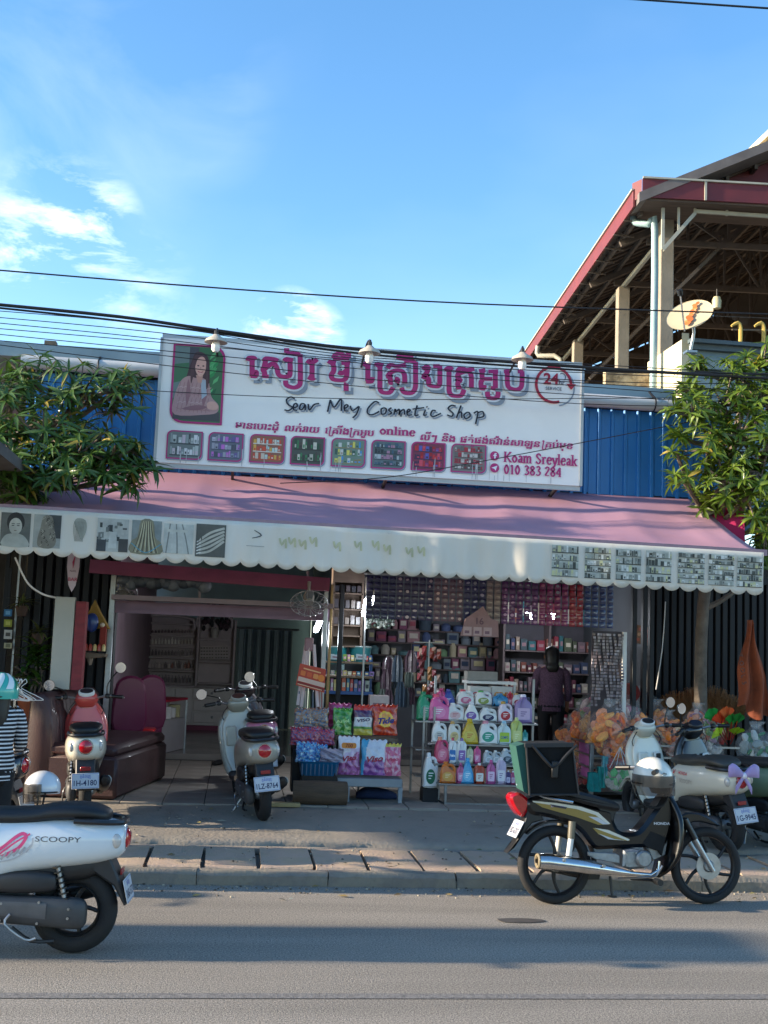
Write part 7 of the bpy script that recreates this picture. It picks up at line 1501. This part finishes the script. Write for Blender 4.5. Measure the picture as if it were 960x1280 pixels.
# plants at the left
def potplant(lab,p,h,n,LL,seed,pot='7c3c28',up=.9):
    r_=random.Random(seed); T=thing('potted_plant',lab,'plant',p); MB(pot).lathe([(0,0),(.11,0),(.15,.22),(.16,.22),(.16,.25),(.13,.25),(.12,.2),(0,.2)],n=20).build('pot',VM,T); m=MB(); ml=[leafmesh('plant_leaf',LL*s,LL*.24,d,mt) for s,d,mt in ((1,.4,LEAFD),(.8,.7,LEAFD),(1.1,.3,mat('leaf_mid','3c6428',.4,var=.3,trans=.2)))]
    for k in range(4): m.tube([(0,0,.2),(r_.uniform(-.1,.1),r_.uniform(-.1,.1),h*.6),(r_.uniform(-.2,.2),r_.uniform(-.15,.15),h)],.01,5,3)
    m.build('stem',BARK,T)
    for i in range(n): a=r_.uniform(0,6.28); z=.25+h*r_.random()**.7; M=MX.Translation(V((r_.uniform(-.08,.08),r_.uniform(-.08,.08),z)))@MX.Rotation(a,4,'Z')@MX.Rotation(-r_.uniform(.1,up),4,'Y')@MX.Scale(r_.uniform(.7,1.1),4); o=bpy.data.objects.new('leaf',ml[i%3]); COL.objects.link(o); o.parent=T; o.matrix_local=M
    return T
p=at(38,905,3.4); potplant('broad leaved plant in a brown pot beside the sofa',(p.x,3.4,.95),.55,60,.3,2,pot='8c4a2c')
m=MB('5c4438'); m.box((p.x,3.4,.62),(.34,.34,.66),b=.02); solo('plant_plinth','dull brown block under the broad leaved plant','block',m,VM)
for i,(px,py,lab) in enumerate(((28,755,'upper hanging plant on the left shopfront'),(48,790,'lower hanging plant on the left shopfront'))):
    p=at(px,py,3.9); T=thing('hanging_plant',lab,'plant',p,0,'hanging plants'); MB('4c3a30').lathe([(0,-.14),(.05,-.13),(.07,-.02),(0,-.02)],n=12).build('basket',VM,T); MB().tube([(0,0,-.02),(0,0,.7)],.004,4).build('cord',BLK,T); ml=leafmesh('plant_leaf',.17,.03,.6,mat('pale_leaf','5c6438',.5,var=.3))
    for j in range(26): o=bpy.data.objects.new('leaf',ml); COL.objects.link(o); o.parent=T; o.matrix_local=MX.Rotation(j*2.4,4,'Z')@MX.Rotation(-rng.uniform(0,1.3),4,'Y')@MX.Scale(rng.uniform(.6,1.3),4)
# wire hanger rack at the left edge
p=at(12,870,2.0); T=thing('hanger_rack','chrome rail of tangled white wire hangers at the left edge','rack',(p.x,2.0,.2),world=True); c=at(14,862,2.0); MB().tube([(c.x-.6,2.0,c.z+.02),(c.x+.07,2.0,c.z+.06)],.014,8).build('rail',CHROME,T)
for q in (-.55,.04): MB().tube([(c.x+q,2.0,.2),(c.x+q,2.0,c.z+.05)],.014,8).build('post',CHROME,T)
for i in range(16):
    m=MB(); x=c.x-.2+.02*i; o_=V((x,2.0+rng.uniform(-.05,.05),c.z+.05)); a=rng.uniform(-.9,.9); rr=lambda x,z:o_+V((x*math.cos(a),x*math.sin(a),z)); m.tube([rr(.0,.03),rr(.02,.05),rr(.035,.02),rr(0,-.01),rr(0,-.04),rr(.17,-.12),rr(.16,-.14),rr(-.16,-.14),rr(-.17,-.12),rr(0,-.04)],.0035,5,3); m.build('wire_hanger',WHITEM,T)
# slipper and offcuts
p=atz(272,955,.29); m=MB('101012'); m.loft([(-.13,0,.02,.03,.015),(-.08,0,.025,.045,.02),(.05,0,.03,.05,.03),(.12,0,.03,.04,.025),(.15,0,.02,.02,.012)],12,'x',2,.8); m.T=MX(); m.v=[MX.Rotation(R(70),4,'Z')@v+V((p.x,p.y,.28)) for v in m.v]; solo('slipper','single black slipper on the tiles left of the grey scooter','slipper',m,VM)
p=atz(350,1003,.29); m=MB('a89468'); m.box((p.x-.02,2.42,.285),(.42,.12,.035),rz=R(2),b=.004); solo('wood_offcut','pale plank offcut on the step beside the log','plank',m,VM)
p=atz(1480*0+150,985,.29); m=MB('9a9a96'); m.poly([(0,0),(.16,.02),(.2,.06),(.03,.05)]); m.T=MX(); m.v=[v+V((p.x,p.y,.283)) for v in m.v]; solo('paper_scrap','pale paper scrap on the ground right of the coral scooter','paper',m,VM)
# ---- right side: wire cart of snack bags ----
CA=thing('wire_cart','long wire sided cart heaped with bags of orange snacks','cart',(4.7,3.4,.27),world=True); X0,X1,Y0,Y1=3.92,5.75,3.35,4.5; Zs=[at(745,y,3.35).z for y in (930,945,960,975)]
for z_ in Zs:
    for a,b in (((X0,Y0),(X1,Y0)),((X0,Y0),(X0,Y1)),((X0,Y1),(X1,Y1))): m=MB(); m.bar((a[0],a[1],z_),(b[0],b[1],z_),.014,.02); m.build('rail',STEEL,CA)
for a in ((X0,Y0),(X0,Y1),(X1,Y0),(4.9,Y0)): m=MB(); m.box((a[0],a[1],(.27+Zs[0])/2),(.045,.045,Zs[0]-.27),b=.004); m.build('post',STEEL,CA)
m=MB(); m.box(((X0+X1)/2,(Y0+Y1)/2,Zs[3]-.14),(X1-X0-.03,Y1-Y0-.03,.03)); m.build('tray',DARKM,CA)
m=MB('a8588c'); m.box((X0+.03,Y0+.32,(Zs[0]+Zs[3])/2),(.02,.42,Zs[0]-Zs[3]+.02)); m.build('pink_panel',VP,CA)
SN=mat('snack_pieces',None,.55,var=.3,scale=30)
def snackbag(lab,p,r,cols,n=46,seed=0,group='clear bags of snacks',tie=True,squash=(1,.8,1)):
    r_=random.Random(seed); T=thing('snack_bag',lab,'bag',p,0,group); m=MB()
    for i in range(n):
        d=V((r_.gauss(0,1),r_.gauss(0,1),r_.gauss(0,1))).normalized()*r*(r_.random()**.35)*.8; d=V((d.x*squash[0],d.y*squash[1],d.z*squash[2])); q=MX.Translation(d)@Euler((r_.uniform(0,3),r_.uniform(0,3),0)).to_matrix().to_4x4(); s_=r*r_.uniform(.14,.26); o=m.T; m.T=q; m.ball((0,0,0),(s_*1.5,s_*.6,s_),r_.choice(cols),6,4); m.T=o
    m.build('contents',SN,T,kind='stuff')
    m=MB(); ph=[r_.uniform(0,6) for _ in range(4)]
    def f(u,v):
        a=2*PI*u; b=PI*v; k_=1+.10*math.sin(a*5+ph[0]+v*7)*math.sin(b)+.06*math.sin(a*11+ph[1]-v*9); z=-math.cos(b); x=math.sin(b)*math.cos(a); y=math.sin(b)*math.sin(a)
        return V((x*r*k_*squash[0],y*r*k_*squash[1],(z*r+(.25*r if v>.9 else 0))*squash[2]))
    m.grid(f,24,14); m.build('bag_film',BAG,T,sharp=50)
    if tie: m=MB(); m.loft([(r*.95,0,0,.02,.02),(r*1.15,0,0,r*.3,r*.12),(r*1.35,.02,0,r*.45,r*.08)],12,'z',2,.8); m.v=[V((v.x*(1+.15*math.sin(v.x*90)),v.y,v.z*squash[2])) for v in m.v]; m.build('bag_neck',BAG,T)
    return T
OR=['f07c18','f8942c','e86820','f8ac50','f08c38','e89870']; PI_=['b87888','c89098','a85c70','d0b0a8']; MXc=['c8a070','b8583c','d0c8b8','a87c8c','7c9c5c']
bags=[(762,910,3.4,.2,OR,'largest orange snack bag on the front of the cart heap'),(795,912,3.5,.17,OR+['c8a080'],'orange and cream snack bag right of the largest one'),(772,936,3.45,.15,OR,'orange snack bag inside the cart behind the top rails'),
(745,888,3.9,.18,PI_+['8c9c60'],'pink and green sweet bag on top of the heap at the left'),(770,876,4.0,.16,['b84860','d08090','c89098'],'bag of pink sweets crowning the heap'),(730,905,4.1,.17,OR,'orange snack bag at the back left of the heap'),(712,925,4.3,.16,OR,'amber snack bag in the back left corner of the cart'),(718,948,4.2,.16,OR,'amber snack bag low in the cart behind the side rails'),(728,965,4.0,.14,['b83c2c','c86028','a82c30'],'red and orange bag lowest behind the side rails'),
(805,890,4.0,.19,['9c9488','a8a094','8c8478'],'grey clear bag rising behind the orange ones'),(798,940,3.55,.15,['b05c28','c07838','a87c5c'],'brown orange bag behind the right front rails'),(815,925,3.6,.15,MXc,'mixed snack bag beside the white scooter head'),
(872,905,3.5,.15,OR+PI_,'orange and pink bag right of the white scooter mirror'),(890,912,3.4,.13,MXc,'mixed snack bag under the feather dusters'),(885,940,3.4,.14,['c0b8b0','d0c8c0','a89c98'],'white sweet bag behind the red lettered scooter'),(862,945,3.5,.14,['b8a098','c8a8a0','a87060'],'pale pink sweet bag behind the white scooter'),(845,935,3.55,.14,['c09080','b86858','d0b8a8'],'salmon sweet bag behind the white scooter neck'),(855,960,3.5,.12,MXc,'mixed bag lowest behind the white scooter'),(778,957,3.5,.14,['b04428','c05c30'],'rust snack bag low behind the front rails'),
(750,925,3.55,.14,OR,'orange snack bag at the cart corner under the largest one'),(820,900,3.7,.15,OR,'orange snack bag high beside the grey clear one'),(742,905,3.7,.14,['d0a070','c88c50','e09a50'],'pale amber snack bag at the left shoulder of the heap'),(785,893,3.6,.15,['c8a8a0','d8b8b0','c07888'],'pale rose sweet bag behind the top of the largest orange one'),(835,912,3.5,.14,OR+['d8b890'],'small orange bag between the heap and the white scooter')]
for i,(px,py,Y,r,cs,lab) in enumerate(bags): snackbag(lab,at(px,py,Y-.12),r*1.16,cs,60,i,tie=i%3!=1)
snackbag('hanging clear bag of green bottles on the cart front',at(775,975,3.2),.17,['3c9c4c','58b860','84c07c','b8b0a0'],40,50,None,squash=(1.1,.7,.85))
m=MB(); c=at(775,948,3.2)
for dx in (-.12,-.05,.05,.12): m.tube([c+V((0,0,.12)),c+V((dx,-.02,-.1))],.004,4)
solo('bag_cords','thin pale cords holding the hanging bag of green bottles','cord',m,WHITEM)
snackbag('small red packet bag hanging from the cart corner',at(760,955,3.25),.08,['b83028','c84838'],20,51,None)
for i,(px,c_,lab) in enumerate(((744,'12807c','wider teal cloth bundle hanging at the cart corner'),(753,'1c8c84','narrow teal cloth bundle hanging at the cart corner'),(757,'5ca8b0','pale blue sponge roll hanging at the cart corner'))):
    p=at(px,(978,972,960)[i],3.2); m=MB(c_); wd=(.14,.08,.05)[i]; hh=(.2,.22,.24)[i]
    for k in range(4): m.grid(lambda u,v:(p.x+(u-.5)*wd,3.2+.025*k+.012*math.sin(u*14+k+v*3),p.z-hh/2+hh*v+.01*k*(1-v)),8,5,c_ if v_ok else c_) if (v_ok:=True) else 0
    solo('cloth_bundle',lab,'cloth',m,mat('towel',None,.9,var=.3,scale=20,sheen=.3),sharp=60)
# brooms
BRM=mat('broom_straw','8a5a28',.7,var=.45,scale=20,col2='6e4420')
def broom(lab,p,h,w_,seed,lean_):
    r_=random.Random(seed); T=thing('grass_broom',lab,'broom',p,0,'grass brooms'); m=MB()
    for i in range(420):
        a=r_.uniform(-1,1); b=r_.uniform(-.35,.35); top=V((a*w_+lean_*h,b*w_*.6,h*(1-.25*a*a)*r_.uniform(.75,1.08))); mid=V((a*w_*.5+lean_*h*.5,b*w_*.4,h*.5)); q=V((a*.05,b*.05,0)); s_=V((.004,.002,0)); tip=top+V((r_.uniform(-.05,.05)+a*.06,r_.uniform(-.05,.02),-abs(a)*.06))
        m.add([q-s_,q+s_,mid+s_,mid-s_,top+s_*.7,top-s_*.7,tip],[(0,1,2,3),(3,2,4,5),(5,4,6)])
    m.build('bristles',BRM,T,kind='stuff'); MB().tube([(0,0,-.9),(0,0,.03)],.014,8).build('handle',WOOD,T); MB('8c2018').tube([(0,0,-.02),(0,0,.06)],.045,10).build('binding',VM,T)
for i,(px,py,h,w_,l) in enumerate(((838,930,.42,.22,-.35),(852,928,.55,.25,-.1),(868,925,.58,.26,.05),(884,925,.58,.26,.12),(900,928,.52,.24,.2))): broom(['leftmost brown grass broom bending toward the mirror','second grass broom from the left of the upturned bunch','middle grass broom of the upturned bunch','fourth grass broom behind the feather dusters','rightmost grass broom by the tree trunk'][i],at(px,py,3.75),h,w_,i,l)
# feather dusters
for i,(x0_,y0_,x1,y1,cs,ws,lab) in enumerate(((908,925,887,889,('1c9c38','28a840'),.06,'green feather duster leaning farthest left'),(909,925,899,893,('e03c10','f04c18'),.07,'red orange feather duster between the green ones'),(911,925,908,886,('e8581c','f07030'),.06,'orange feather duster at the top of the bunch'),(913,925,915,895,('1c8c2c','28a038'),.05,'deep green duster right of the orange one'),(915,922,924,894,('187c28','2c9438'),.045,'small dark green duster at the right of the bunch'),(909,930,896,912,('b8d020','c8dc28'),.08,'wide yellow lime duster low in the bunch'),(913,930,922,911,('a8cc18','c0d828'),.06,'yellow lime duster low at the right of the bunch'))):
    a=at(x0_,y0_,3.0); b=at(x1,y1,3.0-.03*i); T=thing('feather_duster',lab,'duster',a,0,'feather dusters',world=True); MB('8c2818').tube([a,a.lerp(b,.75)],.007,6).build('stick',VG,T); d=(b-a).normalized(); s_=d.cross(V((0,1,0))).normalized(); m=MB()
    for k in range(9): t=-1+k/4; e=b+s_*ws*t*1.1-d*abs(t)*.03; w1=s_*.026; m.add([a.lerp(b,.62)+V((0,.01*t,0)),e-w1+V((0,-.01*k%3*.01,0)),e+d*.035+V((0,-.008*(k%3),0)),e+w1],[(0,1,2,3)],cs[k%2])
    m.build('feathers',mat('dyed_feather',None,.7,var=.15,trans=.25),T)
# orange tarp, egg tray poster, hanging string, red fan
m=MB('a8502c'); a=at(937,775,3.1)
m.grid(lambda u,v:(a.x+(u-.45)*(.07+.36*v**.9)+.05*v+.02*math.sin(v*9+u*3),3.1+.07*math.sin(u*13+v*3)*v**.6,a.z-.95*v-.16*v*u+.05*v*math.sin(u*9)),34,20,'8c4426'); q=MB(); solo('orange_tarp','faded orange tarpaulin hanging in folds at the right edge','tarp',m,mat('orange_cloth',None,.8,var=.45,scale=4,bump=.6,bscale=8),sharp=180)
ln=at(937,830,2.98); m=MB(); 
for i,ch in enumerate('TOOLS'): m.T=front((ln.x-.13+.012*i,2.99,ln.z+.1-.075*i),rz=0)@MX.Rotation(R(-70),4,'Z'); m.text(ch,.07,0,0,'3a2018',0,.01)
solo('tarp_lettering','dark lettering running down the orange tarpaulin','lettering',m,VP)
a=at(804,794,3.85); m=MB('7c5034'); m.T=front(a)@MX.Rotation(R(-10),4,'Z'); m.box((0,0,-.02),(.18,.21,.012)); m.rect(-.08,-.095,.16,.19,'8c5c3c')
for i in range(3):
    for j in range(3): m.disc(-.05+.05*i,-.06+.06*j,.02,rng.choice(['b85838','a84030','c89068']),n=10)
solo('egg_tray_card','small orange card tilted on the dark shutter','card',m,VP)
m=MB(); m.tube([at(832,752,3.7),at(828,810,3.7),at(820,862,3.7)],.006,5,3); solo('pull_cord','pale cord hanging before the dark shutter','cord',m,WHITEM)
m=MB('8c1418'); p=at(788,866,3.6); m.lathe([(0,-.01),(.11,-.01),(.11,.01),(0,.01)],p,20,'y'); solo('red_disc','red round disc on the dark post by the accessory board','disc',m,VG)
snackbag('clear plastic bag with green bits at the far right',at(945,935,2.4),.2,['1c6c34','8c9088','7c8480','a8aca8'],26,77,None)
# small cloths on scooters
def lump(name,lab,cat,p,r,col,seed):
    r_=random.Random(seed); ph=r_.uniform(0,6); m=MB(col); m.grid(lambda u,v:(lambda a,b:V((p.x+r[0]*math.sin(b)*math.cos(a)*(1+.15*math.sin(a*4+ph+b*3)),p.y+r[1]*math.sin(b)*math.sin(a),p.z-r[2]*math.cos(b)*(1+.1*math.sin(a*3+ph)))))(2*PI*u,PI*v),22,12,col); solo(name,lab,cat,m,mat('soft_cloth',None,.8,var=.25,scale=12,sheen=.3,bump=.5,bscale=20),sharp=180)
lump('purple_cloth','purple cloth bundle tucked behind the seat of the white scooter','cloth',at(902,955,1.9),(.085,.05,.06),'6c5098',1)
lump('pink_helmet','dusty pink cap hanging between the two right scooters','cap',at(918,980,1.4),(.06,.06,.085),'a86468',2)
lump('seat_cloth','black cloth draped over the seat of the near white scooter','cloth',at(75,1018,-1.95)+V((0,0.02,0)),(.2,.1,.035),'15171c',3)
# ================= off to the left: unseen things added to throw the long shadows =================
K=thing('added_shade_kiosk','tall kiosk added out of view to shade the left of the terrace','kiosk',(-5.0,3.5,.2),world=True)  # added blocker, keeps the low sun off the sofa end of the terrace
MB().box((-4.7,3.9,1.15),(.9,1.6,1.9)).build('cabinet',WOOD,K); MB().box((-4.7,3.7,2.3),(1.3,2.2,.06)).build('roof',FL,K)
for x in(-5.3,-4.1): MB().box((x,2.65,1.25),(.05,.05,2.1)).build('post',STEEL,K)
TR=thing('added_shadow_truck','narrow tall truck added out of view to throw the road shadow band','truck',(-10,-1.0,0),world=True)  # invented caster for the dark band along the road, never in view
MB('c8c8c4').box((-9.6,-1.68,1.75),(4.2,.86,2.9),b=.05).build('cargo_box',VPAINT,TR); MB('3c5c8c').loft([(-12.9,-1.68,.95,.35,.4),(-12.7,-1.68,1.2,.42,.7),(-11.8,-1.68,1.3,.42,.85)],16,'x',2,.5).build('cab',VPAINT,TR); MB('202224').box((-9.8,-1.68,.5),(5.0,.6,.3)).build('chassis',VM,TR)
for x in(-12,-8.6):
    for s in(-1,1): m=MB(); m.torus((x,-1.68+s*.34,.34),.25,.09,'y',28,10); m.lathe([(0,-.05),(.17,-.05),(.17,.05),(0,.05)],(x,-1.68+s*.34,.34),16,'y'); m.build('wheel',RUB,TR)
added_shadow_bike=dup(UB,(-4.5,-.42,0),R(2),'unseen copy of the black motorbike added to shade the kerb side')  # extra copy out of view, only for its shadow beside the kerb
# finish: pieces that are details of one thing stay joined and are declared so
for o in bpy.data.objects:
    if o.name.split('.')[0] in('contact_lettering','red_lettering','khmer_line','faded_yellow_lettering','gutter_clips','khmer_title','script_lettering','spring') and o.parent: o['kind']='stuff'
    for k_ in [k for k in o.keys() if o[k]=='' ]: del o[k_]
for mm in bpy.data.materials:
    if 'nodes_src' in mm: del mm['nodes_src']
